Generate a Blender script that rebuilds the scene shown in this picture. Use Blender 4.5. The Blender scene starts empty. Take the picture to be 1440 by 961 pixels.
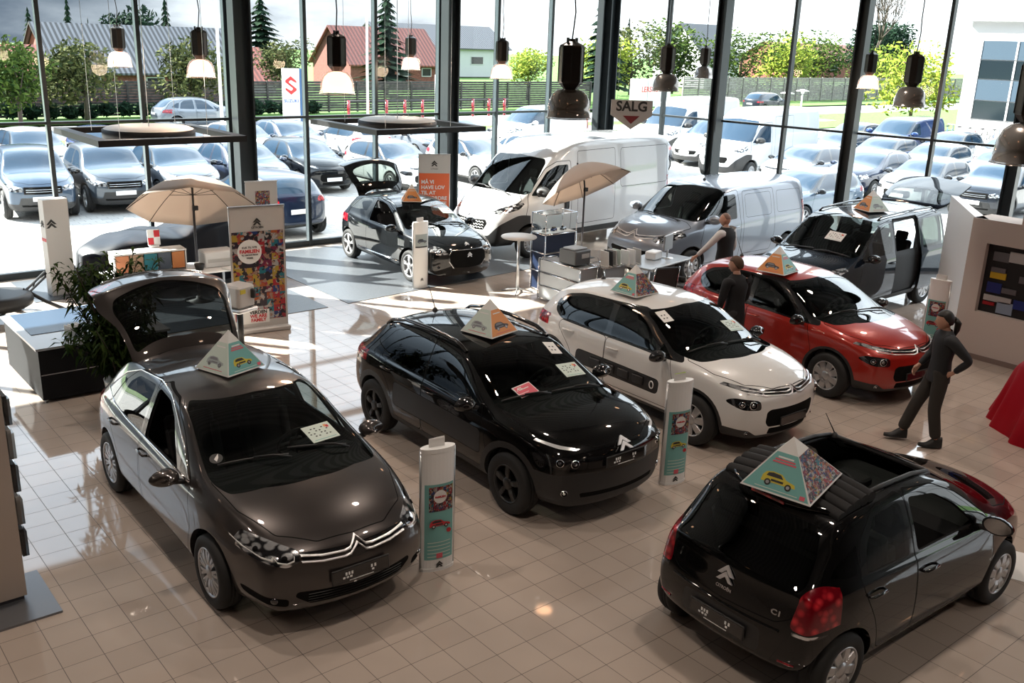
import bpy, bmesh, math, random
import numpy as np
from mathutils import Vector, Matrix, Euler
from mathutils.bvhtree import BVHTree
PI = math.pi
R = math.radians
random.seed(7)
SC = bpy.context.scene
COL = SC.collection
SC.view_settings.view_transform = 'Standard'
SC.view_settings.look = 'None'
SC.view_settings.gamma = 1
SC.view_settings.use_curve_mapping = False

# ---------------------------------------------------------------- materials
MATS = {}
def mat(name, col=(.5, .5, .5), rough=.5, metal=0, spec=.5, coat=0, emit=None, estr=0, alpha=1, trans=0, coatr=.03, sheen=0):
    if name in MATS: return MATS[name]
    m = bpy.data.materials.new(name); m.use_nodes = True
    b = m.node_tree.nodes['Principled BSDF']
    b.inputs['Base Color'].default_value = (*col, 1)
    b.inputs['Roughness'].default_value = rough
    b.inputs['Metallic'].default_value = metal
    b.inputs['Specular IOR Level'].default_value = spec
    b.inputs['Coat Weight'].default_value = coat
    b.inputs['Coat Roughness'].default_value = coatr
    b.inputs['Alpha'].default_value = alpha
    b.inputs['Transmission Weight'].default_value = trans
    if sheen: b.inputs['Sheen Weight'].default_value = sheen
    if emit:
        b.inputs['Emission Color'].default_value = (*emit, 1)
        b.inputs['Emission Strength'].default_value = estr
    m.diffuse_color = (*col, 1)
    MATS[name] = m
    return m
def nodes(m):
    return m.node_tree.nodes, m.node_tree.links, m.node_tree.nodes['Principled BSDF']
def glass(name, tint=(.8, .9, .88), amount=.8, rough=0.0, refl=(1, 1, 1), ior=1.5):
    """thin sheet glass: tinted see-through mixed with a fresnel reflection"""
    if name in MATS: return MATS[name]
    m = bpy.data.materials.new(name); m.use_nodes = True
    n, l = m.node_tree.nodes, m.node_tree.links
    n.remove(n['Principled BSDF'])
    o = n['Material Output']
    t = n.new('ShaderNodeBsdfTransparent'); t.inputs[0].default_value = (*[c * amount for c in tint], 1)
    g = n.new('ShaderNodeBsdfGlossy'); g.inputs['Roughness'].default_value = rough; g.inputs[0].default_value = (*refl, 1)
    f = n.new('ShaderNodeFresnel'); f.inputs[0].default_value = ior
    x = n.new('ShaderNodeMixShader')
    l.new(f.outputs[0], x.inputs[0]); l.new(t.outputs[0], x.inputs[1]); l.new(g.outputs[0], x.inputs[2]); l.new(x.outputs[0], o.inputs[0])
    m.diffuse_color = (*tint, .4)
    MATS[name] = m
    return m
def noise_col(m, c1, c2, scale=5, detail=3, rough=None, bump=0, coord='Object', lo=.35, hi=.65):
    n, l, b = nodes(m)
    tc = n.new('ShaderNodeTexCoord'); nz = n.new('ShaderNodeTexNoise'); cr = n.new('ShaderNodeValToRGB')
    nz.inputs['Scale'].default_value = scale; nz.inputs['Detail'].default_value = detail
    l.new(tc.outputs[coord], nz.inputs['Vector']); l.new(nz.outputs[0], cr.inputs[0])
    cr.color_ramp.elements[0].position = lo; cr.color_ramp.elements[1].position = hi
    cr.color_ramp.elements[0].color = (*c1, 1); cr.color_ramp.elements[1].color = (*c2, 1)
    l.new(cr.outputs[0], b.inputs['Base Color'])
    if bump:
        bp = n.new('ShaderNodeBump'); bp.inputs['Strength'].default_value = bump; bp.inputs['Distance'].default_value = .02
        l.new(nz.outputs[0], bp.inputs['Height']); l.new(bp.outputs[0], b.inputs['Normal'])
    return m

def paint(name, col, metal=0, rough=.35):
    return mat(name, col, rough, metal, .02 if max(col) < .02 else .4, 1.0)
M_RUB = mat('tyre rubber', (.012, .012, .012), .75)
M_PLA = mat('black plastic', (.018, .018, .019), .5)
M_GLB = mat('gloss black', (.008, .008, .009), .12, 0, .5, .6)
M_DRK = mat('dark void', (.006, .006, .006), .9, 0, .1)
M_SEAM = mat('panel gap', (.004, .004, .004), .8, 0, .1)
M_CHR = mat('chrome', (.82, .82, .84), .12, 1)
M_BADGE = mat('bright badge metal', (.85, .85, .87), .38, .85)
M_ALU = mat('brushed aluminium', (.62, .63, .64), .35, 1)
M_ALLOY = mat('silver alloy', (.5, .5, .51), .3, .75)
M_WHT = mat('white plastic', (.8, .8, .79), .35)
M_RED = mat('red lens', (.45, .006, .012), .15, 0, .5, .8)
M_ORG = mat('orange lens', (.8, .2, .01), .2, 0, .5, .8)
M_LENS = mat('clear lamp lens', (.75, .77, .8), .12, .75, .5, 1)
def lens_pattern(m):
    n, l, b = nodes(m); tc = n.new('ShaderNodeTexCoord'); v = n.new('ShaderNodeTexVoronoi'); v.inputs['Scale'].default_value = 15
    mp = n.new('ShaderNodeMapping'); mp.inputs['Scale'].default_value = (.8, .8, 1.6); cr = n.new('ShaderNodeValToRGB')
    cr.color_ramp.elements[0].position = .42; cr.color_ramp.elements[0].color = (.85, .87, .9, 1); cr.color_ramp.elements[1].position = .62; cr.color_ramp.elements[1].color = (.04, .04, .045, 1)
    l.new(tc.outputs['Object'], mp.inputs[0]); l.new(mp.outputs[0], v.inputs['Vector']); l.new(v.outputs['Distance'], cr.inputs[0]); l.new(cr.outputs[0], b.inputs['Base Color'])
lens_pattern(M_LENS)
def red_pattern(m):
    n, l, b = nodes(m); tc = n.new('ShaderNodeTexCoord'); v = n.new('ShaderNodeTexVoronoi'); v.inputs['Scale'].default_value = 16
    cr = n.new('ShaderNodeValToRGB'); cr.color_ramp.elements[0].color = (.75, .03, .04, 1); cr.color_ramp.elements[1].position = .6; cr.color_ramp.elements[1].color = (.16, .0, .006, 1)
    l.new(tc.outputs['Object'], v.inputs['Vector']); l.new(v.outputs['Distance'], cr.inputs[0]); l.new(cr.outputs[0], b.inputs['Base Color'])
red_pattern(M_RED)
M_FAB = mat('dark seat cloth', (.03, .03, .033), .9)
M_FABG = mat('grey seat cloth', (.16, .155, .15), .9)
M_TRIM = mat('interior trim', (.022, .022, .024), .7)
M_GREY = mat('light grey trim', (.45, .44, .42), .6)
G_CAR = glass('tinted car glass', (.5, .58, .54), .55)
G_DARK = glass('privacy car glass', (.12, .13, .13), .8)
G_PANE = glass('window pane', (.90, .95, .96), .98, 0, (.75, .75, .75), 1.25)
G_CLR = glass('clear acrylic', (.95, .97, .98), .95)

# ---------------------------------------------------------------- objects
def link(o, parent=None):
    COL.objects.link(o)
    if parent is not None: o.parent = parent
    return o
def tag(o, label=None, cat=None, group=None, kind=None):
    if label: o['label'] = label
    if cat: o['category'] = cat
    if group: o['group'] = group
    if kind: o['kind'] = kind
    return o
def empty(name, loc=(0, 0, 0), rz=0, label=None, cat=None, group=None, scale=1):
    o = bpy.data.objects.new(name, None); COL.objects.link(o)
    o.empty_display_size = .2
    o.location = loc; o.rotation_euler = (0, 0, rz); o.scale = (scale,) * 3
    return tag(o, label, cat, group)
def kids(o): return [c for c in o.children]
def copy_tree(o, parent=None):
    c = o.copy(); COL.objects.link(c); c.parent = parent
    for ch in kids(o): copy_tree(ch, c)
    return c

class MB:
    """collects shapes into one mesh"""
    def __init__(s): s.v = []; s.f = []; s.m = []; s.mats = []; s.sm = []
    def mi(s, m):
        if m not in s.mats: s.mats.append(m)
        return s.mats.index(m)
    def add(s, vs, fs, m, M=None, smooth=False):
        o = len(s.v); i = s.mi(m)
        for p in vs:
            p = Vector(p)
            s.v.append(M @ p if M is not None else p)
        for f in fs: s.f.append([o + k for k in f]); s.m.append(i); s.sm.append(smooth)
        return s
    def box(s, c, d, m, M=None, rz=0, taper=1):
        x, y, z = d[0] / 2, d[1] / 2, d[2] / 2; t = taper
        vs = [(-x, -y, -z), (x, -y, -z), (x, y, -z), (-x, y, -z), (-x * t, -y * t, z), (x * t, -y * t, z), (x * t, y * t, z), (-x * t, y * t, z)]
        T = Matrix.Translation(c) @ Matrix.Rotation(rz, 4, 'Z')
        if M is not None: T = M @ T
        return s.add(vs, [(3, 2, 1, 0), (4, 5, 6, 7), (0, 1, 5, 4), (1, 2, 6, 5), (2, 3, 7, 6), (3, 0, 4, 7)], m, T)
    def rbox(s, c, d, m, r=.02, M=None, rz=0, seg=3, smooth=True):
        """box with rounded vertical edges and softened rim"""
        x, y = d[0] / 2 - r, d[1] / 2 - r
        ring = []
        for k, (cx, cy) in enumerate(((x, y), (-x, y), (-x, -y), (x, -y))):
            for j in range(seg + 1):
                a = PI / 2 * k + PI / 2 * j / seg
                ring.append((cx, cy, math.cos(a), math.sin(a)))
        n = len(ring); e = min(r * .6, d[2] * .3)
        vs = []
        for z, rr in ((-d[2] / 2, r - e), (-d[2] / 2 + e, r), (d[2] / 2 - e, r), (d[2] / 2, r - e)):
            vs += [(cx + ca * rr, cy + sa * rr, z) for cx, cy, ca, sa in ring]
        fs = [tuple(range(n - 1, -1, -1)), tuple(range(3 * n, 4 * n))]
        for L in range(3): fs += [(L * n + k, L * n + (k + 1) % n, (L + 1) * n + (k + 1) % n, (L + 1) * n + k) for k in range(n)]
        T = Matrix.Translation(c) @ Matrix.Rotation(rz, 4, 'Z')
        if M is not None: T = M @ T
        return s.add(vs, fs, m, T)
    def lathe(s, prof, m, c=(0, 0, 0), seg=24, axis='Z', M=None, smooth=True, caps=False):
        vs = []; fs = []; n = len(prof)
        for k in range(seg):
            a = 2 * PI * k / seg
            for r, z in prof: vs.append((r * math.cos(a), r * math.sin(a), z))
        for k in range(seg):
            k2 = (k + 1) % seg
            for j in range(n - 1): fs.append((k * n + j, k2 * n + j, k2 * n + j + 1, k * n + j + 1))
        if caps:
            fs.append(tuple(k * n for k in range(seg))[::-1]); fs.append(tuple(k * n + n - 1 for k in range(seg)))
        A = {'Z': Matrix(), 'Y': Matrix.Rotation(-PI / 2, 4, 'X'), 'X': Matrix.Rotation(PI / 2, 4, 'Y')}[axis]
        T = Matrix.Translation(c) @ A
        if M is not None: T = M @ T
        return s.add(vs, fs, m, T, smooth)
    def cyl(s, c, r, h, m, seg=20, axis='Z', M=None, r2=None):
        r2 = r if r2 is None else r2
        return s.lathe([(r, -h / 2), (r2, h / 2)], m, c, seg, axis, M, False, True) if False else s._cyl(c, r, r2, h, m, seg, axis, M)
    def _cyl(s, c, r, r2, h, m, seg, axis, M):
        s.lathe([(0, -h / 2), (r, -h / 2)], m, c, seg, axis, M, False); s.lathe([(r, -h / 2), (r2, h / 2)], m, c, seg, axis, M, True)
        return s.lathe([(r2, h / 2), (0, h / 2)], m, c, seg, axis, M, False)
    def tube(s, pts, r, m, seg=8, M=None, closed=False, caps=True):
        pts = [Vector(p) for p in pts]; n = len(pts); rs = r if hasattr(r, '__len__') else [r] * n
        vs = []; up = None
        for i, p in enumerate(pts):
            a = pts[(i - 1) % n] if (i or closed) else p; b = pts[(i + 1) % n] if (i < n - 1 or closed) else p
            t = (b - a).normalized()
            if up is None: up = t.orthogonal().normalized()
            up = (up - t * up.dot(t));
            up = up.normalized() if up.length > 1e-6 else t.orthogonal().normalized()
            w = t.cross(up)
            for k in range(seg):
                q = 2 * PI * k / seg
                vs.append(p + (up * math.cos(q) + w * math.sin(q)) * rs[i])
        fs = []
        for i in range(n if closed else n - 1):
            j = (i + 1) % n
            fs += [(i * seg + k, i * seg + (k + 1) % seg, j * seg + (k + 1) % seg, j * seg + k) for k in range(seg)]
        if caps and not closed: fs += [tuple(range(seg))[::-1], tuple((n - 1) * seg + k for k in range(seg))]
        return s.add(vs, fs, m, M, True)
    def prism(s, poly, z0, z1, m, M=None, smooth=False):
        n = len(poly)
        vs = [(x, y, z0) for x, y in poly] + [(x, y, z1) for x, y in poly]
        fs = [tuple(range(n - 1, -1, -1)), tuple(range(n, 2 * n))] + [(k, (k + 1) % n, n + (k + 1) % n, n + k) for k in range(n)]
        return s.add(vs, fs, m, M, smooth)
    def grid(s, P, m, M=None, smooth=True, closeu=False):
        nu, nv = len(P), len(P[0]); vs = [q for row in P for q in row]; fs = []
        for i in range(nu if closeu else nu - 1):
            for j in range(nv - 1):
                a = i * nv + j; b = ((i + 1) % nu) * nv + j
                fs.append((a, a + 1, b + 1, b))
        return s.add(vs, fs, m, M, smooth)
    def sphere(s, c, r, m, seg=16, M=None, sc=(1, 1, 1)):
        k = seg // 2
        prof = [(r * math.sin(PI * j / k), -r * math.cos(PI * j / k)) for j in range(k + 1)]
        T = Matrix.Translation(c) @ Matrix.Diagonal((*sc, 1))
        if M is not None: T = M @ T
        return s.lathe(prof, m, (0, 0, 0), seg, 'Z', T)
    def mesh(s, name):
        me = bpy.data.meshes.new(name)
        me.from_pydata([tuple(p) for p in s.v], [], s.f)
        for m in s.mats: me.materials.append(m)
        me.polygons.foreach_set('material_index', s.m); me.polygons.foreach_set('use_smooth', s.sm)
        me.validate(clean_customdata=False); me.update()
        return me
    def build(s, name, parent=None, loc=None, rz=None, bevel=0, solid=0, sub=0):
        o = bpy.data.objects.new(name, s.mesh(name)); link(o, parent)
        if loc is not None: o.location = loc
        if rz is not None: o.rotation_euler = (0, 0, rz)
        if solid: q = o.modifiers.new('t', 'SOLIDIFY'); q.thickness = solid; q.offset = 0
        if bevel: q = o.modifiers.new('b', 'BEVEL'); q.width = bevel; q.segments = 2; q.limit_method = 'ANGLE'
        if sub: q = o.modifiers.new('s', 'SUBSURF'); q.levels = sub; q.render_levels = sub
        return o
def RX(a): return Matrix.Rotation(a, 4, 'X')
def RY(a): return Matrix.Rotation(a, 4, 'Y')
def RZ(a): return Matrix.Rotation(a, 4, 'Z')
def TR(*p): return Matrix.Translation(p if len(p) == 3 else p[0])
def SCL(x, y, z): return Matrix.Diagonal((x, y, z, 1))
def roundpoly(pts, r=.04, seg=4):
    out = []; n = len(pts)
    for i in range(n):
        p = pts[i]; rr = r
        if len(p) == 3: rr = p[2]
        p = Vector(p[:2]); a = Vector(pts[i - 1][:2]); b = Vector(pts[(i + 1) % n][:2])
        da, db = a - p, b - p; la, lb = da.length, db.length
        if rr <= 0 or la < 1e-6 or lb < 1e-6: out.append(tuple(p)); continue
        rr = min(rr, la * .48, lb * .48); p0 = p + da / la * rr; p1 = p + db / lb * rr
        for k in range(seg + 1):
            t = k / seg; q = p0 * (1 - t) ** 2 + p * 2 * t * (1 - t) + p1 * t * t
            out.append((q.x, q.y))
    return out
def circle(cx, cy, r, n=24, a0=0, a1=2 * PI, ry=None):
    ry = ry or r
    full = abs(a1 - a0 - 2 * PI) < 1e-6
    return [(cx + r * math.cos(a0 + (a1 - a0) * k / (n if full else n - 1)), cy + ry * math.sin(a0 + (a1 - a0) * k / (n if full else n - 1))) for k in range(n)]
def offset_poly(P, d):
    n = len(P); A = sum(P[i - 1][0] * P[i][1] - P[i][0] * P[i - 1][1] for i in range(n)); s = 1 if A > 0 else -1
    out = []
    for i in range(n):
        p = Vector(P[i]); e1 = (p - Vector(P[i - 1])); e2 = (Vector(P[(i + 1) % n]) - p)
        if e1.length < 1e-7 or e2.length < 1e-7: out.append(tuple(p)); continue
        e1.normalize(); e2.normalize()
        n1 = Vector((e1.y, -e1.x)) * s; n2 = Vector((e2.y, -e2.x)) * s; b = (n1 + n2)
        if b.length < 1e-6: b = n1
        b.normalize(); c = max(.35, b.dot(n1)); q = p + b * (d / c); out.append((q.x, q.y))
    return out
def text_obj(body, size, m, parent, M, name='lettering', extrude=.001, bold=0.0, align='CENTER', spacing=1, sx=1):
    cu = bpy.data.curves.new(name, 'FONT'); cu.body = body; cu.size = size; cu.extrude = extrude; cu.offset = bold
    cu.align_x = align; cu.align_y = 'CENTER'; cu.space_character = spacing; cu.resolution_u = 3
    cu.materials.append(m)
    o = bpy.data.objects.new(name, cu); COL.objects.link(o)
    dg = bpy.context.evaluated_depsgraph_get(); dg.update(); tm = bpy.data.meshes.new_from_object(o.evaluated_get(dg)); bpy.data.objects.remove(o)
    o = bpy.data.objects.new(name, tm); link(o, parent)
    o.matrix_local = M @ SCL(sx, 1, 1)
    return o
def chevrons(mb, M, w, m, t=.012):
    """double chevron emblem, in local XY (Y up), extruded along Z"""
    s = w / 2
    for dy in (0, .68 * s):
        for sg in (-1, 1):
            h = [(sg * s, -.8 * s + dy), (sg * s * .52, -.8 * s + dy), (0, -.3 * s + dy), (0, .22 * s + dy), (sg * .1 * s, .16 * s + dy)]
            if sg > 0: h = h[::-1]
            mb.prism(h, 0, t, m, M)
# ---------------------------------------------------------------- car bodies
def interp(tab, x):
    return float(np.interp(x, [t[0] for t in tab], [t[1] for t in tab]))
def sstep(t):
    t = max(0., min(1., t)); return t * t * (3 - 2 * t)

def body_cage(S):
    xs = S['xs']; rings = []
    NR = 14
    for x in xs:
        top = interp(S['top'], x); belt = interp(S['belt'], x); w = interp(S['wid'], x); hy = interp(S['hy'], x) * w
        ry = interp(S['ry'], x); cr = interp(S['crown'], x); sill = interp(S['sill'], x); zm = interp(S.get('zm', [(0, .62)]), x)
        zr = top - cr; zr = max(zr, belt + .015)
        bl = S.get('bulge', .02) if zr - belt > .15 else .008
        p = [(0, top), (.5 * ry, top - .22 * cr), (.86 * ry, top - .68 * cr), (ry, zr),
             ((ry + hy) / 2 + bl, (zr + belt) / 2), (hy, belt), (hy + .65 * (w - hy), belt - .05), (w, zm), (w - .004, (zm + sill) / 2), (w - .03, sill + .04), (w - .11, sill - .03)]
        yb = p[-1][0]; zb = p[-1][1]
        p += [(yb * .85, zb - .01), (yb * .5, zb - .01), (0, zb - .01)]
        rings.append(p)
    bm = bmesh.new(); V = []
    for x, p in zip(xs, rings):
        left = [bm.verts.new((x, y, z)) for y, z in p]
        right = [left[0]] + [bm.verts.new((x, -y, z)) for y, z in p[1:13]] + [left[13]]
        V.append((left, right))
    def face(vs, fl=False):
        vs = list(dict.fromkeys(vs))
        if len(vs) < 3: return
        bm.faces.new(vs[::-1] if fl else vs)
    for i in range(len(xs) - 1):
        for sd in (0, 1):
            a, b = V[i][sd], V[i + 1][sd]
            for k in range(NR - 1): face([a[k], b[k], b[k + 1], a[k + 1]], sd == 0)
    for end in (0, -1):
        x = xs[end]; p = rings[end]
        for sd in (0, 1):
            sg = 1 if sd == 0 else -1; L = V[end][sd]
            rows = [[L[0], L[1], L[2], L[3]]]
            for k in range(4, 10):
                y, z = p[k]
                rows.append([None if (sd == 1) else bm.verts.new((x, 0, z)), bm.verts.new((x, sg * y * .5, z)), bm.verts.new((x, sg * y * .86, z)), L[k]])
            rows.append([L[13], L[12], L[11], L[10]])
            if sd == 0: cent = [r[0] for r in rows]
            else:
                for r, c0 in zip(rows, cent): r[0] = c0
            for i in range(len(rows) - 1):
                for j in range(3): face([rows[i][j], rows[i][j + 1], rows[i + 1][j + 1], rows[i + 1][j]], (sd == 0) == (end == 0))
    # plan bow, nose and tail profile
    xf, xr = xs[-1], xs[0]; W = max(t[1] for t in S['wid']); xa = S.get('bow0', .3); xb = S.get('bow1', -.6)
    for v in bm.verts:
        x, y, z = v.co
        q = (abs(y) / W) ** S.get('bowp', 2.3)
        if x > xa: v.co.x -= S['kf'] * min(1, (x - xa) / (xf - xa) * 1.3) * q
        if x < xb: v.co.x += S['kr'] * min(1, (x - xb) / (xr - xb) * 1.3) * q
        if x > xf - .5: v.co.x += interp(S['nose'], z) * sstep((x - xf + .5) / .5)
        if x < xr + .5: v.co.x += interp(S['tail'], z) * sstep((xr + .5 - x) / .5)
    cl = bm.edges.layers.float.new('crease_edge')
    def crease(k, val, x0, x1):
        for i in range(len(xs) - 1):
            if x0 <= (xs[i] + xs[i + 1]) / 2 <= x1:
                for sd in (0, 1):
                    e = bm.edges.get((V[i][sd][k], V[i + 1][sd][k]))
                    if e: e[cl] = val
    for c in S.get('crease', []): crease(*c)
    bmesh.ops.recalc_face_normals(bm, faces=bm.faces)
    me = bpy.data.meshes.new('cage'); bm.to_mesh(me); bm.free()
    o = bpy.data.objects.new('cage', me); COL.objects.link(o)
    m = o.modifiers.new('s', 'SUBSURF'); m.levels = S.get('lv', 3); m.render_levels = m.levels
    dg = bpy.context.evaluated_depsgraph_get(); dg.update()
    me2 = bpy.data.meshes.new_from_object(o.evaluated_get(dg))
    bpy.data.objects.remove(o); bpy.data.meshes.remove(me)
    return me2

def inpoly(P, x, y):
    c = False; n = len(P); j = n - 1
    for i in range(n):
        xi, yi = P[i]; xj, yj = P[j]
        if (yi > y) != (yj > y) and x < (xj - xi) * (y - yi) / (yj - yi) + xi: c = not c
        j = i
    return c
PROJ = {'s': (0, 2), 'f': (1, 2), 't': (0, 1)}
def filt_ok(c, n, f):
    """f: dict of conditions on centre / normal"""
    if not f: return True
    for k, v in f.items():
        if k == 'x0' and c.x < v: return False
        if k == 'x1' and c.x > v: return False
        if k == 'y0' and abs(c.y) < v: return False
        if k == 'z0' and c.z < v: return False
        if k == 'z1' and c.z > v: return False
        if k == 'nx0' and n.x < v: return False
        if k == 'nx1' and n.x > v: return False
        if k == 'ny0' and abs(n.y) < v: return False
        if k == 'nz0' and n.z < v: return False
    return True
def sym(pts, r=.04, seg=4, ax='f'):
    """mirror a half outline that starts and ends on the centre line, then round its corners"""
    out = [tuple(p) for p in pts]
    for p in reversed(pts):
        q = ((-p[0], p[1]) if ax == 'f' else (p[0], -p[1])) + tuple(p[2:])
        if abs(p[0] if ax == 'f' else p[1]) > 1e-6: out.append(q)
    return roundpoly(out, r, seg)
def cut_region(bm, ax, poly, filt):
    """split faces along the polygon outline (projected along an axis); return the faces inside"""
    a, b = PROJ[ax]
    xs = [p[0] for p in poly]; ys = [p[1] for p in poly]; e = .005
    X0, X1, Y0, Y1 = min(xs) - e, max(xs) + e, min(ys) - e, max(ys) + e
    work = []
    X0m, X1m, Y0m, Y1m = X0 - .13, X1 + .13, Y0 - .13, Y1 + .13
    for f in bm.faces:
        v = f.verts[0].co
        u = v[a]
        if u < X0m or u > X1m: continue
        u = v[b]
        if u < Y0m or u > Y1m: continue
        c = f.calc_center_median()
        if not filt_ok(c, f.normal, filt): continue
        us = [v.co[a] for v in f.verts]; vs = [v.co[b] for v in f.verts]
        if max(us) < X0 or min(us) > X1 or max(vs) < Y0 or min(vs) > Y1: continue
        work.append(f)
    n = len(poly)
    for i in range(n):
        p, q = poly[i], poly[(i + 1) % n]
        if abs(p[0] - q[0]) + abs(p[1] - q[1]) < 1e-6: continue
        x0, x1 = min(p[0], q[0]) - e, max(p[0], q[0]) + e; y0, y1 = min(p[1], q[1]) - e, max(p[1], q[1]) + e
        near = []; rest = []
        nx, ny = q[1] - p[1], p[0] - q[0]
        L = math.hypot(nx, ny); nx /= L; ny /= L
        xa_, xb_, ya_, yb_ = x0 - .12, x1 + .12, y0 - .12, y1 + .12
        for f in work:
            v = f.verts[0].co; u = v[a]
            if u < xa_ or u > xb_: rest.append(f); continue
            u = v[b]
            if u < ya_ or u > yb_: rest.append(f); continue
            us = [v.co[a] for v in f.verts]; vs = [v.co[b] for v in f.verts]
            if max(us) < x0 or min(us) > x1 or max(vs) < y0 or min(vs) > y1: rest.append(f); continue
            ds = [(u - p[0]) * nx + (w - p[1]) * ny for u, w in zip(us, vs)]
            if min(ds) > -1e-5 or max(ds) < 1e-5: rest.append(f); continue
            near.append(f)
        if not near: continue
        es = set()
        for f in near: es.update(f.edges)
        px, py = p
        for ed in es:
            v0, v1 = ed.verts
            d0 = (v0.co[a] - px) * nx + (v0.co[b] - py) * ny; d1 = (v1.co[a] - px) * nx + (v1.co[b] - py) * ny
            if d0 * d1 < 0 and abs(d0) > 1e-5 and abs(d1) > 1e-5: bmesh.utils.edge_split(ed, v0, d0 / (d0 - d1))
        work = rest
        for f in near:
            on = [v for v in f.verts if abs((v.co[a] - px) * nx + (v.co[b] - py) * ny) <= 1.1e-5]
            work.append(f)
            if len(on) >= 2:
                best = None
                for i1 in range(len(on)):
                    for i2 in range(i1 + 1, len(on)):
                        dd = (on[i1].co - on[i2].co).length
                        if best is None or dd > best[0]: best = (dd, on[i1], on[i2])
                lay = bm.faces.layers.int.get('region')
                try:
                    nf, _ = bmesh.utils.face_split(f, best[1], best[2])
                    nf[lay] = f[lay]; nf.normal_update(); f.normal_update(); work.append(nf)
                except ValueError: pass
    out = []
    for f in work:
        c = f.calc_center_median()
        if filt_ok(c, f.normal, filt) and inpoly(poly, c[a], c[b]): out.append(f)
    return out

def make_wheel(S):
    """wheel with axis Y, face towards +Y, centre at origin; returns list of (name, MB)"""
    Rw, rr, w = S['R'], S['rim'], S['tw']; h = w / 2
    t = MB()
    t.lathe([(rr * .98, -h * .8), (rr + .02, -h * .98), (Rw - .035, -h * .98), (Rw - .01, -h * .82), (Rw, -h * .5), (Rw, -h * .2), (Rw - .006, -h * .17), (Rw - .006, -h * .13), (Rw, -h * .1), (Rw, h * .1), (Rw - .006, h * .13), (Rw - .006, h * .17), (Rw, h * .2), (Rw, h * .5), (Rw - .01, h * .82), (Rw - .035, h * .98), (rr + .02, h * .98), (rr * .98, h * .86)], M_RUB, seg=40, axis='Y')
    r = MB(); am = S['wmat']; n = S['sp']; st = S.get('wst', 'spoke')
    # lathe on axis Y maps +z to +y
    r.lathe([(rr * 1.0, h * .86), (rr * .985, h * .93), (rr * .93, h * .9), (rr * .90, h * .62), (rr * .89, -h * .5)], am, seg=40, axis='Y')
    r.lathe([(rr * .91, h * .1), (0, h * .05)], M_DRK, seg=24, axis='Y')
    hub = .062
    def pt(rad, ang, d): return (rad * math.cos(ang), d, rad * math.sin(ang))
    for k in range(n):
        a = 2 * PI * k / n + .3
        if st == 'spoke': arms = [(0, .055, .06)]
        elif st == 'double': arms = [(-.13, .03, .028), (.13, .03, .028)]
        else: arms = [(0, .075, 2 * PI * rr / n * S.get('fillw', .66))]
        for da, w0, w1 in arms:
            r0, r1 = hub * .7, rr * .92; m_ = (r0 + r1) / 2; tw = S.get('twist', 0)
            A = [a + da * .3, a + da * .8 + tw * .5, a + da + tw]
            P = []
            for rad, aa, ww, dd in ((r0, A[0], w0 * .8, h * .80), (m_, A[1], (w0 + w1) / 2, h * .90), (r1, A[2], w1, h * .84)):
                dA = ww / 2 / rad
                P.append((pt(rad, aa - dA, dd - .012), pt(rad, aa - dA * .8, dd), pt(rad, aa + dA * .8, dd), pt(rad, aa + dA, dd - .012), pt(rad, aa + dA, dd - .035), pt(rad, aa - dA, dd - .035)))
            r.grid([[*p, p[0]] for p in P], am, smooth=False)
    r.lathe([(hub * 1.1, h * .72), (hub, h * .86), (hub * .5, h * .92), (0, h * .92)], am, seg=20, axis='Y')
    return [('tyre', t), ('rim', r)]

def make_seat(mb, x, y, z, m, back=.62, w=.5, rec=.28):
    T = TR(x, y, z)
    mb.rbox((0, 0, .08), (.52, w, .16), m, .06, T)
    B = T @ TR(-.24, 0, .1) @ RY(-rec)
    mb.rbox((0, 0, back / 2), (.14, w * .94, back), m, .06, B)
    for s in (-1, 1): mb.rbox((.06, s * w * .42, back * .45), (.12, .08, back * .7), m, .03, B)
    mb.rbox((0, 0, back + .13), (.1, .26, .19), m, .04, B)
    for s in (-1, 1): mb.cyl((0, s * .06, back + .02), .008, .1, M_CHR, 6, 'Z', B)

def finish(bmF, faces, mats_of, name, parent, bvh, nrm, keepmats):
    """write a list of faces out as a mesh object with smooth normals taken from the uncut skin"""
    bm = bmesh.new(); vm = {}
    mats = []
    for f, m in faces:
        vs = []
        for v in f.verts:
            if v not in vm: vm[v] = bm.verts.new(v.co)
            vs.append(vm[v])
        try: g = bm.faces.new(vs)
        except ValueError: continue
        g.smooth = True
        if m not in mats: mats.append(m)
        g.material_index = mats.index(m)
    me = bpy.data.meshes.new(name); bm.to_mesh(me); bm.free()
    for m in mats: me.materials.append(m)
    ns = []
    me0, tris = nrm
    for v in me.vertices:
        loc, no, idx, d = bvh.find_nearest(v.co)
        tri = tris[idx]
        A, B, C = (me0[k][0] for k in tri)
        # barycentric
        v0, v1, v2 = B - A, C - A, loc - A
        d00, d01, d11, d20, d21 = v0.dot(v0), v0.dot(v1), v1.dot(v1), v2.dot(v0), v2.dot(v1)
        den = d00 * d11 - d01 * d01
        if abs(den) < 1e-14: ns.append(no); continue
        b = (d11 * d20 - d01 * d21) / den; c = (d00 * d21 - d01 * d20) / den
        q = me0[tri[0]][1] * (1 - b - c) + me0[tri[1]][1] * b + me0[tri[2]][1] * c
        ns.append(q.normalized())
    me.normals_split_custom_set_from_vertices(ns)
    o = bpy.data.objects.new(name, me); link(o, parent)
    return o

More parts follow.
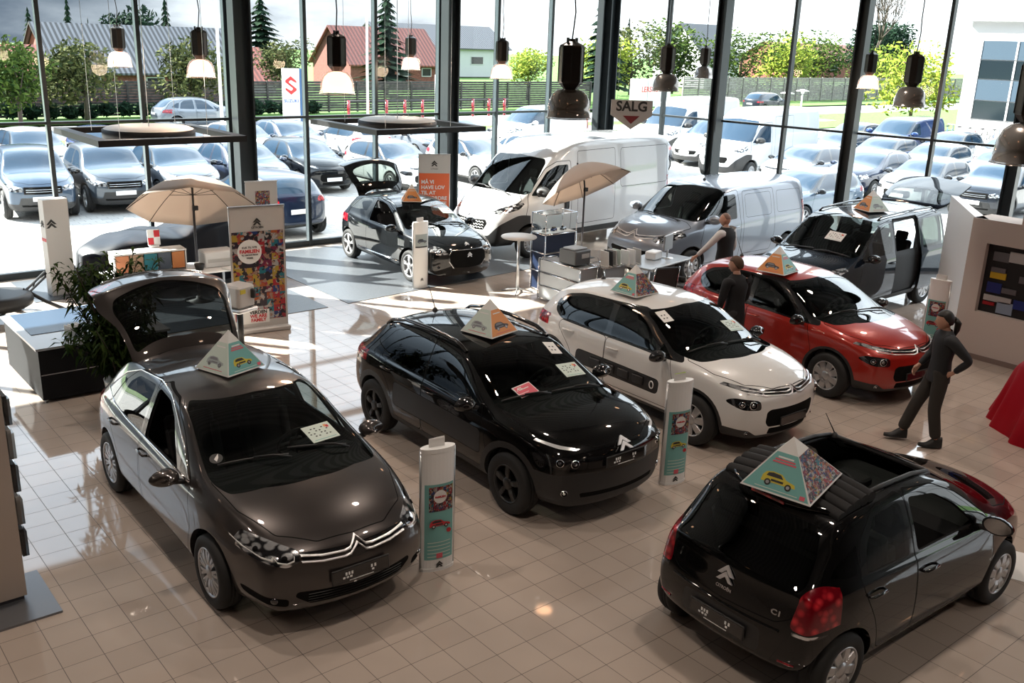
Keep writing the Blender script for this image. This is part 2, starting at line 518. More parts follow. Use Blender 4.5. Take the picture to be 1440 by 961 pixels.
def car(S, name, label, cat='car', group=None, loc=(0, 0), heading=0, z=0):
    root = empty(name, (loc[0], loc[1], z), heading, label, cat, group)
    me = body_cage(S)
    # reference skin for normals
    me.calc_loop_triangles()
    V0 = [(v.co.copy(), v.normal.copy()) for v in me.vertices]
    tris = [tuple(t.vertices) for t in me.loop_triangles]
    bvh = BVHTree.FromPolygons([v[0] for v in V0], tris)
    bm = bmesh.new(); bm.from_mesh(me)
    lay = bm.faces.layers.int.new('region')
    REG = [('body', S['paint'])]
    wb = S['wb']; W = max(t[1] for t in S['wid'])
    for r in S['regions']:
        nm, m, ax, poly = r[:4]; filt = r[4] if len(r) > 4 else {}; seam = r[5] if len(r) > 5 else 0; both = r[6] if len(r) > 6 else True
        polys = [poly]
        if ax in 'ft' and both and not any(abs(u if ax == 'f' else v) < 1e-6 for u, v in poly): polys = [poly, [(u if ax == 't' else -u, -v if ax == 't' else v) for u, v in poly]]
        for P in polys:
            if seam:
                REG.append(('body', M_SEAM)); sid = len(REG) - 1
                for f in cut_region(bm, ax, offset_poly(P, seam), filt): f[lay] = sid
                P = offset_poly(P, -seam)
            REG.append((nm, m)); rid = len(REG) - 1
            if nm == 'keep': REG[rid] = ('body', m)
            for f in cut_region(bm, ax, P, filt): f[lay] = rid
    # wheel arches
    ra = S.get('ra', S['R'] + .045)
    for sx, zc in ((wb / 2, S['R']), (-wb / 2, S['R'])):
        P = circle(sx, zc, ra + S.get('flare', 0.05), 36) if S.get('arch') else None
        if P:
            REG.append(('body', S['arch'])); rid = len(REG) - 1
            for f in cut_region(bm, 's', P, {'y0': W * .6}): f[lay] = rid
        P = circle(sx, zc + .01, ra, 30)
        fs = cut_region(bm, 's', P, {'y0': W * .45})
        bmesh.ops.delete(bm, geom=fs, context='FACES')
    dele = [f for f in bm.faces if REG[f[lay]][1] is None]
    if dele: bmesh.ops.delete(bm, geom=dele, context='FACES')
    groups = {}
    for f in bm.faces:
        nm, m = REG[f[lay]]; key = nm
        if nm != 'body' and not nm.startswith(('bonnet', 'windscreen', 'tailgate#w', 'rear_windscreen', 'grille#c', 'roof_panel', 'bumper', 'tailgate')) or nm == 'tailgate#l':
            key = (nm, 1 if f.calc_center_median().y > 0 else -1)
        groups.setdefault(key, []).append((f, m))
    parts = {}
    for key in sorted(groups, key=str):
        nm = key if isinstance(key, str) else key[0]
        parts[key] = finish(bm, groups[key], None, nm.split('#')[0], root, bvh, (V0, tris), True)
    # the tailgate carries its own glass and lamps
    if 'tailgate' in parts:
        tg = parts['tailgate']
        for key, o in parts.items():
            nm = key if isinstance(key, str) else key[0]
            if nm.startswith('tailgate#'):
                o.name = {'w': 'tailgate_window', 'l': 'tail_light'}[nm[-1]]; o.parent = tg
        if S.get('gate'):
            hx, hz, ang = S['gate']
            tg.matrix_local = TR(hx, 0, hz) @ RY(ang) @ TR(-hx, 0, -hz)
            # inner skin of the raised tailgate
            gb = MB()
            src = tg.data
            gm = bpy.data.meshes.new('tailgate_inner'); b2 = bmesh.new(); b2.from_mesh(src)
            for v in b2.verts: v.co -= v.normal * .035
            bmesh.ops.reverse_faces(b2, faces=b2.faces); b2.to_mesh(gm); b2.free(); gm.materials.clear(); gm.materials.append(S.get('gatein', M_TRIM))
            for p_ in gm.polygons: p_.material_index = 0
            link(bpy.data.objects.new('inner_panel', gm), tg)
    # inner lining
    if S.get('lining', True):
        ib = bmesh.new(); vm = {}
        for f in bm.faces:
            nm, m = REG[f[lay]]
            if m in (G_CAR, G_DARK, G_CLR, G_VAN) or nm.startswith('tailgate'): continue
            c = f.calc_center_median()
            if c.x > wb / 2 + .1: continue
            vs = []
            for v in f.verts:
                if v not in vm:
                    loc_, no, idx, d = bvh.find_nearest(v.co)
                    vm[v] = ib.verts.new(v.co - v.normal * .03)
                vs.append(vm[v])
            try: ib.faces.new(vs[::-1]).smooth = True
            except ValueError: pass
        im = bpy.data.meshes.new('interior_lining'); ib.to_mesh(im); ib.free(); im.materials.append(M_TRIM)
        link(bpy.data.objects.new('interior_lining', im), root)
    # arch lips and wells
    lm = S.get('arch', None) or S['paint']
    for sx in (wb / 2, -wb / 2):
        for sg in (-1, 1):
            mb = MB(); pts = []
            for k in range(49):
                a = -PI * .16 + PI * 1.32 * k / 48
                p = Vector((sx + (ra - .002) * math.cos(a), 0, S['R'] + .01 + (ra - .002) * math.sin(a)))
                h = bvh.ray_cast(Vector((p.x + .012 * math.cos(a), sg * 2, p.z + .012 * math.sin(a))), Vector((0, -sg, 0)))
                if h[0] is None: continue
                pts.append((p, h[0].y))
            P = [[(p.x + .004 * (p.x - sx), y, p.z), (p.x, y - sg * .006, p.z), (p.x - .0, y - sg * .09, p.z)] for p, y in pts]
            if sg > 0: P = P[::-1]
            mb.grid(P, lm)
            Q = [[(p.x, y - sg * .05, p.z), (p.x, sg * (W - .32), p.z)] for p, y in pts]
            if sg > 0: Q = Q[::-1]
            mb.grid(Q, M_DRK)
            c = [Vector((q[1])) for q in Q]
            mb.add([tuple(v) for v in c], [tuple(range(len(c)))[::-1]], M_DRK)
            mb.build('wheel_arch', root)
    bm.free()
    # wheels
    wp = make_wheel(S); wm = [(n_, b.mesh(n_)) for n_, b in wp]
    tr = S.get('track', W - .11)
    steer = S.get('steer', 0)
    for sx in (wb / 2, -wb / 2):
        for sg in (-1, 1):
            wh = bpy.data.objects.new('wheel', wm[0][1]); link(wh, root)
            wh.location = (sx, sg * tr, S['R']); wh.rotation_euler = (0, 0, (0 if sg > 0 else PI) + (steer if sx > 0 else 0))
            rm = bpy.data.objects.new('rim', wm[1][1]); link(rm, wh)
    # cabin
    if S.get('cabin', True):
        cs = MB(); cx = S.get('seatx', .0); m = S.get('seatm', M_FAB); sz = S.get('seatz', .36)
        fs = [(cx, .36), (cx, -.36)]
        for x, y in fs: make_seat(cs, x, y, sz, m)
        if S.get('rearseat', True):
            x = cx - .85 + S.get('rsx', .1)
            cs.rbox((x, 0, sz + .1), (.5, 1.2, .18), m, .05)
            B = TR(x - .25, 0, sz + .15) @ RY(-.3)
            cs.rbox((0, 0, .28), (.14, 1.2, .56), m, .05, B)
            for y in (-.38, 0, .38): cs.rbox((0, y, .64), (.09, .24, .16), m, .04, B)
        cs.build('seats', root)
        ds = MB(); dx = S.get('dashx', .75); dz = S.get('dashz', .93); dw = W * 2 - .3
        ds.prism([(dx + .42, dz - .05), (dx + .1, dz), (dx - .08, dz - .04), (dx - .14, dz - .14), (dx - .1, dz - .4), (dx + .42, dz - .5)], -dw / 2, dw / 2, M_TRIM, RX(PI / 2))
        ds.rbox((dx - .08, .36, dz), (.16, .3, .08), M_TRIM, .03)
        ds.rbox((dx - .17, 0, dz - .16), (.04, .26, .2), M_PLA, .02)
        ds.rbox((dx - .5, 0, dz - .5), (.9, .22, .2), M_TRIM, .04)
        ds.build('dashboard', root)
        sw = MB(); T = TR(dx - .34, .36, dz - .06) @ RY(-R(62))
        sw.tube([(.18 * math.cos(2 * PI * k / 28), .18 * math.sin(2 * PI * k / 28), 0) for k in range(28)], .014, M_PLA, 8, T, True)
        sw.rbox((0, 0, 0), (.12, .13, .05), M_PLA, .03, T)
        for a in (0, PI, -PI / 2): sw.tube([(.05 * math.cos(a + PI / 2), .05 * math.sin(a + PI / 2), 0), (.18 * math.cos(a + PI / 2), .18 * math.sin(a + PI / 2), 0)], .014, M_PLA, 6, T)
        sw.tube([(0, 0, -.02), (0, 0, -.2)], .03, M_PLA, 8, T)
        sw.build('steering_wheel', root)
        fl = MB(); z0 = interp(S['sill'], 0) + .02
        fl.box((-.2, 0, z0 + .02), (wb * .98 - .2, W * 2 - .3, .04), M_TRIM); fl.build('cabin_floor', root)
    if 'mirror' in S:
        mx, my, mz = S['mirror'][:3]; mm = S.get('mirrorm', S['paint']); sc = S.get('mirs', 1)
        for sg in (-1, 1):
            b = MB()
            P = []
            for i in range(9):
                t = i / 8; xx = .10 * math.cos(PI / 2 * (1 - t)) if False else .11 * (1 - t) ** .6
                k = math.sin(PI / 2 * min(1, t * 1.02)) ** .7
                P.append([(xx * (1 - .25 * math.cos(a)) * 1, (.125 * k * math.cos(a)), .075 * k * math.sin(a) * (1 - .12 * math.cos(a))) for a in [2 * PI * q / 20 for q in range(21)]])
            T = TR(mx, sg * (my + .1), mz) @ (Matrix() if sg > 0 else SCL(1, -1, 1)) @ RZ(-.12) @ SCL(sc, sc, sc)
            b.grid(P, mm, T)
            b.add([P[-1][k] for k in range(20)], [tuple(range(20))], M_PLA, T @ TR(0, 0, 0))
            b.add([tuple(Vector(P[-1][k]) * .86 + Vector((-.003, 0, 0))) for k in range(20)], [tuple(range(20))], M_CHR, T)
            b.tube([(.03, -.08, -.05), (.05, -.18, -.075)], [.03, .022], M_PLA, 8, T)
            b.build('wing_mirror', root)
    for h in S.get('handles', []):
        for sg in (-1, 1):
            x, zz = h[:2]
            hit = bvh.ray_cast(Vector((x, sg * 2, zz)), Vector((0, -sg, 0)))
            if hit[0] is None: continue
            y = hit[0].y
            b = MB()
            b.tube([(x - .1, y - sg * .005, zz), (x - .085, y + sg * .03, zz), (x, y + sg * .038, zz + .004), (x + .085, y + sg * .03, zz), (x + .1, y - sg * .005, zz)], [.011, .013, .014, .013, .011], h[2] if len(h) > 2 else S['paint'], 8)
            b.build('door_handle', root)
    S['bvh'] = bvh; S['V'] = V0
    root['_'] = 0; del root['_']
    return root, parts, bvh

def surf(bvh, o, d):
    h = bvh.ray_cast(Vector(o), Vector(d))
    return h[0], h[1]
def on_front(bvh, y, z, out=0.0, x=4, rear=False):
    """point on the nose (or tail) of the car at given y,z"""
    s = -1 if rear else 1
    h = bvh.ray_cast(Vector((s * x, y, z)), Vector((-s, 0, 0)))
    if h[0] is None: return None
    return Vector((h[0].x + s * out, y, z))
def front_strip(mb, bvh, pts, wid, th, m, rear=False, out=.004):
    """raised moulding following the nose through the given (y, z) points"""
    P = []
    s = -1 if rear else 1
    for i, (y, z) in enumerate(pts):
        w = wid[i] if hasattr(wid, '__len__') else wid
        a = on_front(bvh, y, z + w / 2, 0, rear=rear); b = on_front(bvh, y, z - w / 2, 0, rear=rear); c = on_front(bvh, y, z, out + th, rear=rear)
        if a is None or b is None or c is None: continue
        P.append([(a.x - s * .004, y, z + w / 2), (max(a.x, c.x) if s > 0 else min(a.x, c.x), y, z + w * .35), tuple(c), (max(b.x + out, b.x) if s > 0 else b.x - out, y, z - w * .35), (b.x - s * .004, y, z - w / 2)])
    if (pts[-1][0] > pts[0][0]) != rear: P = P[::-1]
    mb.grid(P, m)
def front_M(bvh, y, z, rear=False, tiltmax=1.2):
    """matrix whose XY plane lies on the nose surface, Z out, Y up"""
    s = -1 if rear else 1
    h = bvh.ray_cast(Vector((s * 4, y, z)), Vector((-s, 0, 0)))
    n = h[1] if h[1].x * s > 0 else -h[1]
    return frame_M(h[0], n)
def frame_M(p, n, up=Vector((0, 0, 1))):
    n = n.normalized(); xv = up.cross(n).normalized(); yv = n.cross(xv)
    M = Matrix((xv, yv, n)).transposed().to_4x4(); M.translation = p
    return M
def wiper(root, bvh, a, b, x0=3, name='wiper'):
    """blade between two (x, y) points laid on the glass from above"""
    P = []
    for k in range(9):
        t = k / 8; x = a[0] + (b[0] - a[0]) * t; y = a[1] + (b[1] - a[1]) * t
        h = bvh.ray_cast(Vector((x, y, 3)), Vector((0, 0, -1)))
        P.append(h[0] + h[1] * .018)
    mb = MB(); mb.tube(P, .009, M_PLA, 6); 
    q = P[4]; mb.tube([q + Vector((0, 0, .01)), Vector(((q.x + a[0] + .1) / 2, (q.y + a[1]) / 2, (q.z + P[0].z) / 2 + .03)), P[0] + Vector((.06, 0, 0))], .008, M_PLA, 6)
    mb.build(name, root)
def antenna(root, bvh, x, y, L=.3, lean=.5):
    h = bvh.ray_cast(Vector((x, y, 3)), Vector((0, 0, -1)))[0]
    mb = MB(); mb.lathe([(.035, 0), (.03, .02), (.012, .04), (0, .045)], M_PLA, h)
    mb.tube([h + Vector((0, 0, .03)), h + Vector((-L * lean, 0, L))], [.006, .003], M_PLA, 6); mb.build('aerial', root)
# ---------------------------------------------------------------- the models on show
def base_spec(**k):
    S = dict(xs=[], kf=.28, kr=.16, nose=[(0, 0)], tail=[(0, 0)], R=.315, rim=.21, tw=.2, wmat=M_ALLOY, sp=7, regions=[], bow0=.3, bow1=-.6, crease=[])
    S.update(k); return S

def spec_c4():
    P = paint('brown-grey metallic paint', (.045, .038, .036), .55, .32)
    S = base_spec(paint=P, wb=2.608,
        xs=[-2.14, -2.05, -1.85, -1.6, -1.3, -1.0, -.6, -.1, .3, .62, .9, 1.12, 1.35, 1.7, 2.0, 2.17, 2.26],
        top=[(-2.14, .99), (-2.05, 1.04), (-1.85, 1.18), (-1.6, 1.345), (-1.3, 1.44), (-1.0, 1.47), (-.5, 1.495), (-.1, 1.49), (.3, 1.44), (.62, 1.315), (.9, 1.18), (1.12, 1.095), (1.35, 1.05), (1.7, .995), (2.0, .91), (2.17, .83), (2.26, .75)],
        belt=[(-2.14, .90), (-1.85, .95), (-1.3, .96), (-.6, .935), (.3, .905), (1.0, .90), (1.35, .90), (1.7, .86), (2.0, .79), (2.26, .66)],
        wid=[(-2.14, .76), (-1.95, .85), (-1.3, .90), (0, .888), (1.3, .90), (1.9, .84), (2.26, .72)],
        hy=[(-2.14, .93), (-1.3, .91), (0, .93), (1.3, .93), (2.26, .95)],
        ry=[(-2.14, .62), (-1.85, .61), (-1.3, .60), (-.6, .61), (.1, .62), (.62, .68), (1.12, .76), (1.7, .74), (2.26, .60)],
        crown=[(-2.14, .03), (-1.6, .07), (-.5, .075), (.3, .075), (.9, .07), (1.2, .06), (2.26, .04)],
        sill=[(-2.14, .36), (-1.7, .24), (1.7, .22), (2.26, .26)], zm=[(-2.14, .66), (0, .60), (2.26, .52)],
        nose=[(.2, -.1), (.32, 0.0), (.5, .02), (.62, 0.0), (.75, -.03), (1, -.1)], tail=[(.2, .1), (.4, 0), (.6, -.03), (.85, .05), (1.0, .10), (1.3, .16)],
        kf=.34, kr=.24, gate=(-1.28, 1.43, 1.27), R=.318, rim=.215, sp=10, wst='double', mirror=(.72, .90, .98), handles=[(-.22, .83), (-1.05, .86)],
        crease=[(5, .55, -1.9, 1.2), (3, .3, -1.7, .6)])
    G = G_CAR; side = {'y0': .5, 'z0': .86}
    S['regions'] = [
        ('door#f', P, 's', roundpoly([(.86, .30), (.98, .62), (.86, .96), (.42, 1.26), (.1, 1.40), (-.33, 1.44), (-.33, .9), (-.30, .30)], .06), {'y0': .5}, .004),
        ('door#r', P, 's', roundpoly([(-.34, .30), (-.36, .9), (-.36, 1.43), (-.9, 1.40), (-1.22, 1.18), (-1.28, .9), (-.98, .62), (-.88, .30)], .08), {'y0': .5}, .004),
        ('bonnet', P, 't', sym([(2.15, .0), (2.12, .3), (1.93, .56), (1.55, .70), (1.1, .735), (1.02, .6), (1.16, 0)], .03, ax='t'), {'nz0': .35, 'z0': .6}, .004),
        ('front_window_glass', None, 's', roundpoly([(.56, .94), (.50, 1.0), (.2, 1.27), (-.0, 1.36), (-.32, 1.385), (-.30, .95)], .05), side),
        ('quarter_glass#f', G, 's', roundpoly([(.80, .945), (.62, 1.06), (.54, 1.11), (.60, .945)], .02), side),
        ('rear_window_glass', G_DARK, 's', roundpoly([(-.41, .955), (-.42, 1.385), (-.85, 1.35), (-1.02, 1.25), (-1.12, .985)], .05), side),
        ('quarter_glass#r', G_DARK, 's', roundpoly([(-1.18, 1.0), (-1.10, 1.25), (-1.22, 1.24), (-1.50, 1.06)], .03), side),
        ('windscreen', G, 'f', sym([(0, 1.02), (.42, 1.01), (.68, .985), (.735, 1.01), (.61, 1.36), (.54, 1.40), (0, 1.415)], .03), {'x0': .15, 'nx0': .12}),
        ('headlight', M_LENS, 'f', roundpoly([(.47, .685), (.56, .65), (.76, .70), (.90, .83), (.86, .87), (.64, .83), (.46, .765)], .025), {'x0': 1.68}),
        ('grille', M_GLB, 'f', sym([(0, .63), (.44, .675), (.46, .75), (0, .74)], .015), {'x0': 1.9}),
        ('grille#l', M_DRK, 'f', sym([(0, .30), (.40, .31), (.52, .40), (.50, .44), (0, .415)], .03), {'x0': 1.8}),
        ('grille#fog', M_DRK, 'f', roundpoly([(.56, .30), (.78, .36), (.80, .43), (.56, .38)], .03), {'x0': 1.5}),
        ('tail_light', M_RED, 'f', roundpoly([(.66, .80), (.90, .78), (.90, .97), (.66, .95)], .02), {'x1': -1.5}),
        ('tailgate', P, 'f', sym([(0, 1.435), (.56, 1.415), (.62, 1.2), (.72, .97), (.71, .70), (.64, .64), (0, .62)], .03), {'x1': -1.15}, .004, False),
        ('tailgate#w', G_DARK, 'f', sym([(0, 1.40), (.52, 1.375), (.60, 1.10), (.56, 1.03), (0, 1.0)], .04), {'x1': -1.2}),
        ('tailgate#l', M_RED, 'f', roundpoly([(.40, .74), (.70, .70), (.71, .86), (.62, .89)], .02), {'x1': -1.5}),
        ('keep', M_PLA, 's', [(-2.6, .1), (2.5, .1), (2.5, .235), (1.8, .215), (-1.7, .215), (-2.6, .3)], {}),
    ]
    # the front grille spans the middle too
    return S

def plate(root, bvh, z, w=.50, h=.11, rear=False, m=None, y=0, out=.012, txt=True, bg=None, name='number_plate'):
    mb = MB(); M = front_M(bvh, y, z, rear)
    p = M.translation; n = Vector((-1 if rear else 1, 0, .05)); M = frame_M(p + n * out, n)
    mb.rbox((0, 0, 0), (w, h, .014), bg or M_PLA, .008, M)
    mb.rbox((0, 0, .006), (w - .02, h - .02, .006), m or M_GLB, .004, M)
    o = mb.build(name, root)
    if txt:
        b = MB()
        for x in (-.13, -.105, -.08, .09, .12): b.box((x * w / .5, .012, .011), (.016, .026, .002), M_WHT, M)
        for x in (-.15, -.12, -.09, .1): b.box((x * w / .5, -.018, .011), (.02, .016, .002), M_WHT, M)
        b.box((0, -h * .40, .011), (w * .42, .006, .002), M_WHT, M)
        b.build('lettering', o)
    return o

def build_c4(x, y, heading):
    S = spec_c4()
    root, parts, bvh = car(S, 'hatchback_car', 'dark brown-grey five-door hatchback with raised tailgate, nearest the camera on the left', loc=(x, y), heading=heading)
    b = MB()
    for dz in (0, -.045):
        L = [(-.46, .732 + dz), (-.3, .712 + dz), (-.12, .706 + dz), (-.07, .715 + dz), (0, .785 + dz), (.07, .715 + dz), (.12, .706 + dz), (.3, .712 + dz), (.46, .732 + dz)]
        front_strip(b, bvh, L, .022, .016, M_BADGE)
    b.build('chevron_badge', root)
    b = MB()
    for z in (.33, .355, .38, .405): front_strip(b, bvh, [(y_, z) for y_ in np.linspace(-.42, .42, 15)], .008, .004, M_PLA)
    b.build('grille_slat', root)
    plate(root, bvh, .515, .52, .125)
    for s in (-1, 1):
        b = MB()
        for pts, w in (([(.50, .73), (.51, .70), (.56, .682), (.62, .695), (.64, .73)], .014), ([(.64, .72), (.65, .705), (.70, .71), (.77, .75), (.80, .79)], .014)):
            front_strip(b, bvh, [(s * p[0], p[1]) for p in pts], w, .006, M_WHT)
        for (yy, zz) in ((.57, .72), (.71, .755)): b.lathe([(.024, .0), (.022, .008), (0, .01)], M_DRK, M=front_M(bvh, s * yy, zz), seg=14)
        b.build('headlamp_reflector', root)
        b = MB(); b.lathe([(.028, -.01), (.03, .006), (.024, .012), (0, .014)], M_LENS, M=front_M(bvh, s * .66, .375), seg=16); b.build('fog_light', root)
    wiper(root, bvh, (1.13, -.05), (.98, -.62)); wiper(root, bvh, (1.14, .5), (1.05, -.02))
    tg = parts['tailgate']
    b = MB(); chevrons(b, front_M(bvh, 0, .80, True) @ TR(0, 0, .006), .15, M_CHR, .012); b.build('chevron_badge', tg)
    b = MB(); front_strip(b, bvh, [(y_, .66) for y_ in np.linspace(-.55, .55, 15)], .035, .012, M_CHR, rear=True); b.build('tailgate_trim', tg)
    # shiny window trim
    for s in (-1, 1):
        b = MB(); P = []
        for (xx, zz) in ((.84, .935), (.4, .94), (-.2, .948), (-.8, .958), (-1.2, .99), (-1.52, 1.05)):
            h = bvh.ray_cast(Vector((xx, s * 2, zz)), Vector((0, -s, 0)))[0]; P.append(h + Vector((0, s * .003, 0)))
        b.tube(P, .008, M_CHR, 6)
        P = []
        for (xx, zz) in ((.84, .955), (.55, 1.14), (.22, 1.31), (-.05, 1.40), (-.4, 1.425), (-.9, 1.39), (-1.2, 1.29), (-1.52, 1.06)):
            h = bvh.ray_cast(Vector((xx, s * 2, zz)), Vector((0, -s, 0)))[0]; P.append(h + Vector((0, s * .003, 0)))
        b.tube(P, .008, M_CHR, 6)
        b.build('window_trim', root)
    return root, bvh, S

def letters(parent, bvh, txt, y, z, size, m, rear=True, side=None, out=.004, bold=.0, name='lettering', sx=1):
    M = front_M(bvh, y, z, rear)
    M = M @ TR(0, 0, out)
    return text_obj(txt, size, m, parent, M, name, .001, bold, sx=sx)
def emblem(root, bvh, y, z, w, rear=False, m=None, out=.008):
    b = MB(); chevrons(b, front_M(bvh, y, z, rear) @ TR(0, 0, out), w, m or M_BADGE, .014); b.build('chevron_badge', root)
def lamp(root, bvh, y, z, r, name='headlamp', m=None, out=0.0, rear=False, ry=None):
    M = front_M(bvh, y, z, rear) @ TR(0, 0, out) @ SCL(1, (ry or r) / r, 1)
    b = MB(); b.lathe([(r, -.01), (r, .004), (r * .86, .008)], M_CHR, M=M, seg=20); b.lathe([(r * .86, .004), (r * .4, .0)], M_DRK, M=M, seg=20); b.lathe([(r * .5, .0), (r * .35, .012), (0, .016)], m or M_LENS, M=M, seg=16)
    b.build(name, root)

def spec_cactus():
    P = paint('black gloss paint', (.0025, .0025, .0027), 0, .3)
    S = base_spec(paint=P, wb=2.595, arch=M_PLA, flare=.075,
        xs=[-2.04, -1.98, -1.85, -1.6, -1.3, -1.0, -.6, -.1, .25, .55, .82, 1.05, 1.3, 1.65, 1.9, 2.02, 2.09],
        top=[(-2.04, 1.0), (-1.98, 1.03), (-1.85, 1.11), (-1.6, 1.30), (-1.3, 1.41), (-1.0, 1.44), (-.5, 1.455), (-.1, 1.45), (.25, 1.42), (.55, 1.31), (.82, 1.18), (1.05, 1.085), (1.3, 1.05), (1.65, 1.01), (1.9, .955), (2.02, .89), (2.09, .80)],
        belt=[(-2.04, .93), (-1.6, .985), (-1.0, .975), (0, .955), (.9, .94), (1.3, .935), (1.7, .90), (2.0, .82), (2.09, .72)],
        wid=[(-2.04, .76), (-1.85, .83), (-1.3, .865), (0, .855), (1.3, .865), (1.8, .82), (2.0, .76), (2.09, .70)],
        hy=[(-2.04, .93), (0, .925), (1.3, .94), (2.09, .96)],
        ry=[(-2.04, .62), (-1.6, .60), (-.6, .60), (.2, .60), (.6, .66), (1.05, .73), (1.65, .73), (2.09, .60)],
        crown=[(-2.04, .03), (-1.3, .06), (0, .06), (.8, .06), (1.2, .055), (2.09, .04)],
        sill=[(-2.04, .36), (-1.7, .27), (1.7, .26), (2.09, .28)], zm=[(-2.04, .68), (0, .62), (2.09, .6)],
        nose=[(.2, -.08), (.34, 0.0), (.6, .015), (.75, 0.01), (.9, -.03), (1.1, -.1)], tail=[(.2, .1), (.4, 0), (.8, -.01), (1.0, .05), (1.3, .12)],
        kf=.30, kr=.22, R=.325, rim=.205, sp=5, wst='spoke', wmat=mat('black wheel paint', (.02, .02, .02), .35, .3), mirror=(.70, .865, 1.02), mirrorm=M_GLB, handles=[(-.12, .86), (-1.0, .89)],
        crease=[(5, .5, -1.9, 1.2), (3, .3, -1.7, .5)], dashz=.98, dashx=.7)
    side = {'y0': .5, 'z0': .9}
    S['regions'] = [
        ('door#f', P, 's', roundpoly([(.92, .36), (.95, .62), (.80, .98), (.40, 1.26), (.1, 1.38), (-.30, 1.41), (-.28, .9), (-.26, .36)], .06), {'y0': .5}, .004),
        ('door#r', P, 's', roundpoly([(-.27, .36), (-.29, .9), (-.31, 1.41), (-.85, 1.39), (-1.20, 1.2), (-1.22, .95), (-.92, .66), (-.84, .36)], .08), {'y0': .5}, .004),
        ('bonnet', P, 't', sym([(2.02, .0), (1.99, .3), (1.82, .58), (1.5, .72), (1.05, .74), (1.0, .6), (1.12, 0)], .03, ax='t'), {'nz0': .35, 'z0': .7}, .004),
        ('side_bumper_panel', M_PLA, 's', roundpoly([(.86, .50), (.84, .76), (-.84, .78), (-.84, .50)], .06), {'y0': .5}, .003),
        ('front_window_glass', G_CAR, 's', roundpoly([(.72, .975), (.45, 1.17), (.2, 1.31), (0, 1.355), (-.27, 1.37), (-.25, .985)], .05), side),
        ('rear_window_glass', G_DARK, 's', roundpoly([(-.34, .99), (-.36, 1.37), (-.9, 1.35), (-1.25, 1.22), (-1.62, 1.07), (-1.5, 1.03)], .05), side),
        ('windscreen', G_CAR, 'f', sym([(0, 1.03), (.42, 1.02), (.68, .995), (.73, 1.02), (.61, 1.33), (.54, 1.375), (0, 1.395)], .03), {'x0': .1, 'nx0': .12}),
        ('running_light', mat('running lamp', (.85, .87, .9), .2, .4, .5, 1), 'f', roundpoly([(.50, .835), (.64, .85), (.78, .89), (.79, .915), (.62, .875), (.50, .855)], .01), {'x0': 1.58}),
        ('headlight', M_GLB, 'f', roundpoly([(.44, .66), (.74, .68), (.80, .76), (.76, .80), (.44, .76)], .05), {'x0': 1.4}),
        ('grille#c', M_GLB, 'f', sym([(0, .66), (.43, .66), (.43, .78), (0, .77)], .02), {'x0': 1.8}),
        ('bumper', M_PLA, 'f', sym([(0, .18), (.90, .18), (.90, .60), (.5, .62), (0, .60)], .01), {'x0': 1.45}),
        ('grille#l', M_DRK, 'f', sym([(0, .31), (.46, .32), (.50, .41), (0, .405)], .03), {'x0': 1.7}),
        ('tail_light', M_RED, 'f', roundpoly([(.56, .86), (.84, .84), (.84, .97), (.60, .96)], .04), {'x1': -1.5}),
        ('rear_windscreen', G_DARK, 'f', sym([(0, 1.05), (.52, 1.06), (.55, 1.12), (.50, 1.33), (0, 1.36)], .04), {'x1': -1.3}),
        ('keep', M_PLA, 's', [(-2.6, .1), (2.5, .1), (2.5, .36), (-1.4, .36), (-2.6, .5)], {}),
    ]
    return S
def build_cactus(x, y, heading):
    S = spec_cactus()
    root, parts, bvh = car(S, 'crossover_car', 'glossy black crossover with roof rails, black wheels and red price card behind its windscreen', loc=(x, y), heading=heading)
    emblem(root, bvh, 0, .83, .18, out=.02)
    plate(root, bvh, .71, .52, .115)
    for s in (-1, 1):
        lamp(root, bvh, s * .56, .725, .045, 'headlamp'); lamp(root, bvh, s * .68, .735, .04, 'headlamp')
        lamp(root, bvh, s * .64, .42, .035, 'fog_light')
    for s in (-1, 1):
        b = MB(); P = []
        for xx, lift in ((-1.42, 0), (-1.3, .035), (-1.0, .055), (-.5, .06), (0, .055), (.12, .03), (.2, .0)):
            h = bvh.ray_cast(Vector((xx, s * .565, 3)), Vector((0, 0, -1)))[0]; P.append(h + Vector((0, 0, lift)))
        for k in range(len(P) - 1):
            pass
        Q = [[(p.x, p.y - .022, p.z), (p.x, p.y - .012, p.z + .018), (p.x, p.y + .012, p.z + .018), (p.x, p.y + .022, p.z), (p.x, p.y + .018, p.z - .02), (p.x, p.y - .018, p.z - .02), (p.x, p.y - .022, p.z)] for p in P]
        b.grid(Q, M_GLB); 
        b.build('roof_rail', root)
    wiper(root, bvh, (1.06, -.15), (.95, -.66)); wiper(root, bvh, (1.1, .5), (1.08, -.1))
    antenna(root, bvh, -1.25, 0, .3)
    return root, bvh, S

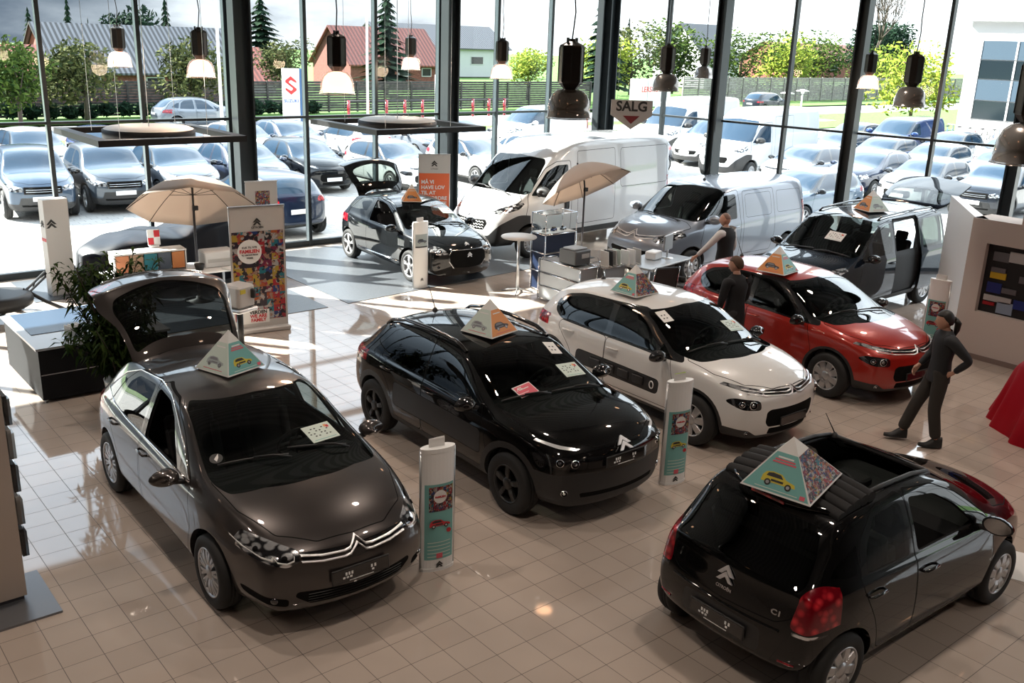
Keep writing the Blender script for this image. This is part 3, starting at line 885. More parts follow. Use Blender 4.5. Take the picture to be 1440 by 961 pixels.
def spec_c3(P, bump=True):
    S = base_spec(paint=P, wb=2.54, arch=M_PLA, flare=.045,
        xs=[-1.9, -1.85, -1.75, -1.55, -1.3, -1.0, -.6, -.1, .25, .55, .82, 1.05, 1.3, 1.65, 1.92, 2.04, 2.1],
        top=[(-1.9, 1.02), (-1.85, 1.08), (-1.75, 1.2), (-1.55, 1.35), (-1.3, 1.42), (-1.0, 1.455), (-.5, 1.475), (-.1, 1.475), (.25, 1.44), (.55, 1.32), (.82, 1.19), (1.05, 1.09), (1.3, 1.055), (1.65, 1.00), (1.92, .92), (2.04, .84), (2.1, .75)],
        belt=[(-1.9, .93), (-1.6, .99), (-1.0, .97), (0, .95), (.9, .94), (1.3, .935), (1.7, .89), (2.0, .79), (2.1, .67)],
        wid=[(-1.9, .76), (-1.75, .83), (-1.27, .875), (0, .86), (1.27, .875), (1.8, .83), (2.0, .77), (2.1, .71)],
        hy=[(-1.9, .92), (0, .92), (1.3, .93), (2.1, .95)],
        ry=[(-1.9, .62), (-1.55, .60), (-.6, .60), (.2, .60), (.6, .66), (1.05, .73), (1.65, .71), (2.1, .58)],
        crown=[(-1.9, .03), (-1.3, .07), (0, .075), (.8, .07), (1.2, .07), (2.1, .05)],
        sill=[(-1.9, .36), (-1.6, .25), (1.7, .24), (2.1, .26)], zm=[(-1.9, .68), (0, .62), (2.1, .56)],
        nose=[(.2, -.08), (.34, 0.0), (.55, .02), (.7, 0.01), (.85, -.03), (1.1, -.12)], tail=[(.2, .1), (.4, 0), (.8, -.01), (1.0, .04), (1.35, .12)],
        kf=.34, kr=.26, R=.318, rim=.205, sp=7 if bump else 8, wst='cap', fillw=.55 if bump else .66, mirror=(.74, .875, 1.0), mirrorm=M_GLB, handles=[(-.12, .84), (-.95, .88)],
        crease=[(5, .25, -1.7, 1.2), (3, .35, -1.7, .5)], dashz=.97, dashx=.7)
    side = {'y0': .5, 'z0': .88}
    S['regions'] = [
        ('door#f', P, 's', roundpoly([(.90, .34), (.98, .62), (.84, .96), (.78, .955), (-.26, .955), (-.24, .34)], .05), {'y0': .5}, .004),
        ('door#r', P, 's', roundpoly([(-.25, .34), (-.27, .955), (-1.14, .98), (-1.17, .9), (-.90, .64), (-.82, .34)], .06), {'y0': .5}, .004),
        ('bonnet', P, 't', sym([(2.02, .0), (1.98, .3), (1.78, .58), (1.45, .72), (1.05, .74), (1.0, .6), (1.12, 0)], .03, ax='t'), {'nz0': .35, 'z0': .7}, .004),
        ('keep', M_GLB, 's', roundpoly([(1.06, .955), (.86, 1.10), (.55, 1.28), (.24, 1.395), (0, 1.405), (-.9, 1.37), (-1.22, 1.30), (-1.36, 1.18), (-1.33, 1.06), (-1.15, .98), (-.3, .955), (.75, .94)], .08), {'y0': .5, 'z0': .85}),
        ('front_window_glass', G_CAR, 's', roundpoly([(.60, .965), (.56, 1.06), (.3, 1.25), (.05, 1.365), (-.24, 1.37), (-.22, .975)], .04), side),
        ('quarter_glass#f', G_CAR, 's', roundpoly([(.84, .97), (.65, 1.10), (.62, .97)], .02), side),
        ('rear_window_glass', G_DARK, 's', roundpoly([(-.32, .985), (-.34, 1.37), (-.9, 1.335), (-1.18, 1.27), (-1.30, 1.17), (-1.26, 1.07), (-1.08, 1.00)], .07), side),
        ('windscreen', G_CAR, 'f', sym([(0, 1.03), (.42, 1.02), (.69, .99), (.745, 1.02), (.61, 1.345), (.54, 1.385), (0, 1.41)], .03), {'x0': .1, 'nx0': .12}),
        ('running_light', M_LENS, 'f', roundpoly([(.46, .775), (.62, .80), (.84, .875), (.845, .90), (.60, .85), (.44, .82)], .01), {'x0': 1.58}),
        ('headlight', M_GLB, 'f', roundpoly([(.50, .60), (.72, .61), (.78, .68), (.74, .735), (.52, .72)], .05), {'x0': 1.4}),
        ('grille#c', M_GLB, 'f', sym([(0, .745), (.44, .775), (.44, .82), (0, .80)], .01), {'x0': 1.8}),
        ('grille#l', M_DRK, 'f', sym([(0, .37), (.38, .38), (.43, .44), (.43, .57), (.38, .60), (0, .60)], .03), {'x0': 1.7}),
        ('keep', M_PLA, 'f', sym([(0, .10), (.95, .10), (.95, .36), (.80, .37), (.62, .35), (.50, .27), (0, .29)], .03), {'x0': 1.5}),
        ('grille#m', M_DRK, 'f', sym([(0, .27), (.36, .28), (.36, .36), (0, .355)], .02), {'x0': 1.7}),
        ('tail_light', M_RED, 'f', roundpoly([(.48, .86), (.84, .84), (.84, 1.0), (.52, .98)], .05), {'x1': -1.4}),
        ('rear_windscreen', G_DARK, 'f', sym([(0, 1.07), (.52, 1.08), (.55, 1.13), (.50, 1.34), (0, 1.37)], .04), {'x1': -1.3}),
        ('keep', M_PLA, 's', [(-2.6, .1), (2.5, .1), (2.5, .26), (.9, .3), (-.9, .3), (-2.6, .4)], {}),
    ]
    if bump: S['regions'].insert(3, ('side_bumper_panel', M_PLA, 's', roundpoly([(.72, .47), (.74, .66), (-.76, .68), (-.78, .48)], .07), {'y0': .5}, .003))
    return S
def build_c3(x, y, heading, P=None, label='glossy white hatchback with black pillars and black side bumper panels', bump=True, extra=True):
    P = P or paint('white gloss paint', (.72, .72, .71), 0, .3)
    S = spec_c3(P, bump)
    root, parts, bvh = car(S, 'hatchback_car', label, loc=(x, y), heading=heading)
    b = MB()
    for dz in (0, -.035):
        L = [(-.83, .885), (-.62, .82 + dz), (-.44, .795 + dz), (-.12, .775 + dz), (-.05, .785 + dz), (0, .835 + dz), (.05, .785 + dz), (.12, .775 + dz), (.44, .795 + dz), (.62, .82 + dz), (.83, .885)]
        if dz: L = L[1:-1]
        front_strip(b, bvh, L, .015, .012, M_BADGE)
    b.build('chevron_badge', root)
    plate(root, bvh, .44, .5, .11, m=M_GLB, txt=False)
    for s in (-1, 1):
        lamp(root, bvh, s * .60, .665, .05, 'headlamp'); lamp(root, bvh, s * .70, .67, .035, 'headlamp')
        lamp(root, bvh, s * .62, .31, .028, 'fog_light')
    if bump:
        for s in (-1, 1):
            b = MB()
            for k in range(4):
                x0 = .38 - k * .26
                hh = bvh.ray_cast(Vector((x0, s * 2, .57)), Vector((0, -s, 0)))[0]
                b.rbox((x0, hh.y + s * .002, .57), (.2, .025, .12), M_PLA, .02)
            hh = bvh.ray_cast(Vector((.62, s * 2, .57)), Vector((0, -s, 0)))[0]
            M = TR(hh + Vector((0, s * .004, 0))) @ RX(PI / 2 * -s)
            b.tube([(.032 * math.cos(a), .046 * math.sin(a), 0) for a in [2 * PI * k / 20 for k in range(20)]], .008, M_WHT, 6, M, True)
            b.build('side_bumper_cell', root)
    wiper(root, bvh, (1.06, -.1), (.98, -.64)); wiper(root, bvh, (1.1, .5), (1.08, -.05))
    antenna(root, bvh, -1.2, .0, .28)
    return root, bvh, S
def build_c3r(x, y, heading):
    return build_c3(x, y, heading, paint('red gloss paint', (.36, .018, .010), .15, .3), 'red hatchback with black pillars standing behind the white hatchback', False)

def spec_c1():
    P = paint('black gloss paint', (.0025, .0025, .0027), 0, .3)
    S = base_spec(paint=P, wb=2.34,
        xs=[-1.62, -1.58, -1.5, -1.36, -1.2, -.95, -.6, -.1, .2, .5, .76, .98, 1.2, 1.5, 1.72, 1.82, 1.87],
        top=[(-1.62, .96), (-1.58, 1.0), (-1.5, 1.12), (-1.36, 1.27), (-1.2, 1.385), (-.95, 1.43), (-.5, 1.455), (-.1, 1.455), (.2, 1.43), (.5, 1.32), (.76, 1.19), (.98, 1.075), (1.2, 1.02), (1.5, .955), (1.72, .87), (1.82, .79), (1.87, .71)],
        belt=[(-1.62, .90), (-1.4, .965), (-1.0, .965), (-.4, .93), (.5, .90), (.98, .90), (1.2, .89), (1.5, .84), (1.75, .76), (1.87, .64)],
        wid=[(-1.62, .70), (-1.5, .76), (-1.17, .81), (0, .80), (1.17, .81), (1.55, .78), (1.75, .72), (1.87, .66)],
        hy=[(-1.62, .93), (0, .92), (1.2, .93), (1.87, .95)],
        ry=[(-1.62, .58), (-1.36, .57), (-.6, .565), (.2, .56), (.6, .62), (.98, .68), (1.5, .66), (1.87, .54)],
        crown=[(-1.62, .03), (-1.2, .06), (0, .065), (.8, .06), (1.2, .06), (1.87, .05)],
        sill=[(-1.62, .36), (-1.4, .24), (1.4, .22), (1.87, .26)], zm=[(-1.62, .64), (0, .60), (1.87, .54)],
        nose=[(.2, -.08), (.34, 0.0), (.55, .02), (.7, 0.0), (.85, -.04), (1.1, -.12)], tail=[(.2, .08), (.38, -.03), (.62, -.03), (.72, .02), (.9, .04), (1.1, .1), (1.4, .22)],
        kf=.34, kr=.14, bow1=-.7, R=.292, rim=.19, sp=8, wst='cap', fillw=.6, mirror=(.66, .80, .95), mirrorm=P, handles=[(-.12, .79, M_GLB), (-.86, .83, M_GLB)],
        crease=[(5, .45, -1.5, 1.1), (3, .3, -1.4, .5)], dashz=.92, dashx=.64, seatx=-.08, rsx=.28, seatm=M_FABG)
    side = {'y0': .45, 'z0': .86}
    S['regions'] = [
        ('roof_panel_opening', None, 't', roundpoly([(.26, -.44), (.26, .44), (-.80, .44), (-.80, -.44)], .05), {'z0': 1.2}, 0, False),
        ('door#f', P, 's', roundpoly([(.86, .30), (.92, .6), (.80, .96), (.42, 1.22), (.1, 1.36), (-.30, 1.40), (-.29, .9), (-.27, .30)], .06), {'y0': .45}, .004),
        ('door#r', P, 's', roundpoly([(-.28, .30), (-.30, .9), (-.31, 1.40), (-.72, 1.375), (-.98, 1.2), (-1.03, .92), (-.84, .6), (-.74, .30)], .08), {'y0': .45}, .004),
        ('bonnet', P, 't', sym([(1.78, .0), (1.74, .3), (1.56, .54), (1.25, .67), (.98, .69), (.92, .6), (1.04, 0)], .03, ax='t'), {'nz0': .35, 'z0': .6}, .004),
        ('front_window_glass', None, 's', roundpoly([(.62, .93), (.36, 1.15), (.1, 1.29), (-.26, 1.345), (-.25, .945)], .05), side),
        ('rear_window_glass', G_CAR, 's', roundpoly([(-.36, .95), (-.38, 1.345), (-.74, 1.32), (-.90, 1.15), (-.94, .985)], .05), side),
        ('quarter_glass', G_DARK, 's', roundpoly([(-1.02, 1.0), (-1.01, 1.2), (-1.22, 1.11), (-1.30, 1.03)], .02), side),
        ('windscreen', G_CAR, 'f', sym([(0, 1.0), (.40, .99), (.63, .965), (.68, .99), (.57, 1.31), (.50, 1.36), (0, 1.385)], .03), {'x0': .1, 'nx0': .12}),
        ('headlight', M_LENS, 'f', roundpoly([(.46, .63), (.66, .66), (.74, .80), (.68, .86), (.50, .76)], .06), {'x0': 1.1}),
        ('tailgate', P, 'f', sym([(0, 1.375), (.52, 1.355), (.60, 1.18), (.63, .95), (.56, .74), (.46, .68), (0, .66)], .03), {'x1': -.95}, .004, False),
        ('tailgate#w', G_DARK, 'f', sym([(0, 1.335), (.47, 1.31), (.545, 1.14), (.585, .955), (.52, .91), (0, .90)], .04), {'x1': -1.0}),
        ('tail_light', M_RED, 'f', roundpoly([(.56, .67), (.70, .66), (.80, .72), (.80, .93), (.66, 1.0), (.59, .95)], .05), {'x1': -1.25}),
        ('keep', M_PLA, 'f', sym([(0, .38), (.34, .38), (.37, .45), (.36, .58), (0, .60)], .03), {'x1': -1.4}),
        ('reversing_light', M_LENS, 'f', roundpoly([(.585, .632), (.74, .632), (.76, .655), (.585, .655)], .01), {'x1': -1.3}),
        ('keep', M_PLA, 'f', sym([(0, .10), (.8, .10), (.8, .29), (0, .30)], .01), {'x1': -1.4}),
    ]
    return S
def build_c1(x, y, heading):
    S = spec_c1()
    root, parts, bvh = car(S, 'city_car', 'small glossy black car seen from behind, its cloth roof folded back', loc=(x, y), heading=heading)
    emblem(root, bvh, 0, .845, .15, True)
    letters(root, bvh, 'CITROËN', 0, .735, .034, M_CHR, bold=.001)
    letters(root, bvh, 'C1', -.45, .745, .055, M_CHR, bold=.002, sx=1.25)
    plate(root, bvh, .49, .52, .12, rear=True, m=M_GLB)
    # high brake light under a small spoiler
    b = MB()
    P = []
    for k in range(17):
        yy = -.50 + k / 16
        h = bvh.ray_cast(Vector((-1.14 + .18 * (abs(yy) / .5) ** 2.4, yy, 3)), Vector((0, 0, -1)))[0]
        P.append([tuple(h + Vector((.10, 0, .004))), tuple(h + Vector((.0, 0, .028))), tuple(h + Vector((-.06, 0, .012))), tuple(h + Vector((-.06, 0, -.012))), tuple(h + Vector((0, 0, -.02)))])
    b.grid(P, S['paint']); sp = b.build('roof_spoiler', root)
    b = MB(); b.rbox((P[8][2][0] - .004, 0, P[8][2][2] - .012), (.012, .3, .022), M_RED, .004); b.build('high_brake_light', root)
    # rear bumper crease and reflectors
    for s in (-1, 1):
        b = MB(); front_strip(b, bvh, [(s * y_, .395) for y_ in (.52, .56, .6, .64)], .028, .004, M_RED, rear=True); b.build('reflector', root)
    b = MB(); front_strip(b, bvh, [(y_, .625) for y_ in np.linspace(-.5, .5, 21)], .02, .012, S['paint'], rear=True, out=.006); b.build('bumper_step', root)
    # roof frame, folded cloth roof
    b = MB()
    ring = []
    for (xx, yy) in roundpoly([(.28, -.46), (.28, .46), (-.82, .46), (-.82, -.46)], .06):
        h = bvh.ray_cast(Vector((xx, yy, 3)), Vector((0, 0, -1)))[0]; ring.append(h)
    b.tube(ring, .022, M_PLA, 8, None, True); b.build('roof_frame', root)
    for s in (-1, 1): b = MB(); b.tube([bvh.ray_cast(Vector((xx, s * .45, 3)), Vector((0, 0, -1)))[0] + Vector((0, 0, .015)) for xx in (.24, 0, -.4, -.78)], .02, M_PLA, 6); b.build('roof_rail', root)
    b = MB(); cloth = mat('folded roof cloth', (.012, .012, .013), .85)
    z0 = bvh.ray_cast(Vector((-.84, 0, 3)), Vector((0, 0, -1)))[0].z
    for k in range(5):
        xx = -.66 - .088 * k; zz = z0 + .035 - .009 * k * k * .5
        Pp = []
        for j in range(13):
            yy = -.52 + 1.04 * j / 12; dz = -.045 * (abs(yy) / .52) ** 2
            Pp.append([(xx + .055 * math.cos(a) , yy, zz + dz + .045 * math.sin(a) + .012) for a in [2 * PI * q / 10 for q in range(11)]])
        b.grid(Pp, cloth)
        for e, fl in ((0, True), (-1, False)):
            b.add(Pp[e][:-1], [tuple(range(10))[::-1] if fl else tuple(range(10))], cloth)
    b.build('folded_cloth_roof', root)
    antenna(root, bvh, .26, .42, .26, .7)
    return root, bvh, S
def spec_ds3():
    P = paint('black sparkle paint', (.006, .007, .008), .1, .3)
    S = base_spec(paint=P, wb=2.46,
        xs=[-1.88, -1.83, -1.72, -1.5, -1.25, -1.0, -.6, -.1, .25, .55, .82, 1.05, 1.3, 1.65, 1.92, 2.03, 2.08],
        top=[(-1.88, .98), (-1.83, 1.03), (-1.72, 1.15), (-1.5, 1.32), (-1.25, 1.40), (-1.0, 1.435), (-.5, 1.455), (-.1, 1.45), (.25, 1.40), (.55, 1.28), (.82, 1.15), (1.05, 1.05), (1.3, 1.01), (1.65, .95), (1.92, .87), (2.03, .79), (2.08, .70)],
        belt=[(-1.88, .92), (-1.5, 1.0), (-1.0, .98), (0, .93), (.9, .91), (1.3, .90), (1.7, .85), (2.0, .75), (2.08, .63)],
        wid=[(-1.88, .75), (-1.7, .82), (-1.23, .86), (0, .845), (1.23, .86), (1.8, .81), (2.0, .75), (2.08, .69)],
        hy=[(-1.88, .92), (0, .91), (1.3, .92), (2.08, .95)],
        ry=[(-1.88, .60), (-1.5, .57), (-.6, .58), (.2, .58), (.6, .64), (1.05, .71), (1.65, .69), (2.08, .57)],
        crown=[(-1.88, .03), (-1.3, .07), (0, .075), (.8, .07), (1.2, .07), (2.08, .05)],
        sill=[(-1.88, .36), (-1.6, .23), (1.7, .22), (2.08, .24)], zm=[(-1.88, .66), (0, .60), (2.08, .54)],
        nose=[(.2, -.08), (.34, 0.0), (.55, .02), (.7, 0.01), (.85, -.04), (1.1, -.12)], tail=[(.2, .1), (.4, 0), (.8, -.01), (1.0, .04), (1.35, .12)],
        kf=.34, kr=.26, R=.31, rim=.22, sp=5, wst='double', wmat=M_WHT if False else M_ALLOY, mirror=(.72, .855, .98), handles=[(-.22, .82)],
        crease=[(5, .4, -1.7, 1.2), (3, .35, -1.7, .5)], dashz=.94, dashx=.68, gate=(-1.22, 1.41, 1.5), lv=2)
    side = {'y0': .5, 'z0': .86}
    S['regions'] = [
        ('door', P, 's', roundpoly([(.86, .32), (.94, .62), (.80, .94), (.38, 1.24), (.05, 1.36), (-.44, 1.40), (-.46, .9), (-.44, .32)], .05), {'y0': .5}, .004),
        ('bonnet', P, 't', sym([(2.0, .0), (1.96, .3), (1.76, .58), (1.43, .70), (1.05, .72), (1.0, .6), (1.10, 0)], .03, ax='t'), {'nz0': .35, 'z0': .7}, .004),
        ('side_window_glass', None, 's', roundpoly([(.70, .94), (.4, 1.16), (.15, 1.27), (-.02, 1.33), (-.40, 1.36), (-.42, .95)], .04), side),
        ('quarter_glass', G_DARK, 's', roundpoly([(-.62, 1.10), (-.52, 1.36), (-1.0, 1.34), (-1.30, 1.22), (-1.42, 1.09)], .04), side),
        ('windscreen', G_CAR, 'f', sym([(0, .99), (.42, .98), (.66, .955), (.71, .98), (.59, 1.30), (.52, 1.35), (0, 1.375)], .03), {'x0': .1, 'nx0': .12}),
        ('headlight', M_LENS, 'f', roundpoly([(.42, .66), (.60, .62), (.74, .70), (.84, .80), (.76, .82), (.52, .76)], .04), {'x0': 1.3}),
        ('grille#c', M_DRK, 'f', sym([(0, .36), (.30, .38), (.40, .50), (.40, .64), (.34, .70), (0, .70)], .03), {'x0': 1.7}),
        ('tail_light', M_RED, 'f', roundpoly([(.68, .80), (.86, .78), (.86, .95), (.68, .93)], .02), {'x1': -1.3}),
        ('tailgate', P, 'f', sym([(0, 1.395), (.54, 1.37), (.62, 1.18), (.66, .95), (.64, .62), (0, .60)], .03), {'x1': -1.1}, .004, False),
        ('tailgate#w', G_CAR, 'f', sym([(0, 1.34), (.46, 1.31), (.53, 1.10), (.48, 1.05), (0, 1.03)], .05), {'x1': -1.1}),
    ]
    return S
def build_ds3(x, y, heading):
    S = spec_ds3()
    root, parts, bvh = car(S, 'hatchback_car', 'glossy black three-door hatchback with raised tailgate, standing on dark matting by the window', loc=(x, y), heading=heading)
    b = MB()
    front_strip(b, bvh, [(y_, .715) for y_ in np.linspace(-.36, .36, 11)], .012, .008, M_CHR)
    for s in (-1, 1): front_strip(b, bvh, [(s * .36, .71), (s * .42, .64), (s * .42, .50), (s * .32, .37)][::s], .02, .008, M_CHR)
    b.build('grille_surround', root)
    emblem(root, bvh, 0, .62, .11); emblem(root, bvh, 0, .80, .10)
    b = MB()
    for s in (-1, 1):
        b = MB(); P = [bvh.ray_cast(Vector((xx, s * 2, zz)), Vector((0, -s, 0)))[0] + Vector((0, s * .006, 0)) for xx, zz in ((.85, .34), (.3, .33), (-.3, .33), (-.8, .35))]
        b.tube(P, .016, M_CHR, 6)
        P = [bvh.ray_cast(Vector((xx, s * 2, zz)), Vector((0, -s, 0)))[0] + Vector((0, s * .003, 0)) for xx, zz in ((.80, .925), (.3, .93), (-.3, .94))]
        b.tube(P, .009, M_CHR, 6)
        b.build('side_trim', root)
    for s in (-1, 1): lamp(root, bvh, s * .57, .69, .045, 'headlamp'); lamp(root, bvh, s * .60, .40, .03, 'fog_light')
    wiper(root, bvh, (1.05, -.1), (.95, -.62)); wiper(root, bvh, (1.08, .5), (1.06, -.05))
    return root, bvh, S

def spec_berlingo():
    P = paint('dark blue-grey metallic paint', (.004, .008, .016), .3, .3)
    S = base_spec(paint=P, wb=2.728,
        xs=[-2.1, -2.07, -2.0, -1.8, -1.4, -1.0, -.4, .2, .5, .8, 1.08, 1.3, 1.55, 1.85, 2.08, 2.2, 2.27],
        top=[(-2.1, 1.72), (-2.07, 1.755), (-2.0, 1.78), (-1.4, 1.80), (-.4, 1.80), (.2, 1.77), (.5, 1.68), (.8, 1.50), (1.08, 1.32), (1.3, 1.19), (1.55, 1.13), (1.85, 1.06), (2.08, .98), (2.2, .90), (2.27, .80)],
        belt=[(-2.1, 1.13), (-1.0, 1.12), (0, 1.09), (1.1, 1.03), (1.4, 1.02), (1.85, .96), (2.1, .87), (2.27, .72)],
        wid=[(-2.1, .82), (-2.0, .88), (-1.36, .905), (0, .90), (1.36, .905), (1.95, .85), (2.15, .79), (2.27, .72)],
        hy=[(-2.1, .95), (0, .95), (1.3, .94), (2.27, .95)],
        ry=[(-2.1, .66), (-1.4, .68), (-.4, .68), (.4, .68), (.8, .72), (1.3, .78), (1.85, .74), (2.27, .60)],
        crown=[(-2.1, .04), (-1.3, .07), (0, .075), (.8, .07), (1.2, .07), (2.27, .05)],
        sill=[(-2.1, .36), (-1.8, .26), (1.8, .25), (2.27, .28)], zm=[(-2.1, .7), (0, .66), (2.27, .58)],
        nose=[(.2, -.08), (.34, 0.0), (.55, .02), (.7, 0.01), (.9, -.05), (1.2, -.15)], tail=[(.2, .05), (.4, 0), (.8, -.01), (1.1, .02), (1.7, .1)],
        kf=.32, kr=.10, R=.325, rim=.21, sp=8, wst='cap', fillw=.6, mirror=(.85, .92, 1.14), mirrorm=M_GLB, handles=[(-.02, .95), (-1.3, 1.0)],
        crease=[(5, .3, -2.0, 1.2), (3, .35, -1.9, .5)], dashz=1.02, dashx=.85, seatz=.5, gate=(-1.98, 1.76, 1.85), lv=2, bow1=-1.5)
    side = {'y0': .5, 'z0': 1.0}
    S['regions'] = [
        ('door#f', P, 's', roundpoly([(1.0, .34), (1.05, .7), (.95, 1.12), (.55, 1.48), (.3, 1.64), (-.10, 1.70), (-.12, .9), (-.12, .34)], .05), {'y0': .5}, .004),
        ('sliding_door', P, 's', roundpoly([(-.14, .34), (-.14, .9), (-.13, 1.70), (-1.02, 1.71), (-1.04, .9), (-.98, .60), (-.88, .34)], .05), {'y0': .5}, .004),
        ('bonnet', P, 't', sym([(2.18, .0), (2.14, .3), (1.95, .62), (1.6, .76), (1.3, .80), (1.24, .6), (1.32, 0)], .03, ax='t'), {'nz0': .35, 'z0': .8}, .004),
        ('front_window_glass', G_CAR, 's', roundpoly([(.62, 1.10), (.60, 1.36), (.36, 1.55), (.15, 1.63), (-.06, 1.65), (-.06, 1.12)], .05), side),
        ('quarter_glass#f', G_CAR, 's', roundpoly([(.98, 1.09), (.70, 1.33), (.68, 1.09)], .02), side),
        ('sliding_window_glass', G_CAR, 's', roundpoly([(-.22, 1.13), (-.22, 1.65), (-.94, 1.66), (-.96, 1.14)], .05), side),
        ('rear_window_glass', G_CAR, 's', roundpoly([(-1.12, 1.15), (-1.12, 1.66), (-1.75, 1.64), (-1.84, 1.5), (-1.84, 1.16)], .06), side),
        ('windscreen', G_CAR, 'f', sym([(0, 1.18), (.42, 1.17), (.74, 1.14), (.80, 1.17), (.70, 1.66), (.62, 1.71), (0, 1.73)], .03), {'x0': .1, 'nx0': .12}),
        ('headlight', M_LENS, 'f', roundpoly([(.46, .78), (.64, .76), (.80, .84), (.86, 1.0), (.78, 1.02), (.54, .90)], .04), {'x0': 1.4}),
        ('grille#c', M_DRK, 'f', sym([(0, .38), (.45, .40), (.50, .52), (0, .54)], .02), {'x0': 1.8}),
        ('tail_light', M_RED, 'f', roundpoly([(.74, .85), (.92, .85), (.92, 1.4), (.78, 1.38)], .02), {'x1': -1.9}),
        ('tailgate', P, 'f', sym([(0, 1.745), (.60, 1.73), (.68, 1.55), (.73, 1.1), (.72, .62), (0, .60)], .03), {'x1': -1.7}, .004, False),
        ('tailgate#w', G_CAR, 'f', sym([(0, 1.66), (.54, 1.65), (.62, 1.22), (.56, 1.17), (0, 1.16)], .05), {'x1': -1.7}),
        ('keep', M_PLA, 's', [(-2.6, .1), (2.5, .1), (2.5, .34), (-2.6, .36)], {}),
    ]
    return S
def build_berlingo(x, y, heading):
    S = spec_berlingo()
    root, parts, bvh = car(S, 'family_van', 'dark blue tall family car with open sliding door and raised tailgate, behind the red hatchback', loc=(x, y), heading=heading)
    # the sliding door on the left stands open, pushed back along the flank
    for key, o in parts.items():
        nm = key if isinstance(key, str) else key[0]
        if nm.startswith('sliding') and key[1] == 1: o.location = (-.80, .075, 0)
    b = MB()
    for dz in (0, -.04):
        L = [(-.46, .87 + dz), (-.3, .852 + dz), (-.12, .846 + dz), (-.07, .855 + dz), (0, .925 + dz), (.07, .855 + dz), (.12, .846 + dz), (.3, .852 + dz), (.46, .87 + dz)]
        front_strip(b, bvh, L, .022, .016, M_BADGE)
    b.build('chevron_badge', root)
    for s in (-1, 1):
        lamp(root, bvh, s * .62, .83, .05, 'headlamp')
        b = MB(); b.tube([bvh.ray_cast(Vector((xx, s * .6, 3)), Vector((0, 0, -1)))[0] + Vector((0, 0, l_)) for xx, l_ in ((-1.8, 0), (-1.7, .04), (-.8, .05), (.1, .04), (.2, 0))], .018, M_GLB, 6); b.build('roof_rail', root)
    plate(root, bvh, .62, .5, .11, m=M_GLB, txt=False)
    wiper(root, bvh, (1.32, .1), (1.18, .7)); wiper(root, bvh, (1.32, -.5), (1.28, .05))
    return root, bvh, S

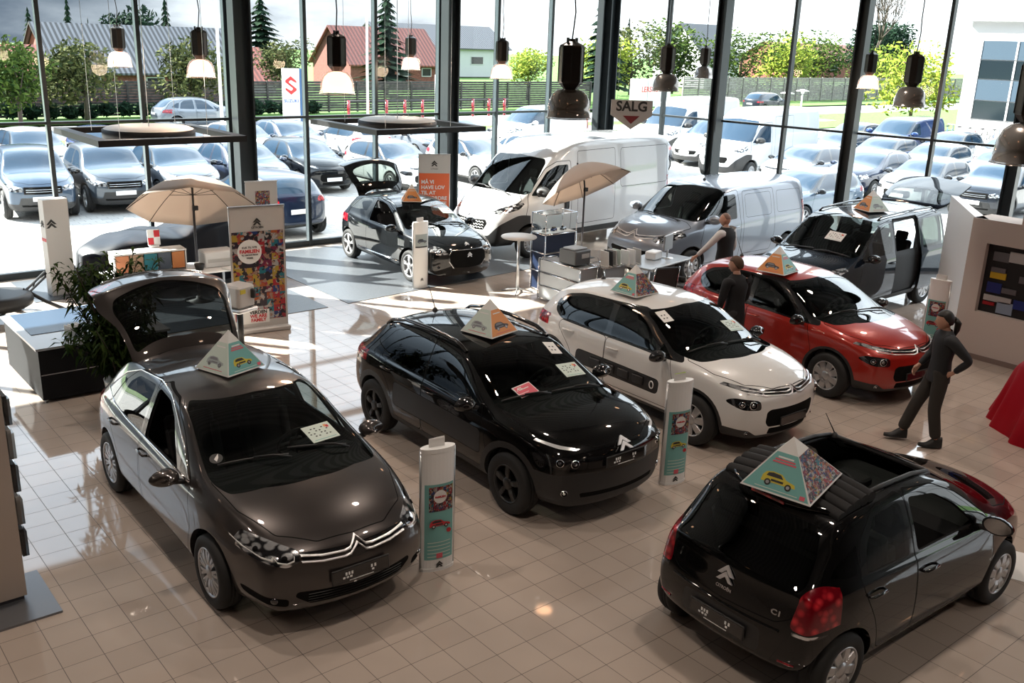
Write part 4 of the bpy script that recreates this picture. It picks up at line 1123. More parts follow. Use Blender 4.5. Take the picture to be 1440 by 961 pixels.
G_VAN = glass('clear van glass', (.80, .90, .87), .9)
def spec_van(big=True):
    if big:
        P = paint('white van paint', (.56, .57, .58), 0, .35)
        S = base_spec(paint=P, wb=4.035,
            xs=[-3.02, -2.98, -2.85, -2.4, -1.6, -.8, 0, .6, .95, 1.2, 1.45, 1.75, 2.05, 2.3, 2.55, 2.78, 2.90, 2.97],
            top=[(-3.02, 2.38), (-2.98, 2.44), (-2.85, 2.50), (-1.6, 2.52), (0, 2.53), (.6, 2.50), (.95, 2.42), (1.2, 2.30), (1.45, 2.12), (1.75, 1.86), (2.05, 1.60), (2.3, 1.42), (2.55, 1.30), (2.78, 1.17), (2.90, 1.05), (2.97, .92)],
            belt=[(-3.02, 1.35), (0, 1.35), (1.0, 1.33), (1.8, 1.27), (2.3, 1.22), (2.6, 1.12), (2.97, .82)],
            wid=[(-3.02, .92), (-2.9, 1.0), (-2.0, 1.025), (2.0, 1.025), (2.4, .99), (2.75, .90), (2.97, .80)],
            hy=[(-3.02, .985), (1.0, .985), (2.0, .96), (2.97, .95)],
            ry=[(-3.02, .84), (-2.8, .90), (0, .91), (.9, .89), (1.4, .87), (2.0, .91), (2.5, .82), (2.97, .66)],
            crown=[(-3.02, .04), (-2.8, .06), (0, .06), (1.0, .09), (1.6, .08), (2.97, .06)],
            sill=[(-3.02, .45), (-2.7, .38), (2.4, .34), (2.97, .32)], zm=[(-3.02, .8), (0, .8), (2.97, .62)],
            nose=[(.2, -.08), (.34, 0.0), (.55, .02), (.7, 0.01), (.9, -.03), (1.2, -.15)], tail=[(.2, .03), (.4, 0), (2.4, .04)],
            kf=.36, kr=.06, bow0=1.2, bow1=-2.5, R=.345, rim=.21, sp=16, wst='cap', fillw=.5, mirrorm=M_PLA, mirror=(1.75, 1.03, 1.45), mirs=1.5, rearseat=False, crease=[(3, .6, -2.9, .9), (5, .4, -2.9, 2.4)],
            dashz=1.25, dashx=1.8, seatx=1.05, seatz=.8, lv=2, ra=.42)
        side = {'y0': .5, 'z0': 1.2}
        S['regions'] = [
            ('door', P, 's', roundpoly([(2.05, .5), (2.16, .9), (2.05, 1.36), (1.5, 1.92), (1.2, 2.05), (.78, 2.06), (.76, 1.2), (.78, .5)], .06), {'y0': .6}, .006),
            ('bonnet', P, 't', sym([(2.88, .0), (2.84, .3), (2.65, .66), (2.3, .84), (2.2, .86), (2.15, .7), (2.28, 0)], .03, ax='t'), {'nz0': .35, 'z0': .9}, .006),
            ('side_window_glass', G_VAN, 's', roundpoly([(1.98, 1.36), (1.5, 1.84), (1.2, 1.97), (.86, 1.98), (.86, 1.34)], .05), side),
            ('windscreen', G_VAN, 'f', sym([(0, 1.42), (.5, 1.40), (.84, 1.38), (.90, 1.42), (.80, 2.02), (.72, 2.10), (0, 2.14)], .04), {'x0': 1.0, 'nx0': .12}),
            ('headlight', M_LENS, 'f', roundpoly([(.50, 1.00), (.72, .98), (.90, 1.08), (.96, 1.22), (.88, 1.22), (.60, 1.10)], .03), {'x0': 2.2}),
            ('bumper', M_PLA, 'f', sym([(0, .10), (1.05, .10), (1.05, .90), (.93, .98), (.80, .80), (.55, .52), (0, .50)], .05), {'x0': 2.05}),
            ('grille#c', M_DRK, 'f', sym([(0, .62), (.42, .64), (.50, .78), (.45, .86), (0, .84)], .03), {'x0': 2.3}),
            ('tail_light', M_RED, 'f', roundpoly([(.86, .9), (1.05, .9), (1.05, 1.5), (.90, 1.5)], .02), {'x1': -2.8}),
            ('keep', M_PLA, 's', roundpoly([(1.5, .38), (-1.5, .38), (-1.5, .52), (1.5, .52)], .03), {'y0': .6}),
            ('side_panel', P, 's', roundpoly([(.55, .62), (.55, 2.25), (-.75, 2.27), (-.75, .62)], .06), {'y0': .6, 'ny0': .5}, .005),
            ('side_panel#b', P, 's', roundpoly([(-.95, 1.35), (-.95, 2.25), (-2.8, 2.25), (-2.8, 1.35)], .1), {'y0': .6, 'ny0': .5}, .005),
        ]
    else:
        P = paint('silver metallic paint', (.27, .30, .35), .5, .34)
        S = base_spec(paint=P, wb=3.275,
            xs=[-2.43, -2.40, -2.3, -2.0, -1.5, -1.0, -.4, .2, .55, .85, 1.15, 1.42, 1.62, 1.85, 2.15, 2.36, 2.46, 2.52],
            top=[(-2.43, 1.80), (-2.40, 1.84), (-2.3, 1.885), (-1.5, 1.90), (-.4, 1.91), (.2, 1.90), (.55, 1.84), (.85, 1.70), (1.15, 1.51), (1.42, 1.34), (1.62, 1.23), (1.85, 1.18), (2.15, 1.12), (2.36, 1.03), (2.46, .94), (2.52, .83)],
            belt=[(-2.43, 1.2), (-1.0, 1.18), (0, 1.14), (1.3, 1.08), (1.7, 1.08), (2.15, 1.0), (2.4, .88), (2.52, .74)],
            wid=[(-2.43, .88), (-2.3, .935), (-1.64, .96), (1.64, .96), (2.1, .91), (2.4, .84), (2.52, .76)],
            hy=[(-2.43, .96), (0, .955), (1.6, .945), (2.52, .95)],
            ry=[(-2.43, .72), (-1.4, .76), (-.4, .76), (.4, .74), (1.0, .76), (1.6, .83), (2.1, .79), (2.52, .64)],
            crown=[(-2.43, .05), (-1.3, .08), (0, .08), (.8, .08), (1.4, .07), (2.52, .05)],
            sill=[(-2.43, .40), (-2.1, .28), (2.0, .27), (2.52, .28)], zm=[(-2.43, .75), (0, .72), (2.52, .62)],
            nose=[(.2, -.08), (.34, 0.0), (.6, .02), (.75, 0.01), (.95, -.05), (1.2, -.15)], tail=[(.2, .03), (.4, 0), (1.0, 0), (1.8, .08)],
            kf=.34, kr=.08, bow0=.5, bow1=-1.9, R=.34, rim=.22, sp=10, wst='cap', fillw=.5, mirrorm=P, mirror=(1.15, .97, 1.26), mirs=1.25, rearseat=False, crease=[(3, .4, -2.3, .3), (5, .25, -2.3, 1.4)],
            dashz=1.1, dashx=1.15, seatx=.5, seatz=.62, lv=2, ra=.40)
        side = {'y0': .5, 'z0': 1.0}
        S['regions'] = [
            ('door', P, 's', roundpoly([(1.32, .36), (1.4, .8), (1.25, 1.2), (.85, 1.56), (.6, 1.70), (.12, 1.76), (.08, 1.0), (.12, .36)], .06), {'y0': .6}, .005),
            ('bonnet', P, 't', sym([(2.43, .0), (2.39, .3), (2.2, .66), (1.85, .80), (1.62, .84), (1.55, .66), (1.62, 0)], .03, ax='t'), {'nz0': .35, 'z0': .9}, .005),
            ('side_window_glass', G_CAR, 's', roundpoly([(1.26, 1.16), (.80, 1.54), (.55, 1.66), (.20, 1.68), (.20, 1.18)], .05), side),
            ('windscreen', G_CAR, 'f', sym([(0, 1.24), (.5, 1.23), (.78, 1.20), (.85, 1.24), (.75, 1.72), (.67, 1.78), (0, 1.80)], .04), {'x0': .5, 'nx0': .12}),
            ('headlight', M_LENS, 'f', roundpoly([(.50, .86), (.66, .82), (.86, .92), (.93, 1.05), (.86, 1.07), (.56, .96)], .03), {'x0': 1.8}),
            ('bumper', M_PLA, 'f', sym([(0, .10), (1.0, .10), (1.0, .52), (.62, .55), (.55, .44), (0, .42)], .04), {'x0': 1.75}),
            ('grille#c', M_DRK, 'f', sym([(0, .48), (.46, .50), (.55, .62), (.50, .66), (0, .64)], .03), {'x0': 1.9}),
            ('tail_light', M_RED, 'f', roundpoly([(.80, .9), (.98, .9), (.98, 1.45), (.84, 1.4)], .02), {'x1': -2.2}),
            ('side_panel', P, 's', roundpoly([(.0, .42), (-.02, 1.72), (-1.10, 1.73), (-1.12, .8), (-1.0, .42)], .06), {'y0': .6, 'ny0': .4}, .004),
            ('side_panel#b', P, 's', roundpoly([(-.10, 1.18), (-.10, 1.65), (-1.0, 1.66), (-1.0, 1.18)], .08), {'y0': .6, 'ny0': .4}, .003),
            ('side_panel#c', P, 's', roundpoly([(-1.22, 1.2), (-1.22, 1.66), (-2.15, 1.64), (-2.15, 1.2)], .08), {'y0': .6, 'ny0': .4}, .003),
            ('keep', M_PLA, 's', [(-2.6, .1), (2.5, .1), (2.5, .33), (-2.6, .33)], {}),
        ]
    return S
def build_jumper(x, y, heading):
    S = spec_van(True)
    root, parts, bvh = car(S, 'panel_van', 'tall white panel van with black bumper inside the showroom, behind the right parasol', 'van', loc=(x, y), heading=heading)
    emblem(root, bvh, 0, .98, .24)
    b = MB()
    for z in (.68, .74, .80):
        front_strip(b, bvh, [(y_, z + .015 * (-1) ** k) for k, y_ in enumerate(np.linspace(-.42, .42, 22))], .014, .008, M_WHT)
    b.build('grille_slat', root)
    wiper(root, bvh, (2.28, -.05), (2.1, -.75)); wiper(root, bvh, (2.28, .6), (2.28, -.0))
    for s in (-1, 1):
        b = MB(); h = bvh.ray_cast(Vector((.93, s * 2, 1.12)), Vector((0, -s, 0)))[0]; b.rbox((.93, h.y, 1.12), (.14, .05, .26), M_PLA, .05, None); b.build('door_handle', root)
    return root, bvh, S
def build_jumpy(x, y, heading):
    S = spec_van(False)
    root, parts, bvh = car(S, 'panel_van', 'silver panel van beside the bald man, between tall white van and dark blue car', 'van', loc=(x, y), heading=heading)
    b = MB()
    for dz in (0, -.05):
        L = [(-.78, 1.01 + dz), (-.5, .95 + dz), (-.16, .925 + dz), (-.09, .935 + dz), (0, 1.02 + dz), (.09, .935 + dz), (.16, .925 + dz), (.5, .95 + dz), (.78, 1.01 + dz)]
        if dz: L = L[1:-1]
        front_strip(b, bvh, L, .024, .018, M_BADGE)
    b.build('chevron_badge', root)
    for s in (-1, 1): lamp(root, bvh, s * .66, .885, .05, 'headlamp')
    for s in (-1, 1):
        b = MB(); h = bvh.ray_cast(Vector((.1, s * 2, 1.0)), Vector((0, -s, 0)))
        b.tube([(.18, h[0].y, 1.02), (.2, h[0].y + s * .035, 1.02), (.38, h[0].y + s * .035, 1.02), (.4, h[0].y, 1.02)], .016, S['paint'], 8); b.build('door_handle', root)
    wiper(root, bvh, (1.62, -.05), (1.46, -.72)); wiper(root, bvh, (1.62, .55), (1.62, -.0))
    antenna(root, bvh, .25, .0, .28)
    return root, bvh, S

# ---------------------------------------------------------------- parked cars outside
G_OUT = mat('outdoor car glass', (.012, .03, .055), .08, .0, .5, .2)
def spec_parked(kind, P):
    if kind == 'hatch':
        S = spec_c3(P, False); S['arch'] = None
    elif kind == 'suv':
        S = spec_cactus(); S['paint'] = P
        for k, t in enumerate(S['top']): S['top'][k] = (t[0], t[1] + (.13 if -1.95 < t[0] < .6 else .06))
        S['belt'] = [(a, b + .05) for a, b in S['belt']]
        S['R'] = .345; S['rim'] = .23; S['wmat'] = M_ALLOY; S['sp'] = 5; S['wst'] = 'double'
        S['regions'] = [r for r in S['regions'] if r[0] not in ('side_bumper_panel', 'running_light', 'headlight')]
        for i, r in enumerate(S['regions']):
            if r[0].startswith('door') or r[0] == 'bonnet': S['regions'][i] = (r[0], P) + tuple(r[2:])
            if r[0].endswith('window_glass'): S['regions'][i] = (r[0], r[1], r[2], [(a, b + .05) for a, b in r[3]], r[4])
            if r[0] in ('windscreen', 'rear_windscreen'): S['regions'][i] = (r[0], r[1], r[2], [(a, b + (.06 if b < 1.2 else .13)) for a, b in r[3]], r[4])
            if r[0] == 'bumper': S['regions'][i] = ('keep', M_PLA, 'f', sym([(0, .18), (.90, .18), (.90, .44), (.55, .42), (.5, .58), (0, .58)], .03), {'x0': 1.45})
        S['regions'].append(('headlight', M_LENS, 'f', roundpoly([(.44, .72), (.70, .73), (.82, .82), (.80, .90), (.60, .86), (.44, .82)], .03), {'x0': 1.4}))
        S['regions'].append(('grille#c', M_DRK, 'f', sym([(0, .66), (.40, .70), (.43, .84), (0, .84)], .02), {'x0': 1.7}))
    elif kind == 'estate':
        S = spec_c4(); S['paint'] = P; S.pop('gate')
        S['regions'] = [r for r in S['regions'] if not r[0].startswith('tailgate#l') ]
        for i, r in enumerate(S['regions']):
            if r[0].startswith('door') or r[0] in ('bonnet', 'tailgate'): S['regions'][i] = (r[0], P) + tuple(r[2:])
    elif kind == 'van': S = spec_van(False); 
    elif kind == 'bigvan': S = spec_van(True)
    if kind in ('van', 'bigvan'):
        W0 = S['paint']; S['paint'] = P
        S['regions'] = [((r[0], P) + tuple(r[2:])) if r[1] is W0 else r for r in S['regions'] if not r[0].startswith('side_panel#')]
        if S['mirrorm'] is W0: S['mirrorm'] = P
    S['regions'] = [((r[0], G_OUT) + tuple(r[2:])) if (r[1] in (G_CAR, G_DARK, G_VAN) or r[1] is None) else r for r in S['regions']]
    S.update(lv=2, cabin=False, lining=False)
    if kind == 'hatch': S['rim'] = .21; S['wst'] = 'double'; S['sp'] = 6
    return S
def build_parked(kind, name, P, label, cat='car', group=None):
    S = spec_parked(kind, P)
    root, parts, bvh = car(S, name, label, cat, group, (0, 0), 0)
    if kind == 'estate' or kind == 'suv':
        b = MB(); z = .70 if kind == 'estate' else .77
        for dz in (0, -.05): front_strip(b, bvh, [(y_, z + dz) for y_ in np.linspace(-.38, .38, 9)], .014, .01, M_CHR)
        b.build('grille_bar', root)
    zp = {'hatch': .44, 'suv': .55, 'estate': .5, 'van': .56, 'bigvan': .6}[kind]
    wp = mat('white number plate', (.75, .75, .75), .4)
    plate(root, bvh, zp, .5, .11, m=wp, bg=wp, txt=False)
    if kind in ('hatch', 'estate', 'suv'):
        plate(root, bvh, .74 if kind != 'hatch' else .66, .5, .11, rear=True, m=wp, bg=wp, txt=False)
    return root, bvh, S
# ---------------------------------------------------------------- the hall
YW = 10.76                      # inner face of the long window wall
CX, CY = 17.35, 10.76           # corner of the two window walls
RD = Vector((.1262, -.992, 0)).normalized()     # direction of the right window wall
RA = math.atan2(RD.y, RD.x)
HZ = 6.3
M_STEEL = mat('dark blue-grey steel paint', (.018, .024, .028), .4, .3)
M_STEELL = mat('light edge steel paint', (.06, .08, .09), .35, .4)
def tile_mat():
    m = mat('beige floor tiles', (.45, .36, .30), .12)
    n, l, b = nodes(m)
    tc = n.new('ShaderNodeTexCoord'); br = n.new('ShaderNodeTexBrick')
    br.offset = 0; br.squash = 1
    br.inputs['Scale'].default_value = 1; br.inputs['Brick Width'].default_value = .3; br.inputs['Row Height'].default_value = .3
    br.inputs['Mortar Size'].default_value = .0028; br.inputs['Mortar Smooth'].default_value = .1; br.inputs['Bias'].default_value = 0
    br.inputs['Color1'].default_value = (.47, .395, .34, 1); br.inputs['Color2'].default_value = (.51, .43, .37, 1); br.inputs['Mortar'].default_value = (.09, .065, .055, 1)
    l.new(tc.outputs['Object'], br.inputs['Vector']); 
    nz = n.new('ShaderNodeTexNoise'); nz.inputs['Scale'].default_value = 1.3; l.new(tc.outputs['Object'], nz.inputs['Vector'])
    mx = n.new('ShaderNodeMixRGB'); mx.blend_type = 'MULTIPLY'; mx.inputs[0].default_value = .25
    l.new(br.outputs[0], mx.inputs[1]); l.new(nz.outputs[0], mx.inputs[2]); l.new(mx.outputs[0], b.inputs['Base Color'])
    ma = n.new('ShaderNodeMapRange'); ma.inputs['To Min'].default_value = .045; ma.inputs['To Max'].default_value = .6; l.new(br.outputs['Fac'], ma.inputs[0]); l.new(ma.outputs[0], b.inputs['Roughness'])
    bp = n.new('ShaderNodeBump'); bp.invert = True; bp.inputs['Strength'].default_value = .3; bp.inputs['Distance'].default_value = .002
    l.new(br.outputs['Fac'], bp.inputs['Height']); l.new(bp.outputs[0], b.inputs['Normal'])
    b.inputs['Specular IOR Level'].default_value = .85
    return m
def structure(o): o['kind'] = 'structure'; return o
XL, YB, XR = -7, -17, 21
hall = [(XL, YB), (CX + RD.x / -RD.y * (CY - YB), YB), (CX, CY + .02), (XL, CY + .02)]
b = MB(); b.prism(hall, -.08, 0, tile_mat()); structure(b.build('floor'))
cm = mat('grey ceiling decking', (.32, .31, .30), .6)
n_, l_, b_ = nodes(cm)
tc = n_.new('ShaderNodeTexCoord'); wv = n_.new('ShaderNodeTexWave'); wv.bands_direction = 'Y'; wv.inputs['Scale'].default_value = 1.2; wv.inputs['Distortion'].default_value = 0
rp = n_.new('ShaderNodeValToRGB'); rp.color_ramp.elements[0].position = .4; rp.color_ramp.elements[0].color = (.05, .05, .05, 1); rp.color_ramp.elements[1].position = .6; rp.color_ramp.elements[1].color = (.16, .16, .16, 1)
l_.new(tc.outputs['Object'], wv.inputs[0]); l_.new(wv.outputs[0], rp.inputs[0]); l_.new(rp.outputs[0], b_.inputs['Base Color'])
b = MB(); b.prism(hall, HZ, HZ + .2, cm); structure(b.build('ceiling'))
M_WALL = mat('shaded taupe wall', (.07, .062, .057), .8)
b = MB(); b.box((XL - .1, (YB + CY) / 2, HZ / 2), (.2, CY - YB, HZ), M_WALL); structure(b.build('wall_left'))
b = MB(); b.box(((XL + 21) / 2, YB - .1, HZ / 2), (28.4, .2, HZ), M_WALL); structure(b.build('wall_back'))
# roof beams under the ceiling
for k, y in enumerate((-12, -6, 0, 6)):
    b = MB(); b.box((7, y, HZ - .2), (27, .25, .4), M_STEEL); structure(b.build('trim_%d' % (k + 1)))

def window_bay(k, p0, p1, ang):
    """one glazed bay between two mullions: frame > pane (lower), pane (upper)"""
    L = (Vector(p1) - Vector(p0)).length; T = TR(p0[0], p0[1], 0) @ RZ(ang)
    b = MB(); w = .065
    b.box((0, .08, HZ / 2), (w, .16, HZ), M_STEEL, T)
    b.box((-w / 2 - .004, .06, HZ / 2), (.008, .1, HZ), M_STEELL, T)
    b.box((L / 2, .08, .06), (L - w, .12, .12), M_STEEL, T)
    b.box((L / 2, .07, 2.84), (L - w, .12, .05), M_STEEL, T)
    b.box((L / 2, .07, HZ - .1), (L - w, .12, .2), M_STEEL, T)
    fr = structure(b.build('window_%d' % k))
    for z0, z1 in ((.12, 2.815), (2.865, HZ - .2)):
        b = MB(); b.add([(w / 2, .09, z0), (L - w / 2, .09, z0), (L - w / 2, .09, z1), (w / 2, .09, z1)], [(0, 1, 2, 3)], G_PANE, T)
        b.build('pane', fr)
wk = 1
xs_ = [-7, -5.55, -3.8, -2.05, -.3, 1.45, 3.2, 4.95, 6.7, 8.45, 10.2, 11.95, 13.7, 15.45, 17.2]
for i in range(len(xs_) - 1):
    window_bay(wk, (xs_[i], YW), (xs_[i + 1], YW), 0); wk += 1
ds_ = [.2, 1.95, 3.7, 5.45, 7.2, 8.95, 10.7, 12.45, 14.2, 15.95, 17.7, 19.45, 21.2, 22.95, 24.7, 26.45, 27.9]
for i in range(len(ds_) - 1):
    p0 = Vector((CX, CY, 0)) + RD * ds_[i]; p1 = Vector((CX, CY, 0)) + RD * ds_[i + 1]
    window_bay(wk, p0, p1, RA); wk += 1
def column(x, y, ang, w=.26, d=.3):
    b = MB(); T = TR(x, y, 0) @ RZ(ang)
    for s in (-1, 1): b.box((s * w / 2, 0, HZ / 2), (.035, d, HZ), M_STEEL, T)
    b.box((0, 0, HZ / 2), (w, .03, HZ), M_STEEL, T)
    b.box((0, -.0, .02), (w + .12, d + .1, .04), M_STEEL, T)
    structure(b.build('trim_%d' % (5 + column.n))); column.n += 1
column.n = 0
column(6.87, 10.5, 0, .34); column(12.05, 10.5, 0, .3); column(1.5, 10.5, 0, .3); column(17.2, 10.45, .1, .34); column(16.95, 10.5, .1, .2, .2)
for d in (3.7, 7.2, 10.7):
    p = Vector((CX, CY, 0)) + RD * d + Vector((-.2, -.03, 0)); column(p.x, p.y, RA, .2, .24)

# ---------------------------------------------------------------- matting on the tiles
mm = mat('dark grey entrance matting', (.07, .078, .088), .45, 0, .6)
noise_col(mm, (.055, .062, .07), (.085, .092, .102), 60, 2)
mm.node_tree.nodes['Principled BSDF'].inputs['Roughness'].default_value = .38
for poly in ([(3.4, 5.95), (6.24, 6.0), (6.24, 10.6), (2.2, 10.6), (2.2, 8.9), (3.4, 8.9)], [(6.66, 6.03), (10.4, 6.36), (13.2, 6.5), (13.2, 10.3), (6.66, 10.55)]):
    b = MB(); b.prism(poly, 0.001, .008, mm); o = b.build('floor_mat')
    tag(o, 'dark grey floor matting by the window, ' + ('left of the white tile strip' if poly[0][0] < 5 else 'right of the white tile strip'), 'mat')
b = MB(); b.prism([(10.9, -5.3), (12.6, -5.3), (12.6, -6.4), (10.9, -6.4)], .001, .004, M_WHT); 

# ---------------------------------------------------------------- lamps
GLOW = mat('lit lamp glass', (.9, .5, .35), .4, emit=(1, .60, .42), estr=3.6)
nn, ll, bb = nodes(GLOW)
G_SHADE = mat('clear ribbed lamp glass', (.62, .58, .55), .18, .2, .8, .5, alpha=.42)
M_HOUS = mat('dark bronze lamp housing', (.03, .025, .022), .38, .5)
G_SHADE2 = mat('silvered ribbed lamp glass', (.42, .39, .37), .15, .65, .8, .5, alpha=.75)
def pendant(lit):
    root = empty('pendant_lamp', (0, 0, 0))
    b = MB(); b.tube([(0, 0, HZ - 3.87), (0.0, 0, 1.2), (.03, 0, .98), (0, 0, .74)], .008, M_PLA, 6); b.build('cable', root)
    b = MB(); b.lathe([(0, .74), (.03, .74), (.035, .72), (.075, .70), (.115, .68), (.12, .66), (.12, .36), (.115, .33), (.07, .28), (.065, .27)], M_HOUS, seg=8, smooth=False)
    for k in range(8):
        a = 2 * PI * k / 8; b.box((.121 * math.cos(a), .121 * math.sin(a), .5), (.006, .012, .32), M_PLA, rz=a)
    for s in (-1, 1): b.box((s * .06, 0, .72), (.02, .02, .06), M_PLA)
    b.build('housing', root)
    b = MB(); prof = [(.07, .275), (.125, .262), (.168, .225), (.196, .165), (.208, .09), (.212, 0), (.224, -.004), (.224, .008)]
    b.lathe(prof, G_SHADE if lit else G_SHADE2, seg=28); b.build('lamp_shade', root)
    b = MB()
    if lit:
        b.lathe([(.05, .265), (.11, .245), (.155, .20), (.180, .14), (.190, .05), (.17, .03), (0, .05)], GLOW, seg=20)
    else:
        b.lathe([(.05, .268), (.11, .255), (.155, .215), (.185, .155), (.198, .085), (.201, .01)], mat('dull lamp reflector', (.5, .47, .44), .3, .9), seg=20)
        b.lathe([(0, .26), (.02, .25), (.03, .18), (.02, .12), (0, .1)], M_WHT, seg=10)
    b.build('diffuser' if lit else 'reflector', root)
    return root
pl, pu = pendant(True), pendant(False)
lamps = [(4.40, 10.25, 1, 'lit pendant lamp nearest the window, left row'), (4.35, 6.37, 1, 'lit pendant lamp above the cream umbrella'), (4.45, 2.35, 1, 'large lit pendant lamp left of the showroom middle, over the raised tailgates'),
    (4.85, -1.46, 0, 'large unlit pendant lamp with grey glass shade in front of the window corner'), (5.43, -5.56, 0, 'unlit pendant lamp cut off by the right edge of the photo'),
    (10.78, 10.25, 1, 'small lit pendant lamp by the window, left of the second steel column'), (10.16, 6.22, 1, 'lit pendant lamp just right of the second steel column'), (10.54, 2.41, 0, 'unlit pendant lamp right above the SALG arrow sign'),
    (11.5, -1.31, 0, 'unlit grey pendant lamp hanging in front of the round tree'), (16.82, 6.87, 0, 'small unlit pendant lamp by the right window wall'), (16.87, 2.59, 1, 'lit pendant lamp in front of a thick mullion, right window wall')]
used = [0, 0]
for x, y, lit, lab in lamps:
    src = pl if lit else pu
    o = src if not used[lit] else copy_tree(src)
    used[lit] = 1
    o.location = (x, y, 3.87); o.rotation_euler = (0, 0, random.uniform(0, 1))
    tag(o, lab, 'lamp', 'pendant lamps in the showroom')
    if lit:
        L = bpy.data.lights.new('lamp_light', 'POINT'); L.energy = 55; L.color = (1, .72, .5); L.shadow_soft_size = .15
        lo = bpy.data.objects.new('lamp_light', L); COL.objects.link(lo); lo.location = (x, y, 3.8)
# unseen ceiling downlights, added for warm fill and reflected spots on the cars
GL2 = mat('downlight glass', (1, .85, .7), .4, emit=(1, .50, .25), estr=9)
ceil_o = bpy.data.objects['ceiling']
dl = None
for ix, x in enumerate((-3.5, .9, 5.3, 9.7, 14.1)):
    for iy, y in enumerate((-13.5, -9.0, -4.6, -.4, 3.8)):
        if dl is None:
            b = MB(); b.lathe([(.20, 0), (.20, -.03), (.17, -.03), (.17, -.01)], M_WHT, seg=20); b.lathe([(.17, -.012), (0, -.012)], GL2, seg=20, smooth=False)
            dl = b.mesh('fill_downlight')
        o = bpy.data.objects.new('fill_downlight', dl); link(o, ceil_o); o.location = (x, y, HZ)
        L = bpy.data.lights.new('fill_light', 'SPOT'); L.energy = {-13.5: 90, -9.0: 190, -4.6: 310}.get(y, 290) * (.65 if x < 0 else 1); L.color = (1, .86, .74); L.spot_size = R(110); L.spot_blend = .6; L.shadow_soft_size = .14
        lo = bpy.data.objects.new('fill_light', L); COL.objects.link(lo); lo.location = (x, y, HZ - .06)

M_FRM = mat('black frame paint', (.008, .008, .009), .5, 0, .3)
# square hanging light frames
def light_frame(x, y, s, lab, z=3.0):
    root = empty('hanging_light_frame', (x, y, z), 0, lab, 'light frame', 'square light frames')
    b = MB(); h = .09; t = .16
    for sx, sy, dx, dy in ((.5, 0, 1, 0), (.5, 1, 1, 0)): b.box((s / 2, sy * s + (t / 2 if sy == 0 else -t / 2), 0), (s, t, h), M_FRM)
    for sx in (0, 1): b.box((sx * s + (t / 2 if sx == 0 else -t / 2), s / 2, 0), (t, s - 2 * t, h), M_FRM)
    b.build('frame', root)
    b = MB(); b.lathe([(0, .12), (s * .27, .12), (s * .3, .09)], mat('white disc diffuser', (.7, .68, .64), .5), (s / 2, s / 2, 0), 40); b.lathe([(s * .3, .09), (s * .31, .08), (s * .31, -.05), (s * .27, -.07), (0, -.07)], M_FRM, (s / 2, s / 2, 0), 40)
    b.build('round_fitting', root)
    b = MB()
    for a, c_ in ((.2, .2), (.8, .2), (.2, .8), (.8, .8)): b.tube([(a * s, c_ * s, .02), (a * s, c_ * s, HZ - z)], .004, M_ALU, 4)
    b.tube([(s / 2, s / 2, .1), (s / 2, s / 2, HZ - z)], .006, M_ALU, 4)
    b.build('suspension_wire', root)
    b = MB(); b.box((s / 2, s * .18, 0), (.06, s * .36 - t, .05), M_STEEL); b.box((s / 2, s * .82, 0), (.06, s * .36 - t, .05), M_STEEL); b.build('cross_bar', root)
light_frame(2.51, 5.62, 2.2, 'black square hanging frame with round white fitting, above the cream umbrella on the left')
light_frame(7.11, 5.76, 2.35, 'black square hanging frame with round white fitting, above the three-door hatchback')

# SALG arrow sign
root = empty('hanging_sign', (12.93, 5.42, 3.22), R(-40), 'grey arrow-shaped hanging sign reading SALG above a dark red triangle', 'sign')
b = MB(); g = mat('grey sign board', (.42, .40, .39), .5)
b.prism([(-.42, .28), (-.42, -.02), (0, -.3), (.42, -.02), (.42, .28)], -.02, .02, g, RX(PI / 2)); b.build('board', root)
text_obj('SALG', .27, mat('sign black', (.02, .02, .02), .6), root, TR(0, -.021, .15) @ RX(PI / 2), bold=.008)
b = MB(); b.prism([(-.17, -.03), (0, -.19), (.17, -.03)], .02, .024, mat('dark red print', (.16, .015, .02), .6), RX(PI / 2)); b.build('red_arrow', root)
b = MB()
for s in (-.3, .3): b.tube([(s, 0, .28), (s, 0, HZ - 3.22)], .004, M_ALU, 4)
b.build('suspension_wire', root)
# ---------------------------------------------------------------- outdoors
def flat(name, poly, z, m, label=None, cat=None, kind='structure'):
    b = MB(); b.prism(poly, z - .03, z, m); o = b.build(name)
    if kind: o['kind'] = kind
    return o
M_PAVE = mat('pale concrete paving', (.42, .41, .39), .8)
n_, l_, b_ = nodes(M_PAVE)
tc = n_.new('ShaderNodeTexCoord'); br = n_.new('ShaderNodeTexBrick'); br.inputs['Scale'].default_value = 1; br.inputs['Brick Width'].default_value = .4; br.inputs['Row Height'].default_value = .2
br.inputs['Mortar Size'].default_value = .008; br.inputs['Color1'].default_value = (.44, .43, .41, 1); br.inputs['Color2'].default_value = (.36, .35, .34, 1); br.inputs['Mortar'].default_value = (.2, .19, .18, 1)
l_.new(tc.outputs['Object'], br.inputs['Vector']); l_.new(br.outputs[0], b_.inputs['Base Color'])
M_ASPH = noise_col(mat('grey asphalt', (.2, .2, .2), .85), (.22, .22, .22), (.30, .30, .295), 3, 6)
M_GRASS = noise_col(mat('mown grass', (.1, .2, .03), .9), (.04, .11, .012), (.10, .20, .03), 8, 6)
flat('ground', [(-60, -60), (260, -60), (260, 260), (-60, 260)], -.12, M_GRASS)
flat('forecourt_paving', [(-30, 10.95), (CX + .1, 10.95), (CX + .3, 10.8), (21, -18), (60, -18), (60, 33), (-30, 33)], -.04, M_PAVE)
flat('side_street', [(-30, 33), (200, 33), (200, 35), (-30, 35)], -.045, M_GRASS)
flat('road', [(-30, 35), (200, 35), (200, 41), (-30, 41)], -.04, M_ASPH)
flat('verge', [(-30, 41.6), (200, 41.6), (200, 44.6), (-30, 44.6)], .02, M_GRASS)
